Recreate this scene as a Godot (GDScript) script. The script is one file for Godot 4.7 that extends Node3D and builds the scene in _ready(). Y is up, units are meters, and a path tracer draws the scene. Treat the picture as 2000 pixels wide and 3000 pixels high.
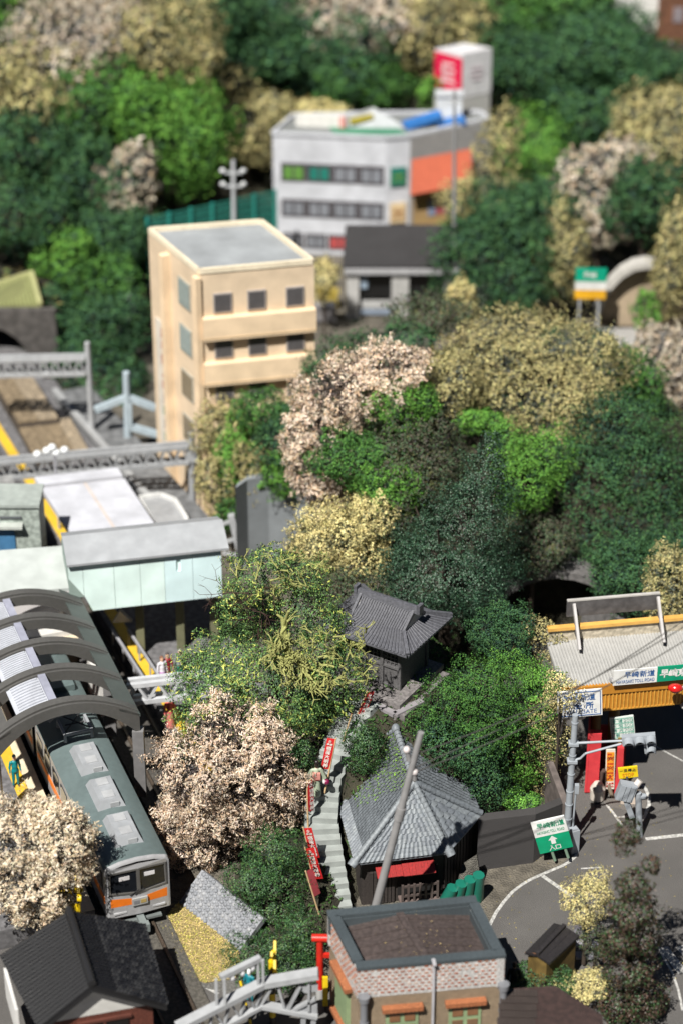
extends Node3D

const SUN_AZ := 27.0
const SUN_EL := 54.0

# ---------------------------------------------------------------- mesh builder
class M:
	var v := PackedVector3Array()
	var n := PackedVector3Array()
	var c := PackedColorArray()
	var col := Color(1, 1, 1)
	var use_col := false
	var xf := Transform3D()
	func tri(a: Vector3, b: Vector3, d: Vector3) -> void:
		a = xf * a; b = xf * b; d = xf * d
		var m := (b - a).cross(d - a)
		if m.length_squared() < 1e-14: return
		m = m.normalized()
		v.append(a); v.append(d); v.append(b)
		n.append(m); n.append(m); n.append(m)
		if use_col:
			c.append(col); c.append(col); c.append(col)
	func trin(a: Vector3, b: Vector3, d: Vector3, na: Vector3, nb: Vector3, nd: Vector3) -> void:
		v.append(xf * a); v.append(xf * d); v.append(xf * b)
		n.append((xf.basis * na).normalized()); n.append((xf.basis * nd).normalized()); n.append((xf.basis * nb).normalized())
		if use_col:
			c.append(col); c.append(col); c.append(col)
	func quad(a: Vector3, b: Vector3, d: Vector3, e: Vector3) -> void:
		tri(a, b, d); tri(a, d, e)
	func hexa(p: Array) -> void:   # p[0..3] bottom ring counter-clockwise from above, p[4..7] top ring
		quad(p[3], p[2], p[1], p[0])
		quad(p[4], p[5], p[6], p[7])
		for i in 4:
			var j := (i + 1) % 4
			quad(p[i], p[j], p[j + 4], p[i + 4])
	func box(ce: Vector3, s: Vector3, b := Basis()) -> void:
		var h := s * 0.5
		var p := []
		for y in [-h.y, h.y]:
			for q in [Vector2(-h.x, h.z), Vector2(h.x, h.z), Vector2(h.x, -h.z), Vector2(-h.x, -h.z)]:
				p.append(ce + b * Vector3(q.x, y, q.y))
		hexa(p)
	func bar(a: Vector3, b: Vector3, w: float, h: float, up := Vector3.UP) -> void:   # a rectangular bar from a to b
		var d := (b - a).normalized()
		var s := d.cross(up)
		if s.length() < 1e-4: s = d.cross(Vector3.RIGHT)
		s = s.normalized() * w * 0.5
		var u := s.cross(d).normalized() * h * 0.5
		hexa([a - s - u, a + s - u, b + s - u, b - s - u, a - s + u, a + s + u, b + s + u, b - s + u])
	func rod(a: Vector3, b: Vector3, r0: float, r1: float, seg := 10, caps := true) -> void:
		var d := (b - a).normalized()
		var s := d.cross(Vector3.UP if absf(d.y) < 0.9 else Vector3.RIGHT).normalized()
		var t := s.cross(d).normalized()
		for i in seg:
			var a0 := TAU * i / seg
			var a1 := TAU * (i + 1) / seg
			var e0 := s * cos(a0) + t * sin(a0)
			var e1 := s * cos(a1) + t * sin(a1)
			trin(a + e1 * r0, a + e0 * r0, b + e0 * r1, e1, e0, e0)
			trin(a + e1 * r0, b + e0 * r1, b + e1 * r1, e1, e0, e1)
			if caps:
				tri(b, b + e1 * r1, b + e0 * r1)
				tri(a, a + e0 * r0, a + e1 * r0)
	func tube(p: Array, r: float, seg := 8) -> void:
		for i in p.size() - 1:
			rod(p[i], p[i + 1], r, r, seg, i == 0 or i == p.size() - 2)
	func ball(ce: Vector3, r: Vector3, seg := 10, rings := 6) -> void:
		for i in rings:
			var t0 := PI * i / rings
			var t1 := PI * (i + 1) / rings
			for j in seg:
				var q := []
				for k in [[t0, j], [t0, j + 1], [t1, j + 1], [t1, j]]:
					var ph: float = TAU * k[1] / seg
					q.append(Vector3(sin(k[0]) * cos(ph), cos(k[0]), -sin(k[0]) * sin(ph)))
				if i > 0: trin(ce + q[0] * r, ce + q[2] * r, ce + q[1] * r, q[0], q[2], q[1])
				if i < rings - 1: trin(ce + q[0] * r, ce + q[3] * r, ce + q[2] * r, q[0], q[3], q[2])
	func slab(p: Array, down: Vector3) -> void:   # a polygon seen counter-clockwise from above, thickened by «down»
		var k := p.size()
		for i in range(1, k - 1):
			tri(p[0], p[i], p[i + 1])
			tri(p[0] + down, p[i + 1] + down, p[i] + down)
		for i in k:
			var j := (i + 1) % k
			quad(p[i] + down, p[j] + down, p[j], p[i])
	func flat(p: Array) -> void:
		if p.size() > 4 and absf(p[0].y - p[2].y) < 0.2 and absf(p[0].y - p[4].y) < 0.2:
			var q := PackedVector2Array()
			for a in p: q.append(Vector2(a.x, a.z))
			var t := Geometry2D.triangulate_polygon(q)
			if t.size() >= 3:
				for i in range(0, t.size(), 3):
					var a: Vector3 = p[t[i]]
					var b: Vector3 = p[t[i + 1]]
					var d: Vector3 = p[t[i + 2]]
					if (b - a).cross(d - a).y < 0.0: tri(a, d, b)
					else: tri(a, b, d)
				return
		for i in range(1, p.size() - 1):
			tri(p[0], p[i], p[i + 1])
	func lathe(ce: Vector3, prof: Array, seg := 14) -> void:   # prof: Vector2(radius, height)
		for i in prof.size() - 1:
			var q0: Vector2 = prof[i]
			var q1: Vector2 = prof[i + 1]
			var sl := Vector2(q1.y - q0.y, q0.x - q1.x).normalized()
			for j in seg:
				var a0 := TAU * j / seg
				var a1 := TAU * (j + 1) / seg
				var e0 := Vector3(cos(a0), 0, -sin(a0))
				var e1 := Vector3(cos(a1), 0, -sin(a1))
				var n0 := e0 * sl.x + Vector3.UP * sl.y
				var n1 := e1 * sl.x + Vector3.UP * sl.y
				var u := Vector3.UP
				trin(ce + e0 * q0.x + u * q0.y, ce + e1 * q0.x + u * q0.y, ce + e1 * q1.x + u * q1.y, n0, n1, n1)
				trin(ce + e0 * q0.x + u * q0.y, ce + e1 * q1.x + u * q1.y, ce + e0 * q1.x + u * q1.y, n0, n1, n0)
	func ribbon(p: Array, w: float) -> void:   # a flat band on the ground along p
		for i in p.size() - 1:
			var a: Vector3 = p[i]
			var b: Vector3 = p[i + 1]
			var d0: Vector3 = (b - p[maxi(i - 1, 0)])
			var d1: Vector3 = (p[mini(i + 2, p.size() - 1)] - a)
			var s0 := Vector3(-d0.z, 0, d0.x).normalized() * w * 0.5
			var s1 := Vector3(-d1.z, 0, d1.x).normalized() * w * 0.5
			quad(a - s0, a + s0, b + s1, b - s1)
			# (order is made to face up below)
	func add_arrays(src: PackedVector3Array, srcn: PackedVector3Array, t: Transform3D) -> void:
		for i in src.size():
			v.append(t * src[i])
			n.append((t.basis * srcn[i]).normalized())
			if use_col: c.append(col)

# ---------------------------------------------------------------- naming and metas
var taken := {}
func numbered(s: String) -> String:
	var k: int = taken.get(s, 0)
	taken[s] = k + 1
	return s if k == 0 else "%s_%03d" % [s, k]

func tag(o: Node, label := "", category := "", group := "", kind := "") -> void:
	if label: o.set_meta("label", label)
	if category: o.set_meta("category", category)
	if group: o.set_meta("group", group)
	if kind: o.set_meta("kind", kind)

func thing(called: String, label: String, category: String, at: Vector3, group := "") -> Node3D:
	var o := Node3D.new()
	o.name = numbered(called)
	o.position = at
	add_child(o)
	tag(o, label, category, group)
	return o

func origin_of(o: Node) -> Vector3:
	var p := Vector3.ZERO
	while o is Node3D and o != self:
		p += (o as Node3D).position
		o = o.get_parent()
	return p

func to_mesh(m: M, off := Vector3.ZERO) -> ArrayMesh:
	var a := []
	a.resize(Mesh.ARRAY_MAX)
	if off != Vector3.ZERO:
		for i in m.v.size(): m.v[i] -= off
	a[Mesh.ARRAY_VERTEX] = m.v
	a[Mesh.ARRAY_NORMAL] = m.n
	if m.use_col: a[Mesh.ARRAY_COLOR] = m.c
	var me := ArrayMesh.new()
	me.add_surface_from_arrays(Mesh.PRIMITIVE_TRIANGLES, a)
	return me

func put(m: M, called: String, mat: Material, parent: Node = self) -> MeshInstance3D:
	var o := MeshInstance3D.new()
	o.mesh = to_mesh(m, origin_of(parent))
	o.material_override = mat
	o.name = numbered(called) if parent == self else called
	parent.add_child(o, true)
	return o

func piece(me: Mesh, called: String, mat: Material, parent: Node, t: Transform3D) -> MeshInstance3D:
	var o := MeshInstance3D.new()
	o.mesh = me
	o.material_override = mat
	o.name = called
	t.origin -= origin_of(parent)
	o.transform = t
	parent.add_child(o, true)
	return o

func struct(m: M, called: String, mat: Material) -> MeshInstance3D:
	var o := put(m, called, mat)
	o.set_meta("kind", "structure")
	return o

func boxp(ce: Vector3, s: Vector3, called: String, mat: Material, parent: Node, b := Basis()) -> MeshInstance3D:
	var m := M.new()
	m.box(ce, s, b)
	return put(m, called, mat, parent)
func barp(a: Vector3, b: Vector3, w: float, h: float, called: String, mat: Material, parent: Node, up := Vector3.UP) -> MeshInstance3D:
	var m := M.new()
	m.bar(a, b, w, h, up)
	return put(m, called, mat, parent)
func rodp(a: Vector3, b: Vector3, r0: float, r1: float, called: String, mat: Material, parent: Node, seg := 10) -> MeshInstance3D:
	var m := M.new()
	m.rod(a, b, r0, r1, seg)
	return put(m, called, mat, parent)
func slabp(p: Array, down: Vector3, called: String, mat: Material, parent: Node) -> MeshInstance3D:
	var m := M.new()
	m.slab(p, down)
	return put(m, called, mat, parent)

# ---------------------------------------------------------------- materials
var noise_tex := {}
func noise_map(kind: String, seed_: int, freq: float, lo: float, hi: float, oct := 4, tint := Color(1, 1, 1)) -> NoiseTexture2D:
	if noise_tex.has(kind): return noise_tex[kind]
	var f := FastNoiseLite.new()
	f.seed = seed_
	f.noise_type = FastNoiseLite.TYPE_SIMPLEX
	f.frequency = freq
	f.fractal_octaves = oct
	var t := NoiseTexture2D.new()
	t.width = 512; t.height = 512
	t.seamless = true
	t.noise = f
	var g := Gradient.new()
	g.set_color(0, Color(lo, lo, lo) * tint)
	g.set_color(1, Color(hi, hi, hi))
	t.color_ramp = g
	noise_tex[kind] = t
	return t

var mats := {}
func mat(lin: Color, rough := 0.7, opt := {}) -> StandardMaterial3D:
	var key := str(lin, rough, opt)
	if mats.has(key): return mats[key]
	var m := StandardMaterial3D.new()
	m.albedo_color = lin.linear_to_srgb()
	m.roughness = rough
	m.metallic = opt.get("metal", 0.0)
	m.metallic_specular = opt.get("spec", 0.5)
	var wear: String = opt.get("wear", "fine")
	m.uv1_triplanar = true
	m.uv1_world_triplanar = true
	var s: float = opt.get("scale", 0.35)
	m.uv1_scale = Vector3(s, s, s)
	if wear == "fine": m.albedo_texture = noise_map("fine", 3, 0.008, 0.9, 1.0, 5)
	elif wear == "grime": m.albedo_texture = noise_map("grime", 5, 0.008, 0.66, 1.0, 5)
	elif wear == "asphalt": m.albedo_texture = noise_map("asphalt", 9, 0.09, 0.55, 1.0, 4)
	elif wear == "soil": m.albedo_texture = noise_map("soil", 11, 0.03, 0.3, 1.0, 5, Color(0.8, 1.0, 0.7))
	if wear != "none" and not opt.has("vertex"):
		m.detail_enabled = true
		m.detail_blend_mode = BaseMaterial3D.BLEND_MODE_MUL
		m.detail_uv_layer = BaseMaterial3D.DETAIL_UV_2
		m.uv2_triplanar = true
		m.uv2_world_triplanar = true
		m.uv2_scale = Vector3(0.09, 0.09, 0.09)
		m.detail_albedo = noise_map("stain", 33, 0.007, 0.9, 1.0, 5)
	if opt.has("bump"):
		m.heightmap_enabled = true
		m.heightmap_texture = noise_map("rough", 21, 0.06, 0.0, 1.0, 4)
		m.heightmap_scale = opt.bump
	if opt.has("alpha"):
		m.albedo_color.a = opt.alpha
		m.transparency = BaseMaterial3D.TRANSPARENCY_ALPHA
		m.albedo_texture = null
	if opt.has("vertex"):
		m.vertex_color_use_as_albedo = true
		m.albedo_texture = null
	if opt.has("coat"):
		m.clearcoat_enabled = true
		m.clearcoat = opt.coat
		m.clearcoat_roughness = 0.25
	if opt.has("backlight"):
		m.backlight_enabled = true
		m.backlight = opt.backlight
	mats[key] = m
	return m

# ---------------------------------------------------------------- lettering
var GLYPH := {
	"早": "2,0-8,0-8,4-2,4-2,0;2,2-8,2;0,6.5-10,6.5;5,4-5,10",
	"崎": "1.5,1-1.5,8;0,3-0,8-3,8;3,3-3,8;4,1.5-10,1.5;7,0-7,1.5;6.8,1.5-5,3.5;7,1.5-9,3.5;4,4.5-10,4.5;5,6-7.5,6-7.5,8-5,8-5,6;9,4.5-9,10-8,9.5",
	"新": "2.5,0-2.5,1;0.3,1.3-5,1.3;1.3,2-1.7,3.3;3.8,2-3.4,3.3;0,3.8-5.2,3.8;2.5,3.8-2.5,10;0.3,6-4.9,6;2.3,6.5-0.3,9;2.8,6.5-4.7,8.5;9,0.3-6.3,1.5-6.3,6-5.5,10;6.3,4-10,4;8.5,4-8.5,10",
	"道": "4.5,0-5.2,1.5;8.5,0-7.8,1.5;3.5,2-10,2;6.8,2-6.3,3.3;4.6,3.3-9,3.3-9,8-4.6,8-4.6,3.3;4.6,5-9,5;4.6,6.5-9,6.5;0.5,1-1.8,2.3;0,4-2,4-2,8;2,8-0,9.8;2,8-4,9.7-10,9.7",
	"入": "4,0.5-5.5,1.5-5,4-0.5,10;5.2,3.5-9.8,10",
	"口": "1,1.5-9,1.5-9,9-1,9-1,1.5",
	"東": "0.5,1.5-9.5,1.5;5,0-5,10;2,3-8,3-8,6.3-2,6.3-2,3;2,4.6-8,4.6;4.8,6.3-0.3,9.6;5.2,6.3-9.8,9.6",
	"所": "0.3,0.8-5,0.8;1,2.5-4.6,2.5-4.6,5-1,5;1,2.5-1,6-0,10;9.3,0.3-6.3,1.5-6.3,6-5.2,10;6.3,4-10,4;8.6,4-8.6,10",
	"料": "1,1-1.7,3;4.6,1-3.8,3;0,4-5.4,4;2.7,0-2.7,10;2.5,4.5-0.2,8;3,4.5-5,7;6.3,1.5-7.3,2.7;6,4.2-7,5.4;5.5,7.3-10,6.5;8.6,0-8.6,10",
	"金": "5,0-0.3,4;5,0-9.7,4;2.8,3.8-7.2,3.8;1.3,6-8.7,6;5,3.8-5,9.6;2.6,7-3.3,8.7;7.4,7-6.7,8.7;0.5,9.6-9.5,9.6",
	"一": "0.5,5-9.5,5",
	"旦": "2,0.5-8,0.5-8,6-2,6-2,0.5;2,3.2-8,3.2;0.5,9-9.5,9",
	"停": "2.5,0-0,4.5;1.5,3-1.5,10;6.3,0-6.3,1.2;3,1.2-10,1.2;4.5,2.5-8.7,2.5-8.7,4.2-4.5,4.2-4.5,2.5;3.3,7-3.3,5.5-9.8,5.5-9.8,7;4.3,7.2-9,7.2;6.7,7.2-6.7,10-5.5,9.5",
	"止": "5,0.5-5,9.3;5,4.5-9,4.5;2,3.5-2,9.3;0.3,9.3-9.7,9.3",
	"奉": "1,1.5-9,1.5;1.8,3-8.2,3;0.3,4.6-9.7,4.6;5,0-4,4.6-0.3,8;5.2,4.6-9.7,8;3,6.3-7,6.3;2.3,8-7.7,8;5,5.5-5,10",
	"納": "2.5,0-0.5,2.5-2.5,3.5-0.3,6;0,6-4.5,5.5;2.3,5.8-2.3,10;0.6,7-0.2,9;3.8,7-4.4,8.6;5.3,10-5.3,2.5-9.7,2.5-9.7,10-8.7,9.6;7.5,0-7.5,3-5.8,7;7.5,4-9.2,7",
	"稲": "4.3,0.3-0.5,1.5;0,3.3-4.8,3.3;2.5,1-2.5,10;2.4,3.5-0.2,7.5;2.6,4-4.6,6.3;9.5,0.3-5.3,1.2;5.6,2.2-6.2,3.8;7.5,1.8-7.7,3.5;9.8,1.8-8.8,4;5.4,5-5.4,9.7-9.7,9.7-9.7,5-8,5;5.4,7.3-6.8,7.3;8.4,7.3-9.7,7.3",
	"荷": "0.3,1.5-9.7,1.5;3,0-3,3;7,0-7,3;2.8,3-0.2,6.5;1.6,5.3-1.6,10;3.5,4.2-10,4.2;4.2,5.8-7,5.8-7,8-4.2,8-4.2,5.8;8.8,4.2-8.8,9.8-7.6,9.4",
	"大": "0.5,3.3-9.5,3.3;5,0-4.7,4-0.3,10;5.2,3.5-9.7,10",
	"明": "0.5,1.3-3.8,1.3-3.8,8-0.5,8-0.5,1.3;0.5,4.5-3.8,4.5;5.5,0.5-9.5,0.5-9.5,10-8.2,9.6;5.5,0.5-5.5,6-4.3,10;5.5,3.5-9.5,3.5;5.5,6.3-9.5,6.3",
	"神": "2.2,0-2.6,1.3;0.3,2.6-4.2,2.6-0,7.3;2.3,5-2.3,10;2.8,5-4.4,6.6;5.2,2-9.8,2-9.8,7-5.2,7-5.2,2;5.2,4.5-9.8,4.5;7.5,0-7.5,10",
	"普": "3,0-3.6,1.5;7,0-6.4,1.5;1,1.7-9,1.7;3.8,1.7-3.8,4.8;6.2,1.7-6.2,4.8;1.8,2.6-2.6,4;8.2,2.6-7.4,4;0.3,4.8-9.7,4.8;2.3,6-7.7,6-7.7,10-2.3,10-2.3,6;2.3,8-7.7,8",
	"通": "4,0.7-9,0.7-7,2.2;4.2,2.8-9.3,2.8-9.3,8.2;4.2,2.8-4.2,8.2;4.2,4.6-9.3,4.6;4.2,6.4-9.3,6.4;6.8,2.8-6.8,8.2;0.6,1-1.9,2.4;0,4.3-2,4.3-2,8;2,8-0,9.8;2,8-4,9.7-10,9.7",
	"型": "0.5,0.8-6,0.8;0,3-6.4,3;2.2,0.8-2.1,3-0.6,5;4.3,0.8-4.3,5.2;7.5,0.8-7.5,3.8;9.5,0-9.5,5.2;2,7-8,7;5,5.4-5,9.5;0.5,9.5-9.5,9.5",
	"特": "1.2,0.8-0.4,4;1,2.3-4.4,2.3;2.6,0-2.6,10;0,6.2-4.5,5.3;5.2,1.5-9.5,1.5;7.3,0-7.3,3.5;4.8,3.5-10,3.5;4.8,5.5-10,5.5;8.6,4.2-8.6,10-7.4,9.5;5.8,6.8-6.8,8.3",
	"軽": "0.5,1.3-4.5,1.3;2.5,0-2.5,10;0.8,2.6-4.2,2.6-4.2,6-0.8,6-0.8,2.6;0.8,4.3-4.2,4.3;0,7.5-4.8,7.5;5.2,0.8-9.3,0.8-5.2,4.3;5.8,1.5-10,4.3;5.5,6.3-9.7,6.3;7.6,4.3-7.6,9.6;5,9.6-10,9.6",
	"車": "0.5,1.3-9.5,1.3;5,0-5,10;1.8,2.8-8.2,2.8-8.2,6.2-1.8,6.2-1.8,2.8;1.8,4.5-8.2,4.5;0,8-10,8",
	"原": "1,0.7-9.7,0.7;1,0.7-1,6-0,10;3,2.6-8.6,2.6-8.6,6-3,6-3,2.6;3,4.3-8.6,4.3;5.8,6-5.8,9.8-4.8,9.4;3.6,7-2,9;8,7-9.6,9",
	"付": "3,0-0,5;1.8,3.3-1.8,10;3.8,3-10,3;8,0-8,10-6.5,9.4;4.8,5-5.8,6.8",
	"自": "5,0-4.2,1.6;2,1.6-8,1.6-8,10-2,10-2,1.6;2,4.4-8,4.4;2,7.2-8,7.2",
	"転": "0.5,1.3-4.5,1.3;2.5,0-2.5,10;0.8,2.6-4.2,2.6-4.2,6-0.8,6-0.8,2.6;0.8,4.3-4.2,4.3;0,7.5-4.8,7.5;5.6,1.5-9.6,1.5;5.2,4.3-10,4.3;7,4.3-5.6,8.8-9.2,8.3;8.4,6.3-9.8,9.8",
	"歩": "5,0-5,4.4;5,2-8.5,2;2.2,1-2.2,4.4;0.3,4.4-9.7,4.4;5,5-5,8;2.8,5.6-1,7.6;7.2,5.6-9,7;8.8,7-6,9.2-1.5,10",
	"行": "3,0-0,2.6;3.4,2.8-0,6;1.9,4.8-1.9,10;4.8,1.3-9.5,1.3;4.2,4-10,4;7.8,4-7.8,10-6.2,9.5",
}

# frame: origin = top left corner of a text block, x to the right and y up along the face, z out of it
func kanji(m: M, text: String, size: float, weight: float, vertical := false, advance := 1.15) -> void:
	for i in text.length():
		var at := Vector2(0, -i * size * advance) if vertical else Vector2(i * size * advance, 0)
		var g: String = GLYPH.get(text[i], "")
		for s in g.split(";"):
			var pts := s.split("-")
			for k in pts.size() - 1:
				var a := pts[k].split(",")
				var b := pts[k + 1].split(",")
				var p := Vector2(float(a[0]), -float(a[1])) * size * 0.1 + at
				var q := Vector2(float(b[0]), -float(b[1])) * size * 0.1 + at
				var d := (q - p).normalized() * weight * 0.5
				var e := Vector2(-d.y, d.x)
				p -= d; q += d
				var zz := 0.012 + 0.0006 * ((k + i) % 5)
				m.quad(Vector3(p.x - e.x, p.y - e.y, zz), Vector3(q.x - e.x, q.y - e.y, zz), Vector3(q.x + e.x, q.y + e.y, zz), Vector3(p.x + e.x, p.y + e.y, zz))

func latin(text: String, height: float, called: String, mt: Material, parent: Node, t: Transform3D, width := 0.0, bold := false) -> void:
	var tm := TextMesh.new()
	var f := SystemFont.new()
	f.font_names = PackedStringArray(["Droid Sans"])
	if bold: f.font_weight = 700
	tm.font = f
	tm.text = text
	tm.font_size = 64
	tm.pixel_size = height / 46.0
	tm.depth = 0.012
	tm.horizontal_alignment = HORIZONTAL_ALIGNMENT_LEFT
	tm.vertical_alignment = VERTICAL_ALIGNMENT_TOP
	var b := t.basis
	if width > 0.0:
		var w := tm.get_aabb().size.x
		if w > 0.0: b.x = b.x * (width / w)
	var off := tm.get_aabb()
	var o := t.origin - b * Vector3(off.position.x, off.position.y + off.size.y, -0.008)
	piece(tm, called, mt, parent, Transform3D(b, o))

# ---------------------------------------------------------------- foliage
const KINDS := {
	"dark": {"pal": [[0.044, 0.107, 0.046], [0.033, 0.081, 0.041], [0.063, 0.137, 0.050], [0.033, 0.070, 0.052], [0.022, 0.041, 0.030]], "rough": 0.8},
	"mid": {"pal": [[0.061, 0.155, 0.037], [0.049, 0.122, 0.037], [0.086, 0.202, 0.043], [0.040, 0.086, 0.047], [0.029, 0.050, 0.032]], "rough": 0.8},
	"bright": {"pal": [[0.111, 0.267, 0.045], [0.086, 0.213, 0.041], [0.148, 0.320, 0.057], [0.061, 0.148, 0.045], [0.037, 0.078, 0.041]], "rough": 0.85},
	"olive": {"pal": [[0.380, 0.337, 0.152], [0.475, 0.423, 0.199], [0.294, 0.266, 0.128], [0.114, 0.123, 0.095], [0.076, 0.090, 0.081]], "rough": 0.85},
	"yellow": {"pal": [[0.58, 0.50, 0.225], [0.68, 0.60, 0.29], [0.47, 0.41, 0.18], [0.14, 0.15, 0.095]], "rough": 0.85},
	"tan": {"pal": [[0.66, 0.57, 0.43], [0.76, 0.67, 0.53], [0.55, 0.42, 0.28], [0.12, 0.11, 0.10], [0.07, 0.07, 0.07]], "rough": 0.85},
	"drab":    {"pal": [[0.44, 0.385, 0.305], [0.52, 0.46, 0.38], [0.38, 0.30, 0.21], [0.16, 0.155, 0.15], [0.11, 0.115, 0.12]], "rough": 0.85},
	"pink": {"pal": [[0.57, 0.455, 0.36], [0.67, 0.565, 0.46], [0.48, 0.34, 0.23], [0.13, 0.10, 0.09], [0.05, 0.042, 0.04]], "rough": 0.8},
	"cypress": {"pal": [[0.032, 0.076, 0.044], [0.024, 0.057, 0.034], [0.045, 0.096, 0.053], [0.073, 0.125, 0.086], [0.033, 0.026, 0.020]], "rough": 0.42},
	"hedge": {"pal": [[0.036, 0.098, 0.029], [0.053, 0.132, 0.036], [0.024, 0.064, 0.029], [0.093, 0.170, 0.047], [0.017, 0.038, 0.021]], "rough": 0.5},
	"net": {"pal": [[0.078, 0.094, 0.055], [0.090, 0.078, 0.062], [0.062, 0.109, 0.058], [0.070, 0.066, 0.066], [0.117, 0.125, 0.055]], "rough": 0.85},
	"lichen": {"pal": [[0.095, 0.190, 0.049], [0.071, 0.147, 0.048], [0.142, 0.247, 0.062], [0.052, 0.114, 0.048], [0.033, 0.067, 0.033]], "rough": 0.6},
	"russet": {"pal": [[0.075, 0.042, 0.030], [0.030, 0.070, 0.022], [0.060, 0.040, 0.028], [0.024, 0.042, 0.018], [0.030, 0.020, 0.016]], "rough": 0.45},
}
var rng := RandomNumberGenerator.new()
var lump := FastNoiseLite.new()
var count_crumbs := 0

# Crumbs or curled shavings glued on the surface of a set of lobes; lobes: [centre, radii] in the crown's own axes
func crown_mesh(kind: String, lobes: Array, crumb: float, cover: float, style: String, seed_: int) -> ArrayMesh:
	rng.seed = seed_
	lump.seed = seed_
	lump.frequency = 0.32
	lump.fractal_octaves = 3
	var pal: Array = KINDS[kind].pal
	var v := PackedVector3Array()
	var n := PackedVector3Array()
	var c := PackedColorArray()
	var idx := PackedInt32Array()
	for li in lobes.size():
		var lc: Vector3 = lobes[li][0]
		var lr: Vector3 = lobes[li][1]
		var area := 4.0 * PI * pow((pow(lr.x * lr.y, 1.6) + pow(lr.x * lr.z, 1.6) + pow(lr.y * lr.z, 1.6)) / 3.0, 1.0 / 1.6)
		var count := int(area / (crumb * crumb) * cover)
		var tone := rng.randf_range(0.85, 1.15)
		for k in count:
			var d := Vector3(rng.randfn(), rng.randfn(), rng.randfn())
			var dl := d.length()
			if dl < 0.01: continue
			d /= dl
			var p := lc + d * lr
			var nz := lump.get_noise_3dv(p * (3.2 / maxf(0.6, minf(lr.x, 2.6))))
			var nf := lump.get_noise_3dv(p * 4.6 + Vector3(50, 0, 0))
			var depth := rng.randf()
			var f := 1.0 + nz * 0.5 + (nf * 0.8 if nf > 0.0 else nf * 0.5) - depth * depth * 0.22
			p = lc + d * lr * f
			var skip := nf < -0.24 and depth < 0.75
			for lj in lobes.size():
				if lj == li: continue
				var q: Vector3 = (p - lobes[lj][0]) / lobes[lj][1]
				if q.length_squared() < 0.5:
					skip = true
					break
			if skip: continue
			var out := (d / lr).normalized()
			# patches of one colour
			var pk := nz * 1.6 + nf * 0.9 + rng.randfn() * 0.28
			var pi: int
			var dk := -0.22 if style == "shaving" else -0.5
			if pk < dk: pi = pal.size() - 1
			elif pk < dk + 0.22 and pal.size() > 4: pi = 3
			else: pi = rng.randi() % 3
			if rng.randf() < 0.06: pi = rng.randi() % pal.size()
			var col: Array = pal[pi]
			var br := tone * rng.randf_range(0.72, 1.25)
			var cc := Color(col[0] * br * rng.randf_range(0.92, 1.08), col[1] * br, col[2] * br * rng.randf_range(0.92, 1.08))
			var s := crumb * rng.randf_range(0.55, 1.3)
			var nn := (out * 1.0 + Vector3(rng.randfn(), rng.randfn() + 0.2, rng.randfn()) * 0.42).normalized()
			var u := nn.cross(Vector3(rng.randfn(), rng.randfn(), rng.randfn())).normalized()
			var w := nn.cross(u)
			var b0 := v.size()
			var lich := kind == "lichen" and pk > 0.4 and rng.randf() < 0.16
			if lich: cc = Color(0.42, 0.45, 0.10) * rng.randf_range(0.6, 1.15)
			if (style == "shaving" and pi < 3) or lich:
				var ln := s * rng.randf_range(1.6, 3.4)
				var wd := s * rng.randf_range(0.3, 0.55)
				var curl := nn * ln * rng.randf_range(-0.35, 0.5)
				var a0 := p - u * ln * 0.5
				var a2 := p + u * ln * 0.5 + w * ln * rng.randf_range(-0.4, 0.4)
				var a1 := p + curl
				v.append(a0 - w * wd * 0.4); v.append(a0 + w * wd * 0.4)
				v.append(a1 - w * wd); v.append(a1 + w * wd)
				v.append(a2 - w * wd * 0.5); v.append(a2 + w * wd * 0.5)
				var n0 := (a1 - a0).cross(w).normalized()
				if n0.dot(nn) < 0: n0 = -n0
				var n2 := (a2 - a1).cross(w).normalized()
				if n2.dot(nn) < 0: n2 = -n2
				n.append(n0); n.append(n0); n.append(nn); n.append(nn); n.append(n2); n.append(n2)
				for q in 6: c.append(cc)
				for q in [0, 1, 2, 1, 3, 2, 2, 3, 4, 3, 5, 4]: idx.append(b0 + q)
			else:
				var bend := nn * s * rng.randf_range(0.1, 0.45)
				v.append(p - u * s * 0.62); v.append(p - w * s * rng.randf_range(0.35, 0.65) + bend)
				v.append(p + u * s * 0.62); v.append(p + w * s * rng.randf_range(0.35, 0.65) + bend * rng.randf_range(-0.6, 1.0))
				n.append((nn - u * 0.5).normalized()); n.append((nn - w * 0.4).normalized()); n.append((nn + u * 0.5).normalized()); n.append((nn + w * 0.4).normalized())
				for q in 4: c.append(cc)
				for q in [0, 2, 1, 0, 3, 2]: idx.append(b0 + q)
			count_crumbs += 1
	var a := []
	a.resize(Mesh.ARRAY_MAX)
	a[Mesh.ARRAY_VERTEX] = v
	a[Mesh.ARRAY_NORMAL] = n
	a[Mesh.ARRAY_COLOR] = c
	a[Mesh.ARRAY_INDEX] = idx
	var me := ArrayMesh.new()
	me.add_surface_from_arrays(Mesh.PRIMITIVE_TRIANGLES, a)
	return me

func leaf_mat(kind: String) -> StandardMaterial3D:
	return mat(Color(1, 1, 1), KINDS[kind].rough, {"vertex": 1, "spec": 0.5 if KINDS[kind].rough < 0.7 else 0.25, "kind": kind})

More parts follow.
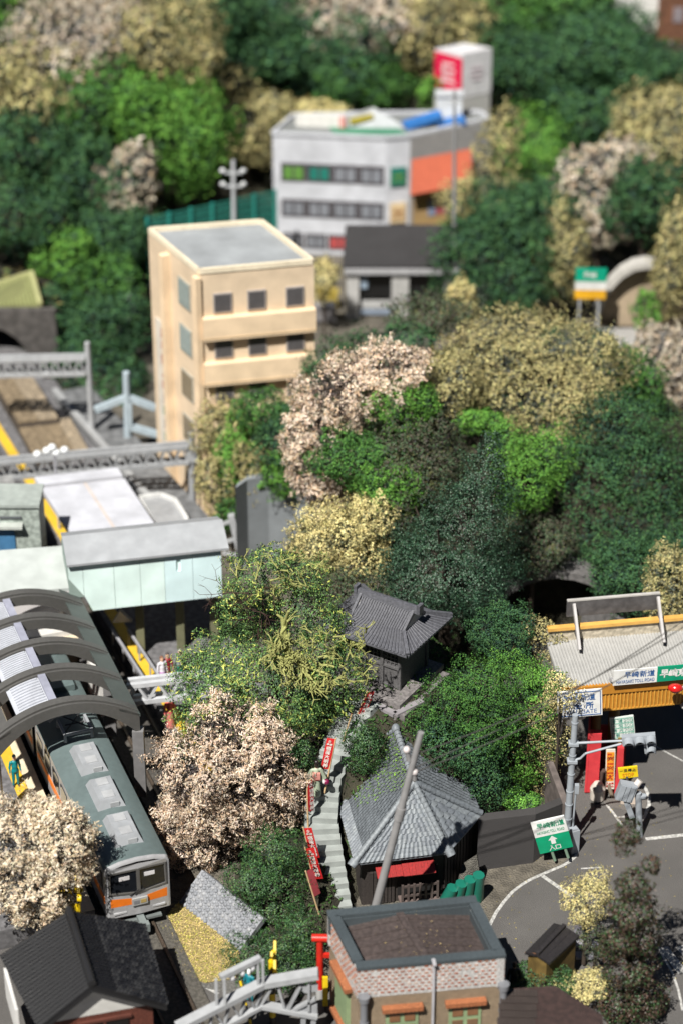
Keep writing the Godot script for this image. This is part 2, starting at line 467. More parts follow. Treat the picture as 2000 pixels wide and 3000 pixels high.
func lobes_for(r: Vector3, seed_: int, many: int) -> Array:
	rng.seed = seed_ * 7 + 1
	var out := [[Vector3.ZERO, r * 0.74]]
	for i in many:
		var a := TAU * (i + rng.randf() * 0.7) / many
		var e := rng.randf_range(-0.35, 0.75)
		var d := Vector3(cos(a) * cos(e), sin(e), sin(a) * cos(e))
		var q := rng.randf_range(0.26, 0.52)
		out.append([d * r * rng.randf_range(0.5, 0.86), Vector3(r.x * q * rng.randf_range(0.8, 1.25), r.y * q * rng.randf_range(0.8, 1.2), r.z * q)])
	return out

func tree(kind: String, at: Vector3, r: Vector3, ground: float, crumb: float, seed_: int, called: String, label: String, category: String, group := "", extra := {}) -> Node3D:
	var o := thing(called, label, category, Vector3(at.x, ground, at.z), group)
	var style := "shaving" if kind in ["pink", "tan", "drab"] and crumb < 0.2 else "flock"
	var lobes: Array = extra.get("lobes", [])
	if lobes.is_empty(): lobes = lobes_for(r, seed_, extra.get("many", 7))
	var me := crown_mesh(kind, lobes, crumb, extra.get("cover", 1.5), style, seed_)
	var cr := MeshInstance3D.new()
	cr.mesh = me
	cr.material_override = leaf_mat(kind)
	cr.name = "crown"
	cr.position = Vector3(0, at.y - ground, 0)
	o.add_child(cr)
	var bark := mat(Color(0.07, 0.05, 0.035), 0.9, {"wear": "grime", "scale": 1.5})
	var m := M.new()
	var tr := clampf(r.x * 0.09, 0.08, 0.35)
	var base := Vector3(at.x, ground - 0.15, at.z)
	m.rod(base, at - Vector3(0, r.y * 0.15, 0), tr, tr * 0.55, 8)
	var fork := base.lerp(at, 0.55)
	for k in 4:
		var ang := k * 1.7 + seed_
		m.rod(fork, at + Vector3(cos(ang) * r.x * 0.5, r.y * 0.2, sin(ang) * r.z * 0.5), tr * 0.5, tr * 0.12, 6)
	put(m, "trunk", bark, o)
	return o

# ---------------------------------------------------------------- terrain
func sm(t: float) -> float:
	t = clampf(t, 0.0, 1.0)
	return t * t * (3.0 - 2.0 * t)
func terr(x: float, z: float) -> float:
	var z0 := -40.0 + 18.0 * sm((-x - 8.0) / 4.0) + 8.0 * sm((x - 15.0) / 5.0)
	var hb := clampf(0.5 * (z0 - z), 0.0, 24.0)
	hb = maxf(hb, 3.75 * sm((-17.9 - z) / 0.8) * sm((-16.6 - x) / 0.8))
	var d := pow((x - 9.5) / 13.0, 2) + pow((z - 1.5) / 15.0, 2)
	var hd := 9.0 * pow(maxf(0.0, 1.0 - d), 0.7)
	hd *= 1.0 - sm((x - 7.0) / 1.2) * sm((z - 10.2) / 1.0)
	var s := pow((x - 2.2) / 5.5, 2) + pow((z - 24.5) / 8.5, 2)
	var hs := 6.2 * maxf(0.0, 1.0 - pow(s, 1.5))
	var e := pow((x + 2.0) / 2.6, 2) + pow((z - 33.0) / 4.5, 2)
	var he := 2.0 * maxf(0.0, 1.0 - e)
	return maxf(maxf(hb, hd), maxf(hs, he))

# ================================================================ the scene
func _ready() -> void:
	var cam := Camera3D.new()
	cam.name = "camera"
	cam.position = Vector3(0, 67.0, 116.047)
	cam.rotation_degrees = Vector3(-30, 0, 0)
	cam.fov = 23.92
	cam.near = 1.0
	cam.far = 600.0
	add_child(cam)
	var lens := CameraAttributesPhysical.new()
	lens.frustum_focal_length = 700.0
	lens.exposure_aperture = 0.72
	lens.frustum_focus_distance = 106.0
	var env := Environment.new()
	env.background_mode = Environment.BG_SKY
	var sky := Sky.new()
	var sm_ := ProceduralSkyMaterial.new()
	sm_.sky_top_color = Color(0.34, 0.45, 0.62)
	sm_.sky_horizon_color = Color(0.52, 0.55, 0.58)
	sm_.sky_curve = 0.2
	sm_.ground_bottom_color = Color(0.16, 0.15, 0.14)
	sm_.ground_horizon_color = Color(0.36, 0.36, 0.36)
	sm_.sky_energy_multiplier = 1.0
	sm_.sun_angle_max = 8.0
	sky.sky_material = sm_
	env.sky = sky
	env.background_energy_multiplier = 0.18
	env.tonemap_mode = Environment.TONE_MAPPER_LINEAR
	env.tonemap_exposure = 1.64
	env.sdfgi_enabled = true
	env.ssao_enabled = true
	env.ssil_enabled = true
	var we := WorldEnvironment.new()
	we.name = "world"
	we.environment = env
	we.camera_attributes = lens
	add_child(we)
	var sun := DirectionalLight3D.new()
	sun.name = "sun"
	sun.light_energy = 1.6
	sun.light_color = Color(1.0, 0.985, 0.95)
	sun.light_angular_distance = 0.6
	sun.shadow_enabled = true
	sun.directional_shadow_max_distance = 300.0
	sun.rotation_degrees = Vector3(-SUN_EL, -SUN_AZ, 0)
	add_child(sun)
	build_ground()
	build_hills()
	build_far_buildings()
	build_beige()
	build_station()
	build_train()
	build_gantries()
	build_shrine()
	build_hut()
	build_stairs()
	build_toll_gate()
	build_street()
	build_front_houses()
	build_people()
	build_trees()

# ---------------------------------------------------------------- ground
func build_ground() -> void:
	var soil := mat(Color(0.17, 0.15, 0.12), 0.95, {"wear": "grime", "scale": 0.2, "bump": 6.0})
	var asph := mat(Color(0.17, 0.16, 0.154), 0.9, {"wear": "asphalt", "scale": 0.45, "bump": 1.5})
	var m := M.new()
	m.flat([Vector3(-200, 0, 150), Vector3(200, 0, 150), Vector3(200, 0, -250), Vector3(-200, 0, -250)])
	struct(m, "ground", soil)
	m = M.new()
	m.flat([Vector3(2.6, 0.004, 60), Vector3(60, 0.004, 60), Vector3(60, 0.004, 6), Vector3(7.6, 0.004, 6), Vector3(7.8, 0.004, 22), Vector3(10.58, 0.0040, 30.04), Vector3(9.74, 0.0040, 31.18), Vector3(8.72, 0.0040, 31.83), Vector3(7.86, 0.0040, 32.52), Vector3(7.02, 0.0040, 33.64), Vector3(6.25, 0.0040, 35.33), Vector3(4.6, 0.004, 39.4), Vector3(2.6, 0.004, 39.6)])
	var road := struct(m, "toll_road", asph)
	m = M.new()
	m.flat([Vector3(-60, 0.004, 60), Vector3(2.59, 0.004, 60), Vector3(2.59, 0.004, 39.2), Vector3(-4.22, 0.0040, 39.57), Vector3(-6.21, 0.0040, 39.26), Vector3(-7.96, 0.0040, 38.41), Vector3(-14.57, 0.0040, 35.56), Vector3(-60, 0.004, 37)])
	var street := struct(m, "crossing_street", asph)
	var white := mat(Color(0.60, 0.59, 0.57), 0.8, {"wear": "grime", "scale": 1.2})
	var lines := [
		[[Vector3(6.30, 0.0090, 35.39), Vector3(6.65, 0.0090, 34.48), Vector3(7.04, 0.0090, 33.74), Vector3(7.43, 0.0090, 33.11), Vector3(7.85, 0.0090, 32.64), Vector3(8.26, 0.0090, 32.27), Vector3(8.71, 0.0090, 31.96), Vector3(9.24, 0.0090, 31.62), Vector3(9.73, 0.0090, 31.31), Vector3(10.09, 0.0090, 31.02), Vector3(10.40, 0.0090, 30.61), Vector3(10.57, 0.0090, 30.12)], 0.15],
		[[Vector3(8.82, 0.0105, 32.01), Vector3(10.00, 0.0105, 33.42)], 0.2],
		[[Vector3(13.64, 0.0090, 29.38), Vector3(16.30, 0.0090, 28.93)], 0.22],
		[[Vector3(10.55, 0.0090, 31.50), Vector3(11.46, 0.0090, 31.41)], 0.09],
		[[Vector3(13.22, 0.0090, 36.19), Vector3(13.49, 0.0090, 37.33), Vector3(13.77, 0.0090, 38.41), Vector3(13.89, 0.0090, 39.47), Vector3(13.91, 0.0090, 40.72)], 0.1],
		[[Vector3(13.58, 0.0090, 36.79), Vector3(14.19, 0.0090, 38.41)], 0.42],
		[[Vector3(14.28, 0.0090, 36.72), Vector3(15.07, 0.0090, 38.41)], 0.42],
		[[Vector3(9.83, 0.0090, 20.67), Vector3(10.48, 0.0090, 22.90), Vector3(11.45, 0.0090, 24.66), Vector3(12.21, 0.0090, 27.05)], 0.13],
		[[Vector3(13.77, 0.0090, 24.93), Vector3(14.05, 0.0090, 25.65), Vector3(14.14, 0.0090, 26.25), Vector3(14.07, 0.0090, 26.85), Vector3(13.80, 0.0090, 27.62), Vector3(13.52, 0.0090, 28.23)], 0.16],
		[[Vector3(12.21, 0.0095, 27.05), Vector3(12.43, 0.0095, 27.62), Vector3(12.69, 0.0095, 28.43)], 0.12],
		[[Vector3(12.34, 0.0105, 26.95), Vector3(13.26, 0.0105, 27.16)], 0.14],
		[[Vector3(12.51, 0.0105, 27.82), Vector3(13.68, 0.0105, 27.57)], 0.14],
		[[Vector3(13.87, 0.0090, 21.23), Vector3(16.05, 0.0090, 23.45)], 0.08],
	]
	for l in lines:
		m = M.new()
		m.ribbon(l[0], l[1])
		put(m, "white_line", white, road)
	m = M.new()
	m.ribbon([Vector3(-14.62, 0.0200, 35.13), Vector3(-13.71, 0.0200, 35.40), Vector3(-12.64, 0.0200, 35.91)], 0.7)
	m.ribbon([Vector3(-6.23, 0.0090, 38.88), Vector3(-5.65, 0.0090, 39.26), Vector3(-5.06, 0.0090, 39.72)], 0.15)
	put(m, "white_line", white, street)
	# kerb and gutter of pale gravel beside the crossing
	var pale := mat(Color(0.34, 0.33, 0.31), 0.95, {"wear": "grime", "scale": 1.6, "bump": 4.0})
	m = M.new()
	m.flat([Vector3(-6.81, 0.0120, 38.63), Vector3(-5.64, 0.0120, 39.37), Vector3(-4.22, 0.0120, 39.79), Vector3(-1.97, 0.0120, 39.58), Vector3(-0.92, 0.0120, 39.27), Vector3(-0.92, 0.0120, 38.63), Vector3(-2.83, 0.0120, 38.80), Vector3(-4.54, 0.0120, 38.67), Vector3(-6.26, 0.0120, 38.42)])
	struct(m, "gravel_verge", pale)
	# track bed with rails
	var bal := mat(Color(0.24, 0.22, 0.19), 0.95, {"wear": "grime", "scale": 1.0, "bump": 6.0})
	var d := Vector3(-7.99, 0.20, 35.73) - Vector3(-6.46, 0.20, 39.80)
	d.y = 0
	d = d.normalized()
	var s := Vector3(d.z, 0, -d.x)
	if s.x > 0: s = -s
	var o := Vector3(-7.15, 0.00, 37.78)
	m = M.new()
	var up := Vector3(0, 0.12, 0)
	m.slab([o - d * 14 - s * 0.75 + up, o + d * 75 - s * 0.75 + up, o + d * 75 + s * 2.4 + up, o - d * 14 + s * 2.4 + up], -up * 0.95)
	m.xf = Transform3D()
	var bed := struct(m, "track_bed", bal)
	var rust := mat(Color(0.17, 0.13, 0.10), 0.5, {"metal": 0.5, "wear": "grime", "scale": 2.0})
	for k in 2:
		var q: Vector3 = o + s * (1.43 * k) + Vector3(0, 0.19, 0)
		barp(q - d * 14, q + d * 75, 0.12, 0.16, "rail", rust, bed)
	m = M.new()
	var o2 := Vector3(-8.93, 0.00, 22.61)
	m.slab([o2 - d * 6 - s * 1.2 + up, o2 + d * 60 - s * 1.2 + up, o2 + d * 60 + s * 1.6 + up, o2 - d * 6 + s * 1.6 + up], -up * 0.95)
	var bed2 := struct(m, "track_bed", mat(Color(0.10, 0.09, 0.08), 0.95, {"wear": "grime", "scale": 1.0}))
	for k in 2:
		var q: Vector3 = o2 + s * (1.43 * k - 0.6) + Vector3(0, 0.19, 0)
		barp(q - d * 6, q + d * 60, 0.12, 0.16, "rail", rust, bed2)
	# yellow-green flocked grass between track and stone wall
	var poly := [Vector3(-7.35, 0.0500, 34.44), Vector3(-6.95, 0.0500, 33.79), Vector3(-4.32, 0.0500, 37.05), Vector3(-4.21, 0.0500, 38.03), Vector3(-4.39, 0.0500, 38.84), Vector3(-5.65, 0.0500, 39.10), Vector3(-6.45, 0.0500, 38.72), Vector3(-7.72, 0.0500, 35.50)]
	m = M.new()
	m.flat(poly)
	struct(m, "grass_bank", mat(Color(0.38, 0.30, 0.13), 0.95, {"wear": "grime", "scale": 1.2}))
	rng.seed = 77
	var g := M.new()
	g.use_col = true
	var pp := PackedVector2Array()
	for p in poly: pp.append(Vector2(p.x, p.z))
	for i in 16000:
		var p := Vector2(rng.randf_range(-8.5, -3.6), rng.randf_range(32.0, 41.0))
		if not Geometry2D.is_point_in_polygon(p, pp): continue
		var far_ := lump.get_noise_2d(p.x * 4.0, p.y * 4.0)
		var k := rng.randf() + far_ * 0.7
		g.col = Color(0.60, 0.46, 0.20) if k > 0.5 else (Color(0.42, 0.40, 0.08) if k > 0.12 else Color(0.16, 0.24, 0.045))
		g.col = g.col * rng.randf_range(0.75, 1.25)
		var ce := Vector3(p.x, 0.06 + rng.randf() * 0.06, p.y)
		var a := Vector3(rng.randfn(), rng.randfn() * 0.5, rng.randfn()).normalized() * rng.randf_range(0.03, 0.075)
		var b := Vector3(rng.randfn(), rng.randfn() * 0.6, rng.randfn()).normalized() * rng.randf_range(0.02, 0.05)
		g.tri(ce - a, ce + b, ce + a)
	var go := put(g, "grass", mat(Color(1, 1, 1), 0.9, {"vertex": 1, "spec": 0.2}))
	tag(go, "yellow green flocked grass between the rails and the stone wall", "grass", "", "stuff")
	# fallen leaves on the tarmac
	rng.seed = 99
	g = M.new()
	g.use_col = true
	for i in 650:
		var ce := Vector3(rng.randf_range(4.5, 14.5), 0.02, rng.randf_range(24.0, 40.0))
		if ce.x < 8.5 and ce.z < 32.0: continue
		var a := Vector3(rng.randfn(), rng.randfn() * 0.3, rng.randfn()).normalized() * rng.randf_range(0.025, 0.085)
		var b := Vector3(rng.randfn(), 0.2, rng.randfn()).normalized() * rng.randf_range(0.02, 0.04)
		g.col = Color(0.45, 0.36, 0.10) * rng.randf_range(0.5, 1.1)
		g.tri(ce - a, ce + b, ce + a)
	go = put(g, "leaf_litter", mat(Color(1, 1, 1), 0.9, {"vertex": 1, "spec": 0.2}))
	tag(go, "small yellow fallen leaves scattered over the grey toll road", "leaf litter", "", "stuff")

func build_hills() -> void:
	var soil := mat(Color(0.055, 0.05, 0.03), 0.95, {"wear": "grime", "scale": 0.3, "bump": 10.0})
	for part in [["shrine_hill", -8.0, 26.0, -16.0, 42.0, 0.75], ["forest_hillside", -46.0, 46.0, -96.0, -18.0, 1.6]]:
		var m := M.new()
		var st: float = part[5]
		var nx := int((part[2] - part[1]) / st)
		var nz := int((part[4] - part[3]) / st)
		var hh := []
		for i in nx + 1:
			var row := []
			for j in nz + 1:
				var x: float = part[1] + i * st
				var z: float = part[3] + j * st
				var h := terr(x, z)
				row.append(Vector3(x, h + lump.get_noise_2d(x * 3, z * 3) * 0.3 * sm(h) - 0.05 if h > 0.02 else -0.3, z))
			hh.append(row)
		for i in nx:
			for j in nz:
				var a: Vector3 = hh[i][j + 1]
				var b: Vector3 = hh[i + 1][j + 1]
				var c: Vector3 = hh[i + 1][j]
				var e: Vector3 = hh[i][j]
				if maxf(maxf(a.y, b.y), maxf(c.y, e.y)) < 0.0: continue
				m.quad(a, b, c, e)
		struct(m, part[0], soil)
		# low scrub and netting that covers the soil
		rng.seed = 300 + nx
		var g := M.new()
		g.use_col = true
		var want: int = 70000 if st < 1.0 else 60000
		var cs := st * 0.19
		for i in want:
			var x: float = rng.randf_range(part[1], part[2])
			var z: float = rng.randf_range(part[3], part[4])
			var h := terr(x, z)
			if h < 0.35: continue
			if st < 1.0 and x > 5.0 and z > 27.0: continue
			var lum := lump.get_noise_2d(x * 2.0, z * 2.0)
			var k := rng.randf() * 0.8 + lum
			var ce := Vector3(x, h + 0.1 + maxf(0.0, lump.get_noise_2d(x * 5.0 + 40.0, z * 5.0)) * 1.5 * rng.randf(), z)
			g.col = (Color(0.05, 0.10, 0.03) if k > 0.55 else (Color(0.05, 0.055, 0.035) if k > 0.2 else (Color(0.04, 0.07, 0.04) if k > -0.1 else Color(0.16, 0.13, 0.05)))) * rng.randf_range(0.7, 1.3)
			var a := Vector3(rng.randfn(), rng.randfn() * 0.5, rng.randfn()).normalized() * cs
			var b := Vector3(rng.randfn(), rng.randfn(), rng.randfn()).normalized() * cs * 0.8
			g.tri(ce - a, ce + b, ce + a)
		var go := put(g, "undergrowth", mat(Color(1, 1, 1), 0.9, {"vertex": 1, "spec": 0.2}))
		tag(go, "low dull green scrub covering the shrine hill" if st < 1.0 else "low dull green scrub covering the far forest slope", "undergrowth", "", "stuff")
	# road tunnel mouth in the shrine hill
	var conc := mat(Color(0.20, 0.19, 0.19), 0.85, {"wear": "grime", "scale": 0.5})
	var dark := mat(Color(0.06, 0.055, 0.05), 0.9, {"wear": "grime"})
	var c0 := Vector3(10.79, 0.00, 12.84)
	var t := thing("road_tunnel_portal", "dark arched road tunnel mouth under the round wooded hill", "tunnel", c0)
	var m := M.new()
	var ring := M.new()
	var r := 4.0
	for i in 14:
		var a0 := PI * i / 14.0
		var a1 := PI * (i + 1) / 14.0
		var p0 := c0 + Vector3(cos(a0) * r * 0.9, sin(a0) * r * 0.95, 0)
		var p1 := c0 + Vector3(cos(a1) * r * 0.9, sin(a1) * r * 0.95, 0)
		m.quad(p0, p0 + Vector3(0, 0, -16), p1 + Vector3(0, 0, -16), p1)
		var q0 := c0 + Vector3(cos(a0) * r, sin(a0) * r * 1.05, 0.0)
		var q1 := c0 + Vector3(cos(a1) * r, sin(a1) * r * 1.05, 0.0)
		ring.hexa([p0 + Vector3(0, 0, 0.4), q0 + Vector3(0, 0, 0.4), q0 - Vector3(0, 0, 1.2), p0 - Vector3(0, 0, 1.2), p1 + Vector3(0, 0, 0.4), q1 + Vector3(0, 0, 0.4), q1 - Vector3(0, 0, 1.2), p1 - Vector3(0, 0, 1.2)])
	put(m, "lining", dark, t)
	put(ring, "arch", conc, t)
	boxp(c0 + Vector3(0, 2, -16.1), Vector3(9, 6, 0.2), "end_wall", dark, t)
	m = M.new()
	var w0 := Vector3(12.09, 2.17, 13.20)
	m.slab([Vector3(w0.x, w0.y, 13.0), Vector3(13.71, 2.89, 15.50), Vector3(14.88, 3.42, 17.50), Vector3(14.94, 3.26, 17.10), Vector3(13.76, 2.75, 15.10), Vector3(w0.x + 0.2, w0.y + 0.1, 12.6)], Vector3(0, -4.5, 0))
	put(m, "wing_wall", conc, t)
	# smooth grey concrete retaining wall left of the hill
	t = thing("retaining_wall", "smooth curved grey concrete retaining wall below the pink tree", "wall", Vector3(-3.27, 0.00, 6.00))
	m = M.new()
	var pts := [Vector3(-5.51, 0.00, 6.52), Vector3(-4.92, 0.00, 5.65), Vector3(-3.84, 0.00, 5.19), Vector3(-2.56, 0.00, 5.19), Vector3(-1.09, 0.00, 5.83)]
	for i in pts.size() - 1:
		var hA := Vector3(0, 5.2, 0)
		m.hexa([pts[i], pts[i + 1], pts[i + 1] + Vector3(0.1, 0, -0.5), pts[i] + Vector3(0.1, 0, -0.5), pts[i] + hA, pts[i + 1] + hA, pts[i + 1] + hA + Vector3(0.1, 0, -0.5), pts[i] + hA + Vector3(0.1, 0, -0.5)])
	put(m, "panel", mat(Color(0.23, 0.25, 0.27), 0.7, {"wear": "fine", "scale": 0.2}), t)
	# stone pitching beside the track
	var stone := [mat(Color(0.36, 0.375, 0.41), 0.75, {"wear": "grime", "scale": 1.5}), mat(Color(0.31, 0.325, 0.36), 0.75, {"wear": "grime", "scale": 1.5}), mat(Color(0.42, 0.43, 0.46), 0.7, {"wear": "grime", "scale": 1.5})]
	var b0 := Vector3(-7.03, 0.00, 33.87)
	var b1 := Vector3(-4.29, 0.00, 37.02)
	var t0 := Vector3(-6.02, 1.35, 33.27)
	var t1 := Vector3(-3.27, 1.35, 36.51)
	t = thing("stone_wall", "sloping light grey stone wall beside the track under the trees", "wall", b0)
	m = M.new()
	m.slab([b0, b1, t1, t0], (t0 - b0).cross(b1 - b0).normalized() * 0.25)
	put(m, "backing", mat(Color(0.30, 0.31, 0.34), 0.9), t)
	var dome := M.new()
	dome.lathe(Vector3.ZERO, [Vector2(0.52, 0.0), Vector2(0.44, 0.5), Vector2(0.22, 0.85), Vector2(0.001, 1.0)], 6)
	var dm := to_mesh(dome)
	var nor := (b1 - b0).cross(t0 - b0).normalized()
	rng.seed = 5
	var un := (b1 - b0).length()
	for j in 8:
		for i in 17:
			var u := (i + 0.5 + 0.5 * (j % 2)) / 17.5
			var w := (j + 0.5) / 8.0
			var p := b0.lerp(b1, u).lerp(t0.lerp(t1, u), w)
			var ux := (b1 - b0).normalized() * un / 17.5 * rng.randf_range(0.92, 1.1)
			var uy := (t0 - b0) / 8.0 * rng.randf_range(0.95, 1.12)
			piece(dm, "stone", stone[rng.randi() % 3], t, Transform3D(Basis(ux, nor * rng.randf_range(0.10, 0.15), -uy), p))

# ---------------------------------------------------------------- buildings far off
func window_row(t: Node, a: Vector3, b: Vector3, y0: float, y1: float, k: int, gap: float, frame: Material, pane: Material, out: Vector3, tints := []) -> void:
	for i in k:
		var p := a.lerp(b, (i + gap * 0.5) / k)
		var q := a.lerp(b, (i + 1 - gap * 0.5) / k)
		var w := M.new()
		var g := M.new()
		var u := Vector3(0, 1, 0)
		w.slab([p + u * y0 + out * 0.05, q + u * y0 + out * 0.05, q + u * y1 + out * 0.05, p + u * y1 + out * 0.05], -out * 0.12)
		var fr := put(w, "window", frame, t)
		for h in 2:
			var p2 := p.lerp(q, 0.12 + 0.42 * h)
			var q2 := p.lerp(q, 0.46 + 0.42 * h)
			g = M.new()
			var yy0 := lerpf(y0, y1, 0.14)
			var yy1 := lerpf(y0, y1, 0.8)
			g.slab([p2 + u * yy0 + out * 0.08, q2 + u * yy0 + out * 0.08, q2 + u * yy1 + out * 0.08, p2 + u * yy1 + out * 0.08], -out * 0.06)
			put(g, "pane", tints[i] if i < tints.size() else pane, fr)

func build_far_buildings() -> void:
	var white := mat(Color(0.60, 0.615, 0.67), 0.75, {"wear": "fine", "scale": 0.15})
	var z := -35.0
	var f0 := Vector3(-4.55, 0, -35.4)
	var f1 := Vector3(2.9, 0, -34.55)
	var f2 := Vector3(4.5, 0, -34.9)
	var f3 := Vector3(9.93, 0, -38.1)
	var b2 := Vector3(2.1, 0, -39.1)
	var b1 := Vector3(-3.2, 0, -38.8)
	var b3 := Vector3(9.3, 0, -39.4)
	var top := 8.5
	var u := Vector3(0, 1, 0)
	var bk := Vector3(0, 0, -3.0)
	var t := thing("office_building", "white three storey corner office with two rows of dark windows", "building", f0)
	var m := M.new()
	m.slab([f0 + u * top, f1 + u * top, f2 + u * top, f3 + u * top, b3 + u * top, b2 + u * top, b1 + u * top], -u * top)
	put(m, "wall", white, t)
	m = M.new()
	var wo := Vector3(0.06, 0, 0.09)
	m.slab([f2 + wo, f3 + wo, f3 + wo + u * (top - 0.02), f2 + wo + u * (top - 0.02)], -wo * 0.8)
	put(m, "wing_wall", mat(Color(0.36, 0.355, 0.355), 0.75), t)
	var grey := mat(Color(0.07, 0.062, 0.07), 0.5)
	var pane := mat(Color(0.25, 0.265, 0.30), 0.25)
	var green := mat(Color(0.015, 0.19, 0.15), 0.5)
	var lime := mat(Color(0.13, 0.30, 0.06), 0.5)
	var d1 := (f1 - f0).normalized()
	var out := Vector3(-d1.z, 0, d1.x)
	if out.z < 0: out = -out
	var a := f0.lerp(f1, 0.07)
	var b := f0.lerp(f1, 0.99)
	window_row(t, a, b, 5.25, 6.55, 4, 0.02, grey, pane, out, [lime, green])
	window_row(t, a, b, 2.7, 3.95, 4, 0.02, grey, pane, out)
	window_row(t, a, f0.lerp(f1, 0.9), 0.4, 1.5, 4, 0.08, grey, pane, out, [pane, pane, mat(Color(0.5, 0.08, 0.08), 0.5), mat(Color(0.45, 0.4, 0.4), 0.5)])
	var d2 := (f2 - f1).normalized()
	var out2 := Vector3(-d2.z, 0, d2.x)
	if out2.z < 0: out2 = -out2
	for q in [[5.15, 6.45, green], [2.5, 3.9, mat(Color(0.72, 0.55, 0.33), 0.6)]]:
		m = M.new()
		var pa := f1.lerp(f2, 0.2)
		var pb := f1.lerp(f2, 0.85)
		m.slab([pa + u * q[0] + out2 * 0.12, pb + u * q[0] + out2 * 0.12, pb + u * q[1] + out2 * 0.12, pa + u * q[1] + out2 * 0.12], -out2 * 0.1)
		var sg := put(m, "sign_board", q[2], t)
		m = M.new()
		var mid = pa.lerp(pb, 0.5) + u * (q[0] + q[1]) * 0.5 + out2 * 0.13
		m.box(mid + u * 0.1, Vector3(0.7, 0.22, 0.04), Basis(d2, u, out2))
		m.box(mid - u * 0.3, Vector3(0.9, 0.12, 0.04), Basis(d2, u, out2))
		put(m, "lettering", lime if q[0] > 5.0 else mat(Color(0.35, 0.16, 0.05), 0.6), sg)
	m = M.new()
	m.slab([f0 + u * (top + 0.03), f1 + u * (top + 0.03), f2 + u * (top + 0.03), f3 + u * (top + 0.03), b3 + u * (top + 0.03), b2 + u * (top + 0.03), b1 + u * (top + 0.03)], -u * 0.02)
	put(m, "roof", mat(Color(0.20, 0.21, 0.21), 0.85), t)
	# roof: parapet, green deck and the boards standing on it
	var rail := mat(Color(0.55, 0.57, 0.60), 0.7)
	var rim := [f0, f1, f2, f3, b3, b2, b1]
	for i in 7:
		var p: Vector3 = rim[i]
		var q2: Vector3 = rim[(i + 1) % 7]
		barp(p + u * (top + 0.1), q2 + u * (top + 0.1), 0.2, 0.2, "parapet", white, t)
	m = M.new()
	m.slab([f0.lerp(f1, 0.55) + u * (top + 0.06) - out * 0.3, f2 + u * (top + 0.06) + bk * 0.1, b2.lerp(f2, 0.3) + u * (top + 0.06), f0.lerp(f1, 0.5) + bk * 0.55 + u * (top + 0.06)], -u * 0.05)
	put(m, "roof_deck", mat(Color(0.05, 0.22, 0.13), 0.8), t)
	m = M.new()
	m.bar(f0.lerp(f1, 0.18) - out * 1.7 + u * (top + 0.45), f0.lerp(f1, 0.62) - out * 1.7 + u * (top + 0.45), 0.2, 0.9)
	put(m, "roof_panel", mat(Color(0.78, 0.77, 0.74), 0.7), t)
	m = M.new()
	m.bar(f0.lerp(f1, 0.57) - out * 1.58 + u * (top + 0.42), f0.lerp(f1, 0.62) - out * 1.58 + u * (top + 0.42), 0.1, 0.84)
	put(m, "roof_panel", mat(Color(0.75, 0.33, 0.30), 0.7), t)
	m = M.new()
	m.slab([f0.lerp(f1, 0.64) - out * 1.6 + u * top, f0.lerp(f1, 1.14) - out * 1.9 + u * top, f0.lerp(f1, 1.1) - out * 1.95 + u * (top + 0.35), f0.lerp(f1, 0.86) - out * 2.2 + u * (top + 1.3), f0.lerp(f1, 0.64) - out * 1.6 + u * (top + 0.9)], -out * 0.15)
	var gable := put(m, "roof_panel", rail, t)
	m = M.new()
	m.bar(f0.lerp(f1, 0.66) - out * 1.5 + u * (top + 0.55), f0.lerp(f1, 0.86) - out * 1.9 + u * (top + 0.85), 0.1, 0.35)
	put(m, "lettering", mat(Color(0.50, 0.40, 0.04), 0.6), gable)
	# café with the orange roof against the corner
	t = thing("cafe", "small cafe with orange roof and tan wall beside the office", "building", Vector3(6.25, 0.00, -38.22))
	var c0 := Vector3(4.75, 0, -34.2)
	var c1 := Vector3(8.4, 0, -36.3)
	var _e := 0
	var back := Vector3(0.3, 0, -2.5)
	m = M.new()
	m.slab([c0 + u * 5.0, c1 + u * 5.0, c1 + back * 0.4 + u * 5.0, c0 + back * 0.2 + u * 5.0], -u * 5.0)
	put(m, "wall", mat(Color(0.52, 0.34, 0.16), 0.7), t)
	m = M.new()
	m.slab([c0 + Vector3(-0.2, 5.0, 0.8), c1 + Vector3(0.3, 5.0, 0.9), c1 + Vector3(0.3, 7.0, -0.4), c0 + Vector3(-0.1, 7.0, -0.5)], Vector3(0, -0.2, -0.1))
	put(m, "roof", mat(Color(0.55, 0.13, 0.07), 0.6, {"wear": "fine"}), t)
	var dd := (c1 - c0).normalized()
	var oo := Vector3(-dd.z, 0, dd.x)
	for k in 4:
		m = M.new()
		var pa: Vector3 = c0.lerp(c1, 0.28 + 0.16 * k) + oo * 0.04
		var pb: Vector3 = c0.lerp(c1, 0.42 + 0.16 * k) + oo * 0.04
		m.slab([pa + u * 2.9, pb + u * 2.9, pb + u * 4.1, pa + u * 4.1], -oo * 0.1)
		put(m, "window", [mat(Color(0.30, 0.36, 0.55), 0.4), mat(Color(0.55, 0.12, 0.16), 0.5), mat(Color(0.65, 0.6, 0.6), 0.4), mat(Color(0.30, 0.16, 0.40), 0.5)][k], t)
	barp(c0 + oo * 0.5 + u * 2.0, c1 + oo * 0.5 + u * 2.0, 0.5, 0.7, "planter", mat(Color(0.20, 0.24, 0.05), 0.8), t)
	# tower with the red and white cube
	var s0 := Vector3(8.27, 7.90, -43.00)
	t = thing("sign_tower", "square tower topped by a red and white cube sign", "tower", Vector3(s0.x, terr(s0.x, -43.0), -43.0))
	var right := Vector3(0.86, 0, -0.5)
	var left := Vector3(-0.86, 0, -0.5)
	var yb := Vector3(8.31, 8.10, -43.00).y
	var p0 := Vector3(s0.x, 0, -43.0)
	var wl := 2.15
	m = M.new()
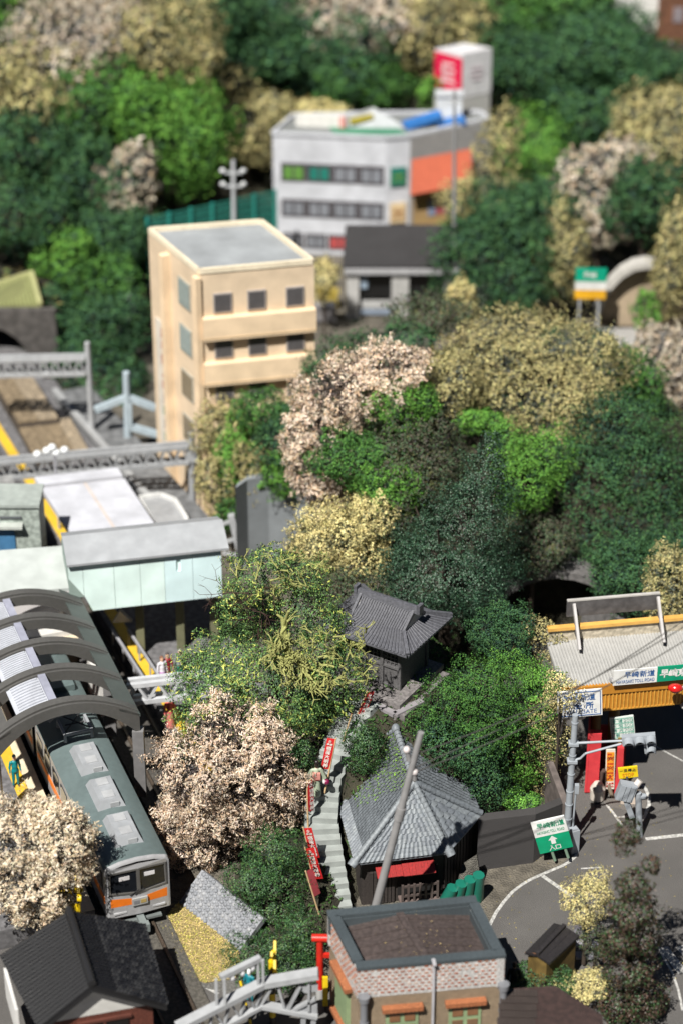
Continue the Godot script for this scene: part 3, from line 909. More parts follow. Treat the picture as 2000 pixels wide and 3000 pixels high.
	m.slab([p0 + u * yb, p0 + right * wl * 1.1 + u * yb, p0 + right * wl * 1.1 + left * wl + u * yb, p0 + left * wl + u * yb], -u * (yb - terr(p0.x, -43) + 1.0))
	put(m, "shaft", mat(Color(0.50, 0.49, 0.48), 0.7), t)
	var y1 := yb + 3.3
	m = M.new()
	m.slab([p0 + u * y1, p0 + right * wl * 1.12 + u * y1, p0 + right * wl * 1.12 + left * wl + u * y1, p0 + left * wl + u * y1], -u * 3.2)
	var cube := put(m, "cube_sign", mat(Color(0.70, 0.69, 0.72), 0.6), t)
	m = M.new()
	var ol := Vector3(-0.5, 0, 0.86)
	m.slab([p0 + left * wl + u * (yb + 0.15) + ol * 0.05, p0 + u * (yb + 0.15) + ol * 0.05, p0 + u * (y1 - 0.35) + ol * 0.05, p0 + left * wl + u * (y1 - 0.15) + ol * 0.05], -ol * 0.04)
	put(m, "red_panel", mat(Color(0.70, 0.01, 0.07), 0.5), cube)
	m = M.new()
	m.xf = Transform3D(Basis(-left, u, ol), p0 + left * wl * 0.8 + u * (yb + 2.3) + ol * 0.06)
	for r in [[0.2, 0.1, 0.9], [0.1, -0.35, 1.1], [0.2, -0.75, 0.9], [0.05, -1.15, 1.2]]:
		m.box(Vector3(r[0] + r[2] * 0.5, r[1], 0.02), Vector3(r[2], 0.2, 0.03))
	m.box(Vector3(0.3, -0.5, 0.02), Vector3(0.18, 1.1, 0.03))
	put(m, "lettering", mat(Color(0.80, 0.55, 0.58), 0.6), cube)
	m = M.new()
	m.xf = Transform3D(Basis(right, u, Vector3(0.5, 0, 0.86)), p0 + right * 0.5 + u * (yb + 2.0) + Vector3(0.5, 0, 0.86) * 0.02)
	for r in [[0.2, 0.1, 0.9], [0.1, -0.3, 1.1], [0.3, -0.7, 0.8]]:
		m.box(Vector3(r[0] + r[2] * 0.5, r[1], 0.02), Vector3(r[2], 0.12, 0.03))
	put(m, "lettering", mat(Color(0.62, 0.50, 0.55), 0.6), cube)
	# blue roofed stalls behind the office
	var blue := mat(Color(0.03, 0.17, 0.50), 0.6)
	for q in [[Vector3(5.38, 8.96, -36.80), 2.6, 0.25, "blue awning tilted over the dark yard left of the tower"], [Vector3(7.27, 8.66, -37.20), 1.9, 0.12, "flat blue canopy in front of the tower foot"]]:
		t = thing("blue_awning", q[3], "awning", Vector3(q[0].x, top, q[0].z))
		var b_ := Basis(Vector3(0.97, q[2], -0.2).normalized(), Vector3(-q[2], 1, 0).normalized(), Vector3(0.2, 0, 0.97))
		boxp(q[0], Vector3(q[1], 0.35, 1.0), "canopy", blue, t, b_)
		for s in [-0.45, 0.45]:
			var pp: Vector3 = q[0] + b_.x * q[1] * s
			rodp(Vector3(pp.x, top, pp.z), pp, 0.08, 0.08, "post", rail, t, 6)
	# kiosk shaft, white
	t = thing("white_kiosk", "white kiosk block standing before the red cube sign", "kiosk", Vector3(7.2, 8.5, -38.3))
	boxp(Vector3(7.2, 9.35, -38.3), Vector3(1.7, 1.7, 0.8), "body", mat(Color(0.72, 0.74, 0.76), 0.6), t)
	boxp(Vector3(7.2, 10.3, -38.3), Vector3(1.9, 0.2, 1.0), "roof", rail, t)
	# garage with the black roof
	var dark := mat(Color(0.035, 0.033, 0.035), 0.85, {"wear": "fine"})
	var gw := mat(Color(0.46, 0.455, 0.45), 0.8)
	t = thing("garage", "grey garage with a wide black roof and two dark bays", "building", Vector3(2.20, 0.00, -24.81))
	var g0 := Vector3(0.35, 0.00, -24.81)
	var g1 := Vector3(7.24, 0.00, -24.81)
	var gh: float = Vector3(0.35, 3.35, -25.50).y
	var gb := Vector3(0, 0, -4.6)
	for k in 3:
		var x: float = [g0.x + 0.35, lerpf(g0.x, g1.x, 0.49), g1.x - 0.35][k]
		boxp(Vector3(x, gh * 0.5, g0.z - 0.3), Vector3([0.8, 1.1, 0.7][k], gh, 0.6), "pillar", gw, t)
	boxp(Vector3((g0.x + g1.x) * 0.5, gh * 0.5, g0.z - 4.4), Vector3(g1.x - g0.x, gh, 0.3), "back_wall", dark, t)
	for s in [g0.x + 0.1, g1.x - 0.1]:
		boxp(Vector3(s, gh * 0.5 - 0.01, g0.z - 2.4), Vector3(0.2, gh - 0.1, 3.8), "side_wall", gw, t)
	m = M.new()
	m.slab([Vector3(g0.x - 0.3, gh + 0.45, g0.z + 0.15), Vector3(g1.x + 0.3, gh + 0.45, g0.z + 0.15), Vector3(g1.x + 0.1, gh + 1.0, g0.z - 5.2), Vector3(g0.x - 0.1, gh + 1.0, g0.z - 5.2)], -u * 0.2)
	put(m, "roof", dark, t)
	barp(Vector3(g0.x - 0.2, gh + 0.08, g0.z + 0.1), Vector3(g1.x + 0.2, gh + 0.08, g0.z + 0.1), 0.3, 0.36, "gutter", mat(Color(0.42, 0.42, 0.44), 0.6), t)
	var bay0 := lerpf(g0.x, g1.x, 0.28)
	for k in 3:
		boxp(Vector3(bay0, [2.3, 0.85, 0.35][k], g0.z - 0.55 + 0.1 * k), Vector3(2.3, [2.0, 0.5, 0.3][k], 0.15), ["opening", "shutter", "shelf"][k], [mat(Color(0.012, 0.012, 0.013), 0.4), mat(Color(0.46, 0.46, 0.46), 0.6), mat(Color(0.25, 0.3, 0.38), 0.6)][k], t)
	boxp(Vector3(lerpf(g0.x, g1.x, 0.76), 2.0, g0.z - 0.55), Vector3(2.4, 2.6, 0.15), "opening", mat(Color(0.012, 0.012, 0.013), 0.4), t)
	boxp(Vector3(bay0 - 0.9, 2.5, g0.z - 0.4), Vector3(0.5, 0.9, 0.3), "crate", mat(Color(0.30, 0.38, 0.48), 0.6), t)
	# items seen in the gap between the beige block and the garage
	for q in [["yellow_cart", Vector3(-0.89, 0.00, -26.35), Color(0.40, 0.30, 0.05), "low yellow cart in the gap left of the garage", "cart"], ["grey_bin", Vector3(-0.99, 0.00, -24.30), Color(0.22, 0.21, 0.22), "dark grey bin beside the beige block wall", "bin"], ["white_post_box", Vector3(8.68, 0.00, -26.35), Color(0.7, 0.75, 0.72), "white box on a post right of the garage", "box"]]:
		t = thing(q[0], q[3], q[4], q[1])
		boxp(q[1] + u * 0.75, Vector3(1.3, 0.9, 0.9), "body", mat(q[2], 0.7), t)
		boxp(q[1] + u * 1.25, Vector3(1.4, 0.1, 1.0), "lid", mat(q[2] * 1.2, 0.7), t)
		for s in [-0.5, 0.5]:
			rodp(q[1] + Vector3(s, 0, 0.3), q[1] + Vector3(s, 0.35, 0.3), 0.12, 0.12, "leg", grey, t, 8)
	# green net fence with teal posts
	var teal := mat(Color(0.02, 0.24, 0.20), 0.6)
	t = thing("net_fence", "green ball net on teal posts behind the beige block", "fence", Vector3(-8.45, 4.77, -30.00))
	var n0 := Vector3(-12.29, 6.48, -26.00)
	var n1 := Vector3(-4.36, 5.65, -32.50)
	var nl := []
	for k in 7:
		var p := n0.lerp(n1, k / 6.0)
		rodp(p - u * 5.5, p + u * 0.1, 0.13, 0.13, "post", teal, t, 8)
	for k in 9:
		barp(n0 - u * 0.5 * k, n1 - u * 0.5 * k, 0.06, 0.06, "cable", mat(Color(0.04, 0.28, 0.22), 0.6), t)
	m = M.new()
	m.quad(n0 - u * 4.5, n1 - u * 4.5, n1, n0)
	put(m, "net", mat(Color(0.03, 0.26, 0.21), 0.8, {"alpha": 0.6}), t)
	# lamp post before the net
	var l0 := Vector3(-6.87, 6.01, -26.00)
	t = thing("lamp_post", "tall grey lamp post with double arms before the green net", "lamp post", Vector3(l0.x, 0, -26.0))
	rodp(Vector3(l0.x, 0, -26), Vector3(-6.75, 10.40, -26.00), 0.18, 0.12, "pole", rail, t, 8)
	for k in 2:
		var p := Vector3(-6.79, 8.68, -26.00) + u * k * 0.9
		barp(p - Vector3(0.7, 0, 0), p + Vector3(0.7, 0, 0), 0.12, 0.12, "arm", rail, t)
		for s in [-0.65, 0.65]:
			var mm := M.new()
			mm.ball(p + Vector3(s, 0.15, 0), Vector3(0.2, 0.14, 0.2), 8, 5)
			put(mm, "lamp_head", mat(Color(0.7, 0.72, 0.74), 0.4), t)
	t = thing("floodlight_pole", "thin grey pole crossing in front of the office roof wing", "pole", Vector3(Vector3(7.27, 8.34, -26.00).x, 0, -26.0))
	rodp(Vector3(Vector3(7.27, 8.34, -26.00).x, 0, -26), Vector3(6.94, 14.99, -26.00), 0.17, 0.09, "shaft", mat(Color(0.30, 0.30, 0.31), 0.7), t, 8)
	boxp(Vector3(7.00, 14.22, -26.00), Vector3(0.9, 0.16, 0.16), "crossarm", rail, t)
	# hilltop houses at the upper right corner
	t = thing("white_house", "plain white house wall in the top right corner", "building", Vector3(21.21, 8.71, -52.00))
	var w0 := Vector3(21.19, 8.19, -52.00)
	boxp(w0 + Vector3(0, 3.2, -2), Vector3(3.3, 6.4, 4.0), "wall", mat(Color(0.72, 0.71, 0.69), 0.7), t)
	boxp(w0 + Vector3(0, 6.5, -2), Vector3(3.6, 0.3, 4.3), "roof", rail, t)
	boxp(w0 + Vector3(-0.4, 0.7, 0.4), Vector3(2.3, 1.2, 1.0), "porch", mat(Color(0.72, 0.71, 0.69), 0.7), t)
	t = thing("brown_house", "brown house with small grey windows at the right edge", "building", Vector3(23.87, 7.77, -51.00))
	w0 = Vector3(24.28, 7.13, -51.00)
	boxp(w0 + Vector3(0, 3.5, -2), Vector3(3.3, 7.6, 4.0), "wall", mat(Color(0.20, 0.085, 0.045), 0.8, {"wear": "grime"}), t)
	boxp(w0 + Vector3(0, 7.5, -2), Vector3(3.6, 0.3, 4.3), "roof", dark, t)
	for k in 2:
		boxp(w0 + Vector3(-0.3 - 0.5 * k, 4.4 - 2.5 * k, 0.03), Vector3(0.7, 1.1, 0.1), "window", mat(Color(0.25, 0.22, 0.24), 0.4), t)
	# distant tunnel mouth at the right with its sign
	var q0 := Vector3(18.87, 1.00, -21.21)
	t = thing("hillside_tunnel", "pale concrete tunnel ring with tan inside at the far right", "tunnel", q0)
	var ring := M.new()
	var tan_ := mat(Color(0.42, 0.33, 0.23), 0.8, {"wear": "fine"})
	var rr := 3.1
	var cyl := M.new()
	for i in 12:
		var a0 := PI * i / 12.0
		var a1 := PI * (i + 1) / 12.0
		var e0 := Vector3(cos(a0), sin(a0) * 1.5, 0)
		var e1 := Vector3(cos(a1), sin(a1) * 1.5, 0)
		ring.hexa([q0 + e0 * rr * 0.92 + Vector3(0, 0, 0.3), q0 + e0 * rr + Vector3(0, 0, 0.3), q0 + e0 * rr - Vector3(0, 0, 0.9), q0 + e0 * rr * 0.92 - Vector3(0, 0, 0.9), q0 + e1 * rr * 0.92 + Vector3(0, 0, 0.3), q0 + e1 * rr + Vector3(0, 0, 0.3), q0 + e1 * rr - Vector3(0, 0, 0.9), q0 + e1 * rr * 0.92 - Vector3(0, 0, 0.9)])
		cyl.quad(q0 + e0 * rr * 0.92, q0 + e0 * rr * 0.92 - Vector3(0, 0, 0.8), q0 + e1 * rr * 0.92 - Vector3(0, 0, 0.8), q0 + e1 * rr * 0.92)
	put(ring, "arch", mat(Color(0.50, 0.48, 0.45), 0.7), t)
	put(cyl, "lining", tan_, t)
	for k in 8:
		boxp(q0 + Vector3(0, 0.25 + 0.5 * k, -0.6 - 0.02 * k), Vector3(5.5 * sqrt(maxf(0.05, 1.0 - pow((0.5 * k + 0.25) / 4.5, 2))), 0.5, 0.2), "screen_wall", tan_, t)
	boxp(q0 + Vector3(0, 0.1, 1.6), Vector3(6.5, 0.4, 2.4), "apron", mat(Color(0.35, 0.34, 0.33), 0.9), t)
	var b0 := Vector3(14.35, 4.08, -19.50)
	t = thing("roadside_sign", "green white and yellow sign board left of the far tunnel", "sign", Vector3(b0.x + 1.0, 0, -19.5))
	for k in 3:
		boxp(b0 + Vector3(0.92, [1.75, 1.03, 0.45][k] - 0.3, 0), Vector3(1.9, [0.86, 0.54, 0.6][k], 0.14), ["green_panel", "white_panel", "yellow_panel"][k], mat([Color(0.0, 0.36, 0.22), Color(0.78, 0.78, 0.76), Color(0.80, 0.42, 0.02)][k], 0.5), t, Basis(Vector3.UP, -0.05))
	m = M.new()
	m.xf = Transform3D(Basis(), b0 + Vector3(0.45, 1.65, 0.075))
	kanji(m, "早崎", 0.36, 0.05)
	put(m, "lettering", mat(Color(0.75, 0.8, 0.75), 0.6), t)
	for s in [0.3, 1.5]:
		rodp(Vector3(b0.x + s, 0, -19.58), Vector3(b0.x + s, b0.y + 1.5, -19.58), 0.07, 0.07, "post", rail, t, 6)
	# railway tunnel at the left with a pale green guard roof over it
	var k0 := Vector3(-20.63, 0.00, -17.48)
	var wallm := mat(Color(0.115, 0.105, 0.10), 0.9, {"wear": "grime", "scale": 0.3})
	t = thing("railway_tunnel_portal", "dark grey railway tunnel portal at the left edge", "tunnel", k0)
	m = M.new()
	var ptop: float = raypt(170, 908, k0.z).y
	var xr: float = raypt(168, 1000, k0.z).x
	var rad := 2.9
	var cx: float = raypt(-42, 1085, k0.z).x
	var arch := []
	for i in 13:
		var a_ := PI * i / 12.0
		arch.append(Vector3(cx + cos(a_) * rad, sin(a_) * 2.95 + 0.1, k0.z))
	for i in 12:
		var p: Vector3 = arch[i]
		var q: Vector3 = arch[i + 1]
		m.quad(p, Vector3(p.x, ptop, k0.z), Vector3(q.x, ptop, k0.z), q)
		m.quad(p, q, q - Vector3(0, 0, 14), p - Vector3(0, 0, 14))
	m.quad(Vector3(cx + rad, 0, k0.z), Vector3(xr, 0, k0.z), Vector3(xr, ptop, k0.z), Vector3(cx + rad, ptop, k0.z))
	m.quad(Vector3(xr, 0, k0.z), Vector3(xr, 0, k0.z - 0.4), Vector3(xr, ptop, k0.z - 0.4), Vector3(xr, ptop, k0.z))
	m.quad(Vector3(cx - rad - 3.0, ptop, k0.z), Vector3(xr, ptop, k0.z), Vector3(xr, ptop, k0.z - 0.4), Vector3(cx - rad - 3.0, ptop, k0.z - 0.4))
	put(m, "face_wall", wallm, t)
	t = thing("slatted_guard_roof", "pale yellow green slatted roof above the railway tunnel", "roof", Vector3(cx, ptop, k0.z - 1))
	var kh := mat(Color(0.30, 0.32, 0.13), 0.7)
	var r0 := raypt(-40, 898, k0.z - 0.4)
	var r1 := raypt(118, 896, k0.z - 0.4)
	var r2 := raypt(92, 802, k0.z - 4.0)
	var r3 := raypt(-40, 845, k0.z - 4.0)
	m = M.new()
	m.slab([r0, r1, r2, r3], -u * 0.1)
	put(m, "sheet", mat(Color(0.19, 0.20, 0.08), 0.8), t)
	for i in 14:
		barp(r0.lerp(r1, i / 13.0) + u * 0.06, r3.lerp(r2, i / 13.0) + u * 0.06, 0.09, 0.1, "slat", kh, t)
	barp(r1 + u * 0.1, r2 + u * 0.1, 0.3, 0.25, "edge_beam", mat(Color(0.42, 0.42, 0.2), 0.7), t)
	barp(r2 + u * 0.1, r3 + u * 0.1, 0.2, 0.2, "edge_beam", mat(Color(0.42, 0.42, 0.2), 0.7), t)

func build_beige() -> void:
	var be := mat(Color(0.86, 0.66, 0.45), 0.75, {"wear": "fine", "scale": 0.12})
	var be2 := mat(Color(0.76, 0.60, 0.43), 0.75, {"wear": "fine", "scale": 0.12})
	var h := Vector3(-7.40, 15.02, 1.30).y
	var FL := Vector3(-7.42, 14.85, 0.93)
	var FR := Vector3(-1.42, 14.85, -0.36)
	var BR := Vector3(-4.31, 14.85, -5.69)
	var BL := Vector3(-10.41, 14.85, -4.53)
	var u := Vector3(0, 1, 0)
	var H := 14.85
	var base := Vector3(FL.x, 0, FL.z)
	var t := thing("apartment_block", "tall beige apartment block with balcony bands and grey flat roof", "building", base)
	var m := M.new()
	m.slab([FL, FR, BR, BL], -u * H)
	put(m, "wall", be2, t)
	m = M.new()
	var ce := (FL + FR + BR + BL) * 0.25
	m.slab([FL.lerp(ce, 0.06) + u * 0.03, FR.lerp(ce, 0.06) + u * 0.03, BR.lerp(ce, 0.06) + u * 0.03, BL.lerp(ce, 0.06) + u * 0.03], -u * 0.02)
	put(m, "roof", mat(Color(0.32, 0.34, 0.36), 0.8, {"wear": "fine", "scale": 0.1}), t)
	var cr := [FL, FR, BR, BL]
	for i in 4:
		var a: Vector3 = cr[i].lerp(ce, 0.018)
		var b: Vector3 = cr[(i + 1) % 4].lerp(ce, 0.018)
		barp(a + u * 0.12, b + u * 0.12, 0.2, 0.28, "parapet", mat(Color(0.82, 0.72, 0.55), 0.7), t)
	var d := (FR - FL).normalized()
	var out := Vector3(-d.z, 0, d.x)
	var W := (FR - FL).length()
	var glass := mat(Color(0.10, 0.095, 0.10), 0.3)
	var fr := mat(Color(0.40, 0.36, 0.34), 0.6)
	for s in 5:
		var top := H - 1.0 - s * 2.66
		# the front storeys: wall slab, three windows, balcony band below
		for k in 3:
			var cx: float = [0.125, 0.42, 0.755][k] * W
			var wn := M.new()
			var cc := FL + d * cx + d * 0.45 - u * (H - top + 0.75) + out * 0.03
			wn.box(cc, Vector3(1.0, 1.12, 0.12), Basis(d, u, out))
			var wo := put(wn, "window", fr, t)
			boxp(cc + out * 0.03, Vector3(0.84, 0.94, 0.1), "pane", glass, wo, Basis(d, u, out))
		var bandc := FL + d * W * 0.51 + out * 0.22 - u * (H - top + 2.12)
		if s < 5:
			boxp(bandc, Vector3(W * 0.985, 1.28, 0.44), "balcony", be, t, Basis(d, u, out))
			boxp(bandc - u * 0.48 + out * 0.23, Vector3(W * 0.985, 0.05, 0.04), "groove_strip", mat(Color(0.70, 0.52, 0.32), 0.8), t, Basis(d, u, out))
	# left face: fin, stair windows, vertical lettering
	var e := (BL - FL).normalized()
	var ol := Vector3(e.z, 0, -e.x)
	if ol.x > 0: ol = -ol
	var L := (BL - FL).length()
	boxp(FL + e * L * 0.60 + ol * 0.22 - u * (H * 0.5 + 0.15), Vector3(0.45, H - 0.3, 0.5), "fin", be, t, Basis(e, u, ol))
	boxp(FL + e * 0.08 + ol * 0.1 - u * (H * 0.5 + 0.1), Vector3(0.5, H - 0.2, 0.3), "corner_pier", be, t, Basis(e, u, ol))
	for s in 5:
		var wn := M.new()
		var cc := FL + e * L * 0.28 - u * (1.85 + s * 2.72) + ol * 0.02
		wn.box(cc, Vector3(1.45, 1.6, 0.1), Basis(e, u, ol))
		var wo := put(wn, "stair_window", mat(Color(0.42, 0.40, 0.34), 0.6), t)
		boxp(cc + ol * 0.03, Vector3(1.25, 1.4, 0.1), "pane", mat(Color(0.30, 0.36, 0.35) if s < 2 else Color(0.24, 0.20, 0.14), 0.25), wo, Basis(e, u, ol))
	m = M.new()
	m.xf = Transform3D(Basis(-e, u, ol), BL - e * 1.2 - u * 5.0 + ol * 0.03)
	boxp(BL - e * 0.95 - u * 8.6 + ol * 0.02, Vector3(0.75, 7.6, 0.06), "name_board", mat(Color(0.72, 0.66, 0.58), 0.7), t, Basis(-e, u, ol))
	var cols := [Color(0.45, 0.10, 0.08), Color(0.30, 0.28, 0.30), Color(0.05, 0.28, 0.14)]
	for k in 9:
		m = M.new()
		m.xf = Transform3D(Basis(-e, u, ol), BL - e * 1.2 - u * (5.2 + k * 0.8) + ol * 0.05)
		kanji(m, "東早新入明通所道口"[k], 0.55, 0.09)
		put(m, "lettering", mat(cols[0] if k < 5 else cols[2 - k % 2], 0.6), t)

# ---------------------------------------------------------------- station
func build_station() -> void:
	var u := Vector3(0, 1, 0)
	var yel := mat(Color(0.72, 0.46, 0.03), 0.7, {"wear": "fine"})
	var con := mat(Color(0.19, 0.185, 0.195), 0.9, {"wear": "grime", "scale": 0.5})
	var cream := mat(Color(0.72, 0.62, 0.45), 0.8, {"wear": "fine"})
	# right platform
	var a := Vector3(-7.23, 1.00, 24.15)
	var b := Vector3(-19.25, 1.00, -4.88)
	var d := (b - a).normalized()
	var s := Vector3(-d.z, 0, d.x)
	if s.x < 0: s = -s
	b = a + d * 60.0
	a = a - d * 2.0
	var m := M.new()
	m.slab([a, a + s * 5.4, b + s * 5.4, b], -u * 1.0)
	var pf := struct(m, "platform", con)
	m = M.new()
	m.slab([a + s * 0.25 + u * 0.02, a + s * 0.8 + u * 0.02, b + s * 0.8 + u * 0.02, b + s * 0.25 + u * 0.02], -u * 0.015)
	put(m, "yellow_strip", yel, pf)
	# left platform beside the train
	a = Vector3(-10.47, 1.00, 35.53)
	b = Vector3(-14.73, 1.00, 23.87)
	d = (b - a).normalized()
	s = Vector3(d.z, 0, -d.x)
	if s.x > 0: s = -s
	b = a + d * 50.0
	m = M.new()
	m.slab([a, b, b + s * 5.0, a + s * 5.0], -u * 1.0)
	m.xf = Transform3D()
	pf = struct(m, "platform", con)
	m = M.new()
	m.slab([a - u * -0.02, b + u * 0.02, b + s * 0.62 + u * 0.02, a + s * 0.62 + u * 0.02], -u * 0.015)
	put(m, "cream_edge", cream, pf)
	m = M.new()
	m.slab([a + s * 0.63 + u * 0.02, b + s * 0.63 + u * 0.02, b + s * 1.2 + u * 0.02, a + s * 1.2 + u * 0.02], -u * 0.015)
	put(m, "yellow_strip", yel, pf)
	# far grey trackside wall and the strips of yellow line seen between roofs
	var c0 := Vector3(-16.96, 1.60, -11.37)
	var c1 := Vector3(-8.74, 1.60, 4.96)
	var t := thing("trackside_wall", "long grey concrete wall running from the tunnel past the beige block", "wall", Vector3(c1.x, 0, c1.z))
	m = M.new()
	var sd := (c1 - c0).normalized()
	var sn := Vector3(-sd.z, 0, sd.x)
	m.slab([c0, c1, c1 - sn * 2.2, c0 - sn * 2.2], -u * 1.6)
	put(m, "wall", mat(Color(0.20, 0.205, 0.215), 0.85, {"wear": "grime", "scale": 0.3}), t)
	barp(c0 + u * 0.15, c1 + u * 0.15, 0.35, 0.3, "coping", mat(Color(0.34, 0.345, 0.355), 0.85), t)
	# arched canopy over the near track
	var steel := mat(Color(0.105, 0.102, 0.098), 0.45, {"wear": "fine", "scale": 0.8})
	var top0 := Vector3(-8.98, 5.40, 27.34)
	var foot := Vector3(top0.x, 1.0, top0.z)
	var ax := Vector3(-0.345, 0, -0.939)
	var ay := Vector3(-0.939, 0, 0.345)
	var span := 6.7
	t = thing("arched_canopy", "dark grey arched steel station canopy over the silver train", "canopy", Vector3(foot.x, 0, foot.z))
	var dist := [0.0, 2.75, 5.05, 7.3, 9.5]
	for k in dist.size():
		var o: Vector3 = top0 + ax * dist[k]
		var rib := M.new()
		var n := 20
		for i in n:
			var q := []
			for j in [i, i + 1]:
				var x: float = float(j) / n
				var rise := 1.25 * (1.0 - pow(2.0 * x - 1.0, 2))
				var th := 0.5 + 0.62 * pow(absf(2.0 * x - 1.0), 3)
				q.append([o + ay * span * x + u * rise, o + ay * span * x + u * (rise - th)])
			var bk := ax * 0.62
			rib.hexa([q[1][1], q[0][1], q[0][1] + bk * 0.2, q[1][1] + bk * 0.2, q[1][0], q[0][0], q[0][0] + bk * 0.2, q[1][0] + bk * 0.2])
			# the flange on top of the rib, set back behind a groove
			rib.hexa([q[1][0] + bk * 0.32 + u * -0.06, q[0][0] + bk * 0.32 + u * -0.06, q[0][0] + bk - u * 0.06, q[1][0] + bk - u * 0.06, q[1][0] + bk * 0.32 + u * 0.05, q[0][0] + bk * 0.32 + u * 0.05, q[0][0] + bk + u * 0.05, q[1][0] + bk + u * 0.05])
		put(rib, "arch_rib", steel, t)
		if k == 0 or k == 2 or k == 4:
			for e in [0.06, span - 0.06]:
				var p: Vector3 = o + ay * e + ax * 0.15
				barp(Vector3(p.x, 0.9, p.z), p - u * 0.9, 0.5, 0.5, "column", mat(Color(0.20, 0.195, 0.20), 0.45), t)
	m = M.new()
	var e0 := top0 - ax * 0.0 + ay * -0.05
	m.slab([e0 + u * -0.02, e0 + ax * 11.2 - u * 0.02, e0 + ax * 11.2 + ay * 0.95 + u * 0.5, e0 + ay * 0.95 + u * 0.5], -u * 0.12)
	put(m, "side_plate", mat(Color(0.085, 0.10, 0.095), 0.45, {"wear": "fine"}), t)
	m = M.new()
	var e1 := top0 + ay * (span + 0.05)
	m.slab([e1 - ay * 0.95 + u * 0.5, e1 - ay * 0.95 + ax * 11.2 + u * 0.5, e1 + ax * 11.2 - u * 0.02, e1 - u * 0.02], -u * 0.12)
	put(m, "side_plate", steel, t)
	# corrugated sheets between the ribs
	var sheet := mat(Color(0.50, 0.52, 0.58), 0.5, {"wear": "fine"})
	var strip := mat(Color(0.36, 0.37, 0.46), 0.5)
	for k in 4:
		var z0: float = dist[k] + 0.64
		var z1: float = dist[k + 1] - 0.02
		m = M.new()
		var n2 := 22
		for i in n2:
			var x0 := lerpf(0.57, 0.80, float(i) / n2)
			var x1 := lerpf(0.57, 0.80, float(i + 1) / n2)
			var y0 := 1.25 * (1.0 - pow(2.0 * x0 - 1.0, 2)) - 0.1 + 0.0
			var y1 := 1.25 * (1.0 - pow(2.0 * x1 - 1.0, 2)) - 0.1 + 0.0
			m.quad(top0 + ay * span * x0 + u * y0 + ax * z0, top0 + ay * span * x0 + u * y0 + ax * z1, top0 + ay * span * x1 + u * y1 + ax * z1, top0 + ay * span * x1 + u * y1 + ax * z0)
		put(m, "roof_sheet", sheet, t)
		for i in 10:
			var zz := lerpf(z0 + 0.1, z1 - 0.1, i / 9.0)
			m = M.new()
			for j in 5:
				var x0 := lerpf(0.59, 0.775, j / 5.0)
				var x1 := lerpf(0.59, 0.775, (j + 1) / 5.0)
				m.bar(top0 + ay * span * x0 + u * (1.25 * (1.0 - pow(2.0 * x0 - 1.0, 2)) - 0.07) + ax * zz, top0 + ay * span * x1 + u * (1.25 * (1.0 - pow(2.0 * x1 - 1.0, 2)) - 0.07) + ax * zz, 0.09, 0.09)
			put(m, "corrugation", sheet, t)
		m = M.new()
		var xx := 0.555
		var yy := 1.25 * (1.0 - pow(2.0 * xx - 1.0, 2)) - 0.02
		m.bar(top0 + ay * span * xx + u * yy + ax * z0, top0 + ay * span * xx + u * yy + ax * z1, 0.34, 0.12)
		put(m, "purlin", strip, t)
	m = M.new()
	m.ball(top0 + ax * 5.0 + ay * 3.6 + u * 0.5, Vector3(0.26, 0.12, 0.2), 10, 6)
	put(m, "lamp", mat(Color(0.02, 0.03, 0.05), 0.2), t)
	# things inside under the canopy: a bench with hoardings
	t = thing("station_booth", "cream and brown platform booth seen between the canopy ribs", "booth", Vector3(-14.15, 1.00, 18.04))
	var bb := Basis(-ay, u, -ax)
	boxp(Vector3(-14.16, 1.00, 17.89) + u * 1.2, Vector3(3.0, 2.4, 1.6), "body", mat(Color(0.17, 0.13, 0.09), 0.8), t, bb)
	boxp(Vector3(-14.16, 1.00, 17.89) + u * 2.5, Vector3(3.1, 0.2, 1.8), "roof", mat(Color(0.70, 0.60, 0.44), 0.8), t, bb)
	boxp(Vector3(-14.16, 1.00, 17.89) + u * 2.75, Vector3(2.8, 0.3, 1.2), "sign_band", mat(Color(0.7, 0.68, 0.66), 0.8), t, bb)
	t = thing("poster_stand", "white poster stand with a red stripe under the canopy", "stand", Vector3(-11.72, 1.00, 20.09))
	boxp(Vector3(-11.72, 1.00, 20.09) + u * 1.0, Vector3(0.2, 2.0, 2.4), "panel", mat(Color(0.72, 0.70, 0.68), 0.7), t, bb)
	boxp(Vector3(-11.72, 1.00, 20.09) + u * 1.5 + bb.x * 0.11, Vector3(0.03, 0.2, 2.3), "red_stripe", mat(Color(0.6, 0.05, 0.06), 0.6), t, bb)
	t = thing("flower_tub", "white and yellow flower tub under the third canopy rib", "flower tub", Vector3(-13.99, 1.00, 19.51))
	m = M.new()
	m.lathe(Vector3(-13.99, 1.00, 19.51), [Vector2(0.3, 0), Vector2(0.42, 0.5), Vector2(0.36, 0.5)], 12)
	put(m, "tub", mat(Color(0.45, 0.42, 0.02), 0.7), t)
	m = M.new()
	m.ball(Vector3(-13.99, 1.00, 19.51) + u * 0.65, Vector3(0.42, 0.3, 0.42), 8, 5)
	put(m, "blossom", mat(Color(0.75, 0.72, 0.74), 0.9, {"bump": 10.0}), t)
	# mint coloured footbridge hall
	var mint := [mat(Color(0.80, 0.98, 0.95), 0.6, {"wear": "fine", "scale": 0.1}), mat(Color(0.74, 0.94, 0.98), 0.6, {"wear": "fine", "scale": 0.1})]
	var roofm := mat(Color(0.36, 0.375, 0.40), 0.7, {"wear": "fine", "scale": 0.2})
	var f1 := Vector3(-5.78, 4.60, 16.18)
	var f0 := Vector3(-13.01, 4.60, 17.72)
	var h1: float = raypt(655, 1602, f1.z).y
	var h0: float = raypt(208, 1648, f0.z).y
	h0 = (h0 + h1) * 0.5
	h1 = h0
	var bd := (f1 - f0).normalized()
	var bo := Vector3(bd.z, 0, -bd.x)
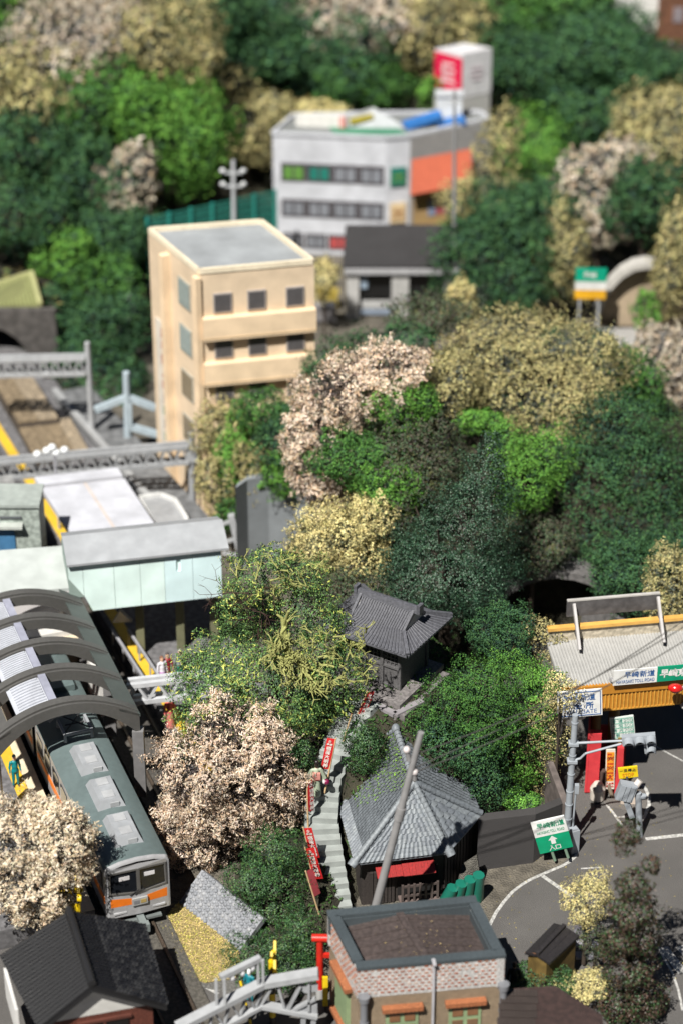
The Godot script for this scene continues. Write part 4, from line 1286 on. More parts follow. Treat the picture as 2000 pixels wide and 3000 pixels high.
	if bo.z > 0: bo = -bo
	t = thing("footbridge_hall", "mint walled footbridge hall with grey roof across the platforms", "footbridge", Vector3(f0.x, 0, f0.z))
	var wide := 2.7
	m = M.new()
	var g0 := f0 + bd * 0.95
	m.slab([Vector3(f0.x, h0 - 0.05, f0.z) + bo * 0.1, Vector3(f1.x, h0 - 0.05, f1.z) + bo * 0.1, Vector3(f1.x, h0 - 0.05, f1.z) + bo * wide, Vector3(f0.x, h0 - 0.05, f0.z) + bo * wide], -u * 2.0)
	put(m, "body", mat(Color(0.28, 0.36, 0.33), 0.8), t)
	m = M.new()
	m.slab([g0 + bo * 0.1 + u * 0.1, f1 + bo * 0.1 + u * 0.1, f1 + bo * wide + u * 0.1, g0 + bo * wide + u * 0.1], -u * 0.1)
	put(m, "floor", mat(Color(0.07, 0.10, 0.06), 0.9), t)
	var cuts := [0.0, 0.095, 0.295, 0.465, 0.625, 0.81, 1.0]
	for k in 6:
		var p0: Vector3 = f0.lerp(f1, cuts[k] + 0.0012)
		var p1: Vector3 = f0.lerp(f1, cuts[k + 1] - 0.0012)
		m = M.new()
		var bot0 := 0.0
		if k == 0:
			m.slab([Vector3(p0.x, h0 - 0.9, p0.z), Vector3(p1.x, f0.y + 0.9, p1.z), Vector3(p1.x, h0, p1.z), Vector3(p0.x, h0, p0.z)], bo * 0.1)
		elif k == 1:
			var g1: Vector3 = f0.lerp(f1, 0.145)
			m.slab([Vector3(p0.x, f0.y + 0.9, p0.z), Vector3(g1.x, f0.y, g1.z), Vector3(p1.x, f0.y, p1.z), Vector3(p1.x, h0, p1.z), Vector3(p0.x, h0, p0.z)], bo * 0.1)
		elif k == 4:
			# the panel with the little square window
			var w0 := 0.42
			var w1 := 0.58
			var y0 := lerpf(f0.y, h0, 0.60)
			var y1 := lerpf(f0.y, h0, 0.82)
			for r in [[0.0, 0.42, f0.y, h0], [0.58, 1.0, f0.y, h0], [0.42, 0.58, f0.y, y0], [0.42, 0.58, y1, h0]]:
				var q0 := p0.lerp(p1, r[0])
				var q1 := p0.lerp(p1, r[1])
				m.slab([Vector3(q0.x, r[2], q0.z), Vector3(q1.x, r[2], q1.z), Vector3(q1.x, r[3], q1.z), Vector3(q0.x, r[3], q0.z)], bo * 0.1)
			var q2 := p0.lerp(p1, w0) + bo * 0.09
			var q3 := p0.lerp(p1, w1) + bo * 0.09
			slabp([Vector3(q2.x, y0, q2.z), Vector3(q3.x, y0, q3.z), Vector3(q3.x, y1, q3.z), Vector3(q2.x, y1, q2.z)], bo * 0.05, "window", mint[0], t)
		else:
			m.slab([Vector3(p0.x, f0.y, p0.z), Vector3(p1.x, f0.y, p1.z), Vector3(p1.x, h0, p1.z), Vector3(p0.x, h0, p0.z)], bo * 0.1)
		put(m, "wall_panel", mint[1 if k > 3 else 0], t)
	m = M.new()
	var o2 := -bo * 0.22
	m.slab([Vector3(f0.x, h0 + 0.0, f0.z) + o2 - bd * 0.05, Vector3(f1.x, h0, f1.z) + o2 + bd * 0.35, Vector3(f1.x, h0 + 0.55, f1.z) + bo * (wide * 0.6) + bd * 0.35, Vector3(f0.x, h0 + 0.55, f0.z) + bo * (wide * 0.6) - bd * 0.05], -u * 0.12)
	put(m, "roof", roofm, t)
	m = M.new()
	m.slab([Vector3(f0.x, h0 + 0.55, f0.z) + bo * (wide * 0.6), Vector3(f1.x, h0 + 0.55, f1.z) + bo * (wide * 0.6) + bd * 0.3, Vector3(f1.x, h0, f1.z) + bo * (wide + 0.2) + bd * 0.3, Vector3(f0.x, h0, f0.z) + bo * (wide + 0.2)], -u * 0.12)
	put(m, "roof", roofm, t)
	for k in 3:
		var p := f0.lerp(f1, [0.47, 0.74, 0.97][k]) + bo * 1.4
		barp(Vector3(p.x, 1.0, p.z), Vector3(p.x, f0.y, p.z), 0.4, 0.4, "column", mat(Color(0.16, 0.16, 0.09), 0.8), t)
	# pale hall that continues the footbridge to the left
	var hall := mat(Color(0.48, 0.515, 0.505), 0.7, {"wear": "fine", "scale": 0.15})
	var whit := mat(Color(0.66, 0.63, 0.64), 0.7, {"wear": "fine", "scale": 0.15})
	var q0 := Vector3(-12.83, 5.90, 17.48)
	var q1 := Vector3(-18.86, 5.90, 18.35)
	t = thing("station_hall", "low pale grey green station hall roof left of the mint bridge", "building", Vector3(q0.x, 0, q0.z))
	var hd := (q0 - q1).normalized()
	var hb := Vector3(hd.z, 0, -hd.x)
	if hb.z > 0: hb = -hb
	var rb := hb * 3.1 - hd * 0.25
	slabp([q1, q0, q0 + rb + u * 0.55, q1 + rb + u * 0.55], -u * 0.15, "roof", hall, t)
	m = M.new()
	m.slab([q1 - u * 0.16, q0 - u * 0.16, q0 - u * 0.16 + hb * 2.9, q1 - u * 0.16 + hb * 2.9], -u * 1.15)
	put(m, "wall", whit, t)
	m = M.new()
	m.hexa([q0 + hd * 0.02 - u * 1.3, q0 + hd * 0.22 - u * 1.3, q0 + hd * 0.22 + rb - u * 1.0, q0 + hd * 0.02 + rb - u * 1.0, q0 + hd * 0.02 + u * 0.1, q0 + hd * 0.22 + u * 0.1, q0 + hd * 0.22 + rb + u * 0.7, q0 + hd * 0.02 + rb + u * 0.7])
	put(m, "gable", mat(Color(0.74, 0.73, 0.73), 0.7), t)
	boxp(q0 + hd * 0.55 + rb * 0.62 + u * 0.1, Vector3(0.75, 1.6, 1.5), "porch", mat(Color(0.74, 0.74, 0.75), 0.7), t, Basis(hd, u, -hb))
	boxp(q0 + hd * 0.94 + rb * 0.62 + u * 0.15, Vector3(0.04, 0.5, 0.9), "window", mat(Color(0.45, 0.60, 0.62), 0.4), t, Basis(hd, u, -hb))
	# pale green hut
	var hz := Vector3(-16.12, 4.20, 12.08)
	t = thing("plant_hut", "small pale green hut with blue window above the station hall", "hut", hz)
	var pg := mat(Color(0.46, 0.52, 0.48), 0.75, {"wear": "grime", "scale": 0.6})
	var hx := raypt(122, 1600, hz.z).x
	boxp(Vector3(hx - 2.0, 5.6, hz.z - 1.0), Vector3(4.0, 3.3, 2.0), "wall", pg, t)
	boxp(Vector3(hx - 2.0, 7.33, hz.z - 1.0), Vector3(4.1, 0.16, 2.2), "roof", mat(Color(0.36, 0.40, 0.38), 0.75), t)
	var wx := raypt(20, 1590, hz.z).x
	boxp(Vector3(wx - 0.3, raypt(20, 1590, hz.z).y, hz.z + 0.03), Vector3(1.5, 1.5, 0.12), "window", mat(Color(0.07, 0.20, 0.38), 0.3), t)
	boxp(Vector3(wx - 0.1, raypt(20, 1535, hz.z).y, hz.z + 0.2), Vector3(2.0, 0.16, 0.5), "hood", mat(Color(0.5, 0.53, 0.5), 0.7), t)
	boxp(Vector3(hx - 0.5, 4.5, hz.z + 0.04), Vector3(0.3, 0.3, 0.1), "vent", mat(Color(0.08, 0.08, 0.07), 0.7), t)
	boxp(Vector3(wx + 0.3, raypt(20, 1515, hz.z).y, hz.z + 0.04), Vector3(1.1, 0.1, 0.1), "vent", mat(Color(0.10, 0.11, 0.12), 0.7), t)
	# grey roof with salmon edge behind the hut
	var k0 := Vector3(-18.66, 5.00, 7.89)
	var k1 := Vector3(-16.44, 5.00, 7.53)
	t = thing("grey_shed", "grey roofed shed with salmon edge behind the pale green hut", "shed", Vector3(k1.x, 0, k1.z))
	slabp([k0, k1, k1 + Vector3(-0.9, 0.1, -2.6), k0 + Vector3(-0.9, 0.1, -2.6)], -u * 0.2, "roof", mat(Color(0.40, 0.40, 0.40), 0.8, {"wear": "grime"}), t)
	barp(k0 + u * -0.2 + Vector3(0, 0, 0.06), k1 + u * -0.2 + Vector3(0, 0, 0.06), 0.1, 0.35, "fascia", mat(Color(0.62, 0.38, 0.28), 0.7), t)
	boxp((k0 + k1) * 0.5 + Vector3(-0.5, -2.7, -1.3), Vector3(2.2, 4.6, 2.2), "wall", whit, t)
	# lilac platform canopy
	var lil := mat(Color(0.55, 0.56, 0.62), 0.7, {"wear": "fine", "scale": 0.12})
	var r0 := Vector3(-13.48, 4.40, 10.53)
	var r1 := Vector3(-9.28, 4.40, 9.57)
	var r2 := Vector3(-11.48, 4.40, 4.07)
	var r3 := Vector3(-15.79, 4.40, 5.10)
	t = thing("platform_canopy", "flat pale lilac platform canopy behind the mint footbridge", "canopy", Vector3((r0.x + r2.x) * 0.5, 0, (r0.z + r2.z) * 0.5))
	slabp([r0, r1, r2, r3], -u * 0.3, "roof", lil, t)
	var r4 := r3 + (r3 - r0) * 0.06
	var r5 := r2 + (r2 - r1) * 0.06
	slabp([r4, r5, r5 + (r2 - r1) * 0.16, r4 + (r3 - r0) * 0.16], -u * 0.3, "roof", lil, t)
	for k in 9:
		var p := r4.lerp(r5, (k + 0.5) / 9.0) - u * 0.35
		barp(p, p + (r0 - r3) * 0.05, 0.3, 0.16, "truss_block", mat(Color(0.42, 0.38, 0.33), 0.7), t)
	barp(r4 - u * 0.5, r5 - u * 0.5, 0.12, 0.2, "edge_beam", mat(Color(0.09, 0.07, 0.06), 0.8), t)
	barp(r0.lerp(r1, 0.52) + u * 0.012, r3.lerp(r2, 0.52) + u * 0.012, 0.16, 0.03, "rust_streak", mat(Color(0.60, 0.53, 0.50), 0.8), t)
	for k in 3:
		var p := r0.lerp(r3, 0.15 + 0.35 * k).lerp(r1.lerp(r2, 0.15 + 0.35 * k), 0.4)
		barp(Vector3(p.x, 1.0, p.z), p - u * 0.3, 0.3, 0.3, "column", whit, t)
	# shelter roof with a white rim
	t = thing("shelter", "flat grey shelter roof with a white rounded rim", "shelter", Vector3(-9.35, 0.00, 1.87))
	var rim := []
	var rin := []
	var sc_ := [Vector3(-9.46, 2.60, 7.18), Vector3(-7.96, 2.60, 6.65), Vector3(-8.23, 2.60, 5.23), Vector3(-8.94, 2.60, 3.33), Vector3(-9.75, 2.60, 2.74), Vector3(-10.87, 2.60, 3.11)]
	slabp(sc_, -u * 0.2, "roof", mat(Color(0.33, 0.335, 0.35), 0.7, {"wear": "fine"}), t)
	for i in 5:
		barp(sc_[i + 1 if i < 5 else 0], sc_[(i + 2) % 6], 0.22, 0.34, "rim", mat(Color(0.68, 0.68, 0.68), 0.6), t)
	for i in [0, 1, 3]:
		var p: Vector3 = sc_[i].lerp(sc_[4], 0.15)
		rodp(Vector3(p.x, 0, p.z), p - u * 0.2, 0.1, 0.1, "post", whit, t, 6)
	# handrail on the platform stair
	var hr := mat(Color(0.34, 0.34, 0.37), 0.5)
	t = thing("handrail", "pale grey handrails of the platform stair under the footbridge", "railing", Vector3(-10.48, 1.00, 15.93))
	for k in 2:
		var p := Vector3(-11.36, 1.90, 15.02) + Vector3(k * 0.8, 0, 0)
		var q := Vector3(-9.46, 1.90, 19.38) + Vector3(k * 0.8, 0, 0)
		barp(p, q, 0.12, 0.12, "rail", hr, t)
		for i in 4:
			var w := p.lerp(q, i / 3.0)
			barp(Vector3(w.x, 1.0, w.z), w, 0.08, 0.08, "post", hr, t)
	t = thing("canopy_brace", "pale triangular bracket hanging under the footbridge floor", "bracket", Vector3(-10.87, 2.50, 15.45))
	m = M.new()
	m.slab([Vector3(-11.22, 3.00, 16.08), Vector3(-10.32, 2.60, 15.36), Vector3(-10.73, 4.20, 16.88)], Vector3(0, -0.1, -0.4))
	put(m, "plate", hr, t)
	# passengers' bench and posters by the tan railcars
	t = thing("white_lamp_cluster", "cluster of white globe lamps above the near boarded deck", "lamp", Vector3(-15.19, 5.60, 3.55))
	for k in 5:
		m = M.new()
		m.ball(Vector3(-15.19, 5.60, 3.55) + Vector3([-0.9, -0.4, 0.1, 0.55, -0.1][k], [0, 0.2, 0.1, 0.25, 0.4][k], 0), Vector3(0.25, 0.2, 0.25), 8, 5)
		put(m, "globe", mat(Color(0.8, 0.82, 0.84), 0.4), t)
	rodp(Vector3(t.position.x, 0, t.position.z), t.position, 0.08, 0.08, "post", hr, t, 6)
	# blue tarpaulin heap at the foot of the slope
	t = thing("blue_tarp", "bright blue tarpaulin bundle beside the trackside wall", "tarp", Vector3(-12.97, 0.00, -7.21))
	m = M.new()
	m.ball(Vector3(-13.05, 0.00, -7.46) + u * 0.7, Vector3(0.75, 0.75, 0.6), 9, 6)
	m.ball(Vector3(-13.43, 0.00, -7.96) + u * 0.5, Vector3(0.6, 0.5, 0.5), 9, 6)
	put(m, "sheet", mat(Color(0.01, 0.10, 0.42), 0.5), t)
	t = thing("station_nameplate", "dark slanted sign on a post among trees left of the beige block", "sign", Vector3(-13.38, 0.76, -20.00))
	rodp(Vector3(Vector3(-13.38, 0.76, -20.00).x, terr(-16.0, -20.0), -20), Vector3(-13.07, 4.03, -20.00), 0.1, 0.1, "post", hr, t, 6)
	boxp(Vector3(-13.10, 3.08, -19.80), Vector3(0.8, 1.7, 0.15), "board", mat(Color(0.16, 0.16, 0.18), 0.6), t, Basis(Vector3(0, 0, 1), -0.2))

func build_train() -> void:
	var u := Vector3(0, 1, 0)
	var d := Vector3(-6.46, 0.20, 39.80) - Vector3(-7.99, 0.20, 35.73)
	d.y = 0
	d = d.normalized()
	var right := Vector3(d.z, 0, -d.x)
	var o := (Vector3(-9.83, 0.95, 35.89) + Vector3(-7.31, 0.95, 35.28)) * 0.5
	o.y = 0.25
	var T := Transform3D(Basis(right, u, d), o)
	var silver := mat(Color(0.46, 0.46, 0.48), 0.36, {"wear": "fine", "scale": 0.6, "metal": 0.2})
	var roofm := mat(Color(0.125, 0.165, 0.168), 0.5, {"wear": "fine", "scale": 0.5})
	var grey := mat(Color(0.32, 0.335, 0.36), 0.6, {"wear": "fine"})
	var orange := mat(Color(0.86, 0.20, 0.015), 0.45)
	var glass := mat(Color(0.012, 0.014, 0.018), 0.08)
	var dark := mat(Color(0.03, 0.03, 0.032), 0.6)
	var rubber := mat(Color(0.11, 0.105, 0.10), 0.5)
	var W := 1.40
	var y0 := 0.70
	var ys := 3.10
	# section: left side, rounded shoulder, roof
	var sec := []
	for i in 7:
		var a := PI * 0.5 * i / 6.0
		sec.append(Vector2(W - 0.22 + 0.22 * cos(a) - 0.0, ys + 0.25 * sin(a)))
	sec.append(Vector2(0.75, 3.47))
	sec.append(Vector2(0.0, 3.53))
	var full := []
	for p in sec: full.append(p)
	for i in range(sec.size() - 2, -1, -1): full.append(Vector2(-sec[i].x, sec[i].y))
	for car in 2:
		var za := 0.0 if car == 0 else -12.35
		var zb := -11.8 if car == 0 else -30.0
		var t := thing("commuter_train" if car == 0 else "train_car", "silver commuter train car with orange front band leaving the arched canopy" if car == 0 else "second grey roofed train car still under the arched canopy", "train", T * Vector3(0, 0, za))
		var m := M.new()
		m.xf = T
		# roof skin
		for i in full.size() - 1:
			var p: Vector2 = full[i]
			var q: Vector2 = full[i + 1]
			var np := Vector3(p.x * 0.6, 1.0 + (p.y - ys) * 2.0, 0).normalized()
			var nq := Vector3(q.x * 0.6, 1.0 + (q.y - ys) * 2.0, 0).normalized()
			m.trin(Vector3(p.x, p.y, za - 0.12), Vector3(p.x, p.y, zb), Vector3(q.x, q.y, zb), np, np, nq)
			m.trin(Vector3(p.x, p.y, za - 0.12), Vector3(q.x, q.y, zb), Vector3(q.x, q.y, za - 0.12), np, nq, nq)
		put(m, "roof", roofm, t)
		m = M.new()
		m.xf = T
		m.quad(Vector3(W, y0, za - 0.12), Vector3(W, y0, zb), Vector3(W, ys, zb), Vector3(W, ys, za - 0.12))
		m.quad(Vector3(-W, y0, zb), Vector3(-W, y0, za - 0.12), Vector3(-W, ys, za - 0.12), Vector3(-W, ys, zb))
		var back := [Vector3(W, y0, zb), Vector3(-W, y0, zb)]
		for i in range(full.size() - 1, -1, -1): back.append(Vector3(full[i].x, full[i].y, zb))
		m.flat(back)
		m.quad(Vector3(-W, y0, zb), Vector3(W, y0, zb), Vector3(W, y0, za - 0.12), Vector3(-W, y0, za - 0.12))
		var body := put(m, "body", silver, t)
		# front frame of the car: a swept band round the face
		if car == 0:
			var face := [Vector2(W, y0)]
			for p in full: face.append(p)
			face.append(Vector2(-W, y0))
			m = M.new()
			m.xf = T
			for i in face.size() - 1:
				var p: Vector2 = face[i]
				var q: Vector2 = face[i + 1]
				var pi := Vector2(p.x * 0.93, lerpf(2.0, p.y, 0.93))
				var qi := Vector2(q.x * 0.93, lerpf(2.0, q.y, 0.93))
				if i == 0: pi.y = y0
				if i == face.size() - 2: qi.y = y0
				m.quad(Vector3(p.x, p.y, -0.12), Vector3(q.x, q.y, -0.12), Vector3(q.x * 0.985, lerpf(2, q.y, 0.985), 0.04), Vector3(p.x * 0.985, lerpf(2, p.y, 0.985), 0.04))
				m.quad(Vector3(p.x * 0.985, lerpf(2, p.y, 0.985), 0.04), Vector3(q.x * 0.985, lerpf(2, q.y, 0.985), 0.04), Vector3(qi.x, qi.y, 0.07), Vector3(pi.x, pi.y, 0.07))
			put(m, "front_frame", silver, t)
			var fx := 1.30
			var bend := 0.08
			for h in [-1, 1]:   # slightly pointed face: two halves
				var x1: float = fx * h
				var lo := [Vector3(0, y0, 0.07 + bend), Vector3(x1, y0, 0.07), Vector3(x1, 1.88, 0.07), Vector3(0, 1.74, 0.07 + bend)]
				var hi := [Vector3(0, 3.08, 0.03 + bend), Vector3(x1, 3.02, 0.03), Vector3(x1 * 0.93, 3.26, 0.07), Vector3(0, 3.32, 0.07)]
				for q in [lo, hi]:
					if h < 0: q.reverse()
					m = M.new()
					m.xf = T
					m.flat(q)
					put(m, "front_panel", silver, t)
			for h in [-1, 1]:
				var xs: float = 1.24 * h
				m = M.new()
				m.xf = T
				var q := [Vector3(0.03 * h, 1.82, 0.02 + bend), Vector3(xs, 1.96, 0.02), Vector3(xs * 0.985, 3.0, -0.02), Vector3(0.03 * h, 3.05, -0.02 + bend)]
				if h < 0: q.reverse()
				m.flat(q)
				var pane := put(m, "windscreen", glass, t)
				m = M.new()
				m.xf = T
				for e in [[q[0], q[1]], [q[1], q[2]], [q[2], q[3]], [q[3], q[0]]]:
					m.bar(e[0] + Vector3(0, 0, 0.02), e[1] + Vector3(0, 0, 0.02), 0.09, 0.09)
				put(m, "frame", rubber, pane)
				m = M.new()
				m.xf = T
				m.box(Vector3(0.55 * h - 0.05, 2.68, 0.045 + bend * 0.4), Vector3(0.46, 0.2, 0.015))
				put(m, "notice", mat(Color(0.7, 0.68, 0.7), 0.6), pane)
				m = M.new()
				m.xf = T
				var st := [Vector3(0.33 * h, 1.27, 0.075 + bend * 0.75), Vector3(1.24 * h, 1.27, 0.078), Vector3(1.24 * h, 1.72, 0.078), Vector3(0.33 * h, 1.6, 0.075 + bend * 0.75)]
				if h < 0: st.reverse()
				m.slab(st, Vector3(0, 0, -0.02))
				put(m, "orange_band", orange, t)
				m = M.new()
				m.xf = T
				m.box(Vector3(0.85 * h, 0.92, 0.10), Vector3(0.56, 0.09, 0.07))
				put(m, "tail_lamp", mat(Color(0.5, 0.5, 0.52), 0.3), t)
			m = M.new()
			m.xf = T
			m.bar(Vector3(0, 1.78, 0.06 + bend), Vector3(0, 3.08, 0.02 + bend), 0.08, 0.07)
			put(m, "centre_post", rubber, t)
			m = M.new()
			m.xf = T
			m.box(Vector3(0.0, 1.42, 0.11 + bend), Vector3(0.68, 0.36, 0.08))
			var pl := put(m, "number_plate", mat(Color(0.40, 0.40, 0.40), 0.5), t)
			for k in 2:
				m = M.new()
				m.xf = T
				m.box(Vector3(-0.15 + 0.3 * k, 1.42, 0.155 + bend), Vector3(0.24, 0.18, 0.02))
				put(m, "lens", mat([Color(0.25, 0.25, 0.27), Color(0.45, 0.33, 0.12)][k], 0.3), pl)
			for s in [-0.42, -0.2]:
				m = M.new()
				m.xf = T
				m.bar(Vector3(s, 1.80, 0.10 + bend), Vector3(s + 0.42, 2.02, 0.09 + bend), 0.03, 0.03)
				put(m, "wiper", dark, t)
			m = M.new()
			m.xf = T
			m.box(Vector3(0, 0.45, 0.25), Vector3(0.3, 0.3, 0.75))
			m.box(Vector3(0, 0.42, 0.72), Vector3(0.42, 0.4, 0.3))
			put(m, "coupler", mat(Color(0.20, 0.23, 0.23), 0.6), t)
			m = M.new()
			m.xf = T
			m.box(Vector3(0, 0.35, 0.05), Vector3(1.9, 0.1, 0.22))
			put(m, "guard_bar", mat(Color(0.16, 0.18, 0.18), 0.6), t)
			# air conditioners
			for k in 3:
				m = M.new()
				m.xf = T
				var zc := -2.05 - 2.72 * k
				var b := [Vector2(0.62, 1.05), Vector2(0.50, 0.88)]
				m.hexa([Vector3(-0.64, 3.44, zc + 1.05), Vector3(0.64, 3.44, zc + 1.05), Vector3(0.64, 3.44, zc - 1.05), Vector3(-0.64, 3.44, zc - 1.05), Vector3(-0.46, 3.86, zc + 0.84), Vector3(0.46, 3.86, zc + 0.84), Vector3(0.46, 3.86, zc - 0.84), Vector3(-0.46, 3.86, zc - 0.84)])
				var ac := put(m, "air_conditioner", grey, t)
				for q in [-0.5, 0.45]:
					m = M.new()
					m.xf = T
					m.box(Vector3(0.0, 3.87, zc + q), Vector3(0.5, 0.05, 0.5))
					put(m, "grille", mat(Color(0.40, 0.41, 0.43), 0.6), ac)
				m = M.new()
				m.xf = T
				m.box(Vector3(0.15, 3.66, zc + 0.98), Vector3(0.4, 0.2, 0.06))
				put(m, "hatch", mat(Color(0.40, 0.41, 0.43), 0.6), ac)
			# folded pantograph
			m = M.new()
			m.xf = T
			var zp := -9.9
			for s in [-0.62, 0.62]:
				m.rod(Vector3(s, 3.55, zp + 0.75), Vector3(s, 3.95, zp + 0.75), 0.09, 0.06, 8)
				m.rod(Vector3(s, 3.55, zp - 0.5), Vector3(s, 3.95, zp - 0.5), 0.09, 0.06, 8)
				m.bar(Vector3(s, 3.92, zp + 0.75), Vector3(s, 3.92, zp - 0.5), 0.12, 0.1)
			m.bar(Vector3(-0.62, 3.92, zp + 0.75), Vector3(0.62, 3.92, zp + 0.75), 0.1, 0.1)
			var base := put(m, "pantograph", grey, t)
			for e in [[Vector3(-0.55, 4.0, zp + 0.6), Vector3(0.5, 4.1, zp - 0.6)], [Vector3(0.55, 4.0, zp + 0.6), Vector3(-0.5, 4.1, zp - 0.6)], [Vector3(-0.45, 4.0, zp + 0.1), Vector3(0.45, 4.0, zp + 0.1)]]:
				m = M.new()
				m.xf = T
				m.rod(e[0], e[1], 0.035, 0.035, 6)
				put(m, "arm", dark, base)
			for k in 2:
				m = M.new()
				m.xf = T
				m.tube([Vector3(-1.05, 3.95, zp - 0.5 - 0.3 * k), Vector3(-0.8, 4.15, zp - 0.5 - 0.3 * k), Vector3(0.8, 4.15, zp - 0.5 - 0.3 * k), Vector3(1.05, 3.95, zp - 0.5 - 0.3 * k)], 0.085, 8)
				put(m, "contact_shoe", grey, base)
		# side windows, doors, stripe, running gear
		for sd in [-1, 1]:
			m = M.new()
			m.xf = T
			m.box(Vector3((W + 0.012) * sd, 1.5, (za + zb) * 0.5), Vector3(0.03, 0.34, za - zb - 0.5))
			put(m, "side_stripe", orange, t)
			for k in 8:
				m = M.new()
				m.xf = T
				m.box(Vector3((W + 0.015) * sd, 2.35, za - 1.0 - 1.42 * k), Vector3(0.03, 0.9, 1.0))
				put(m, "side_window", glass, t)
		for k in 2:
			m = M.new()
			m.xf = T
			m.box(Vector3(0, 0.35, za - 1.8 - 7.5 * k), Vector3(2.2, 0.5, 2.6))
			put(m, "bogie", dark, t)
		if car == 1:
			m = M.new()
			m.xf = T
			m.box(Vector3(0.3, 3.62, za - 1.6), Vector3(1.2, 0.3, 1.6))
			put(m, "air_conditioner", roofm, t)
			m = M.new()
			m.xf = T
			m.box(Vector3(0, 1.9, za + 0.27), Vector3(1.0, 2.2, 0.5))
			put(m, "gangway", dark, t)
	# tan wooden covers over the far tracks
	var tan_ := mat(Color(0.29, 0.22, 0.14), 0.8, {"wear": "grime", "scale": 0.5})
	var tan2 := mat(Color(0.40, 0.32, 0.225), 0.8, {"wear": "grime", "scale": 0.5})
	for k in 2:
		var p0 := Vector3(-17.21, 1.50, -3.36) if k == 0 else Vector3(-18.57, 1.90, -7.08)
		var p1 := Vector3(-14.29, 1.50, -4.45) if k == 0 else Vector3(-16.33, 1.90, -7.67)
		var p3 := Vector3(-18.68, 1.50, -7.34) if k == 0 else Vector3(-20.72, 1.90, -12.47)
		var dx := (p1 - p0)
		var dz := (p3 - p0)
		var t := thing("track_cover", "tan boarded deck over the track nearest the platform canopy" if k == 0 else "farther tan boarded deck reaching towards the railway tunnel", "deck", Vector3(p0.x, 0, p0.z))
		for h in 4:
			var q0 := p0 + dx * (h / 4.0 + 0.006)
			var q1 := p0 + dx * ((h + 1) / 4.0 - 0.006)
			slabp([q0, q1, q1 + dz, q0 + dz], -u * 0.12, "board", tan2 if h > 1 and k == 1 or h == 3 else tan_, t)
		var m2 := M.new()
		m2.slab([p0 - u * 0.13, p1 - u * 0.13, p1 + dz - u * 0.13, p0 + dz - u * 0.13], -u * 1.2)
		put(m2, "frame", mat(Color(0.10, 0.08, 0.065), 0.8, {"wear": "grime"}), t)

# ---------------------------------------------------------------- overhead line gantries
func truss(t: Node, a: Vector3, b: Vector3, deep: float, wide: float, k: int, mt: Material, chord := 0.2, brace := 0.12) -> void:
	var u := Vector3(0, deep, 0)
	var d := (b - a).normalized()
	var s := Vector3(-d.z, 0, d.x) * wide * 0.5
	for q in [s, -s]:
		barp(a + q, b + q, chord, chord, "chord", mt, t)
		barp(a + q + u, b + q + u, chord, chord, "chord", mt, t)
		for i in k:
			var p0: Vector3 = a.lerp(b, float(i) / k) + q
			var p1: Vector3 = a.lerp(b, (i + 0.5) / k) + q + u
			var p2: Vector3 = a.lerp(b, (i + 1.0) / k) + q
			barp(p0, p1, brace, brace * 0.7, "brace", mt, t)
			barp(p1, p2, brace, brace * 0.7, "brace", mt, t)

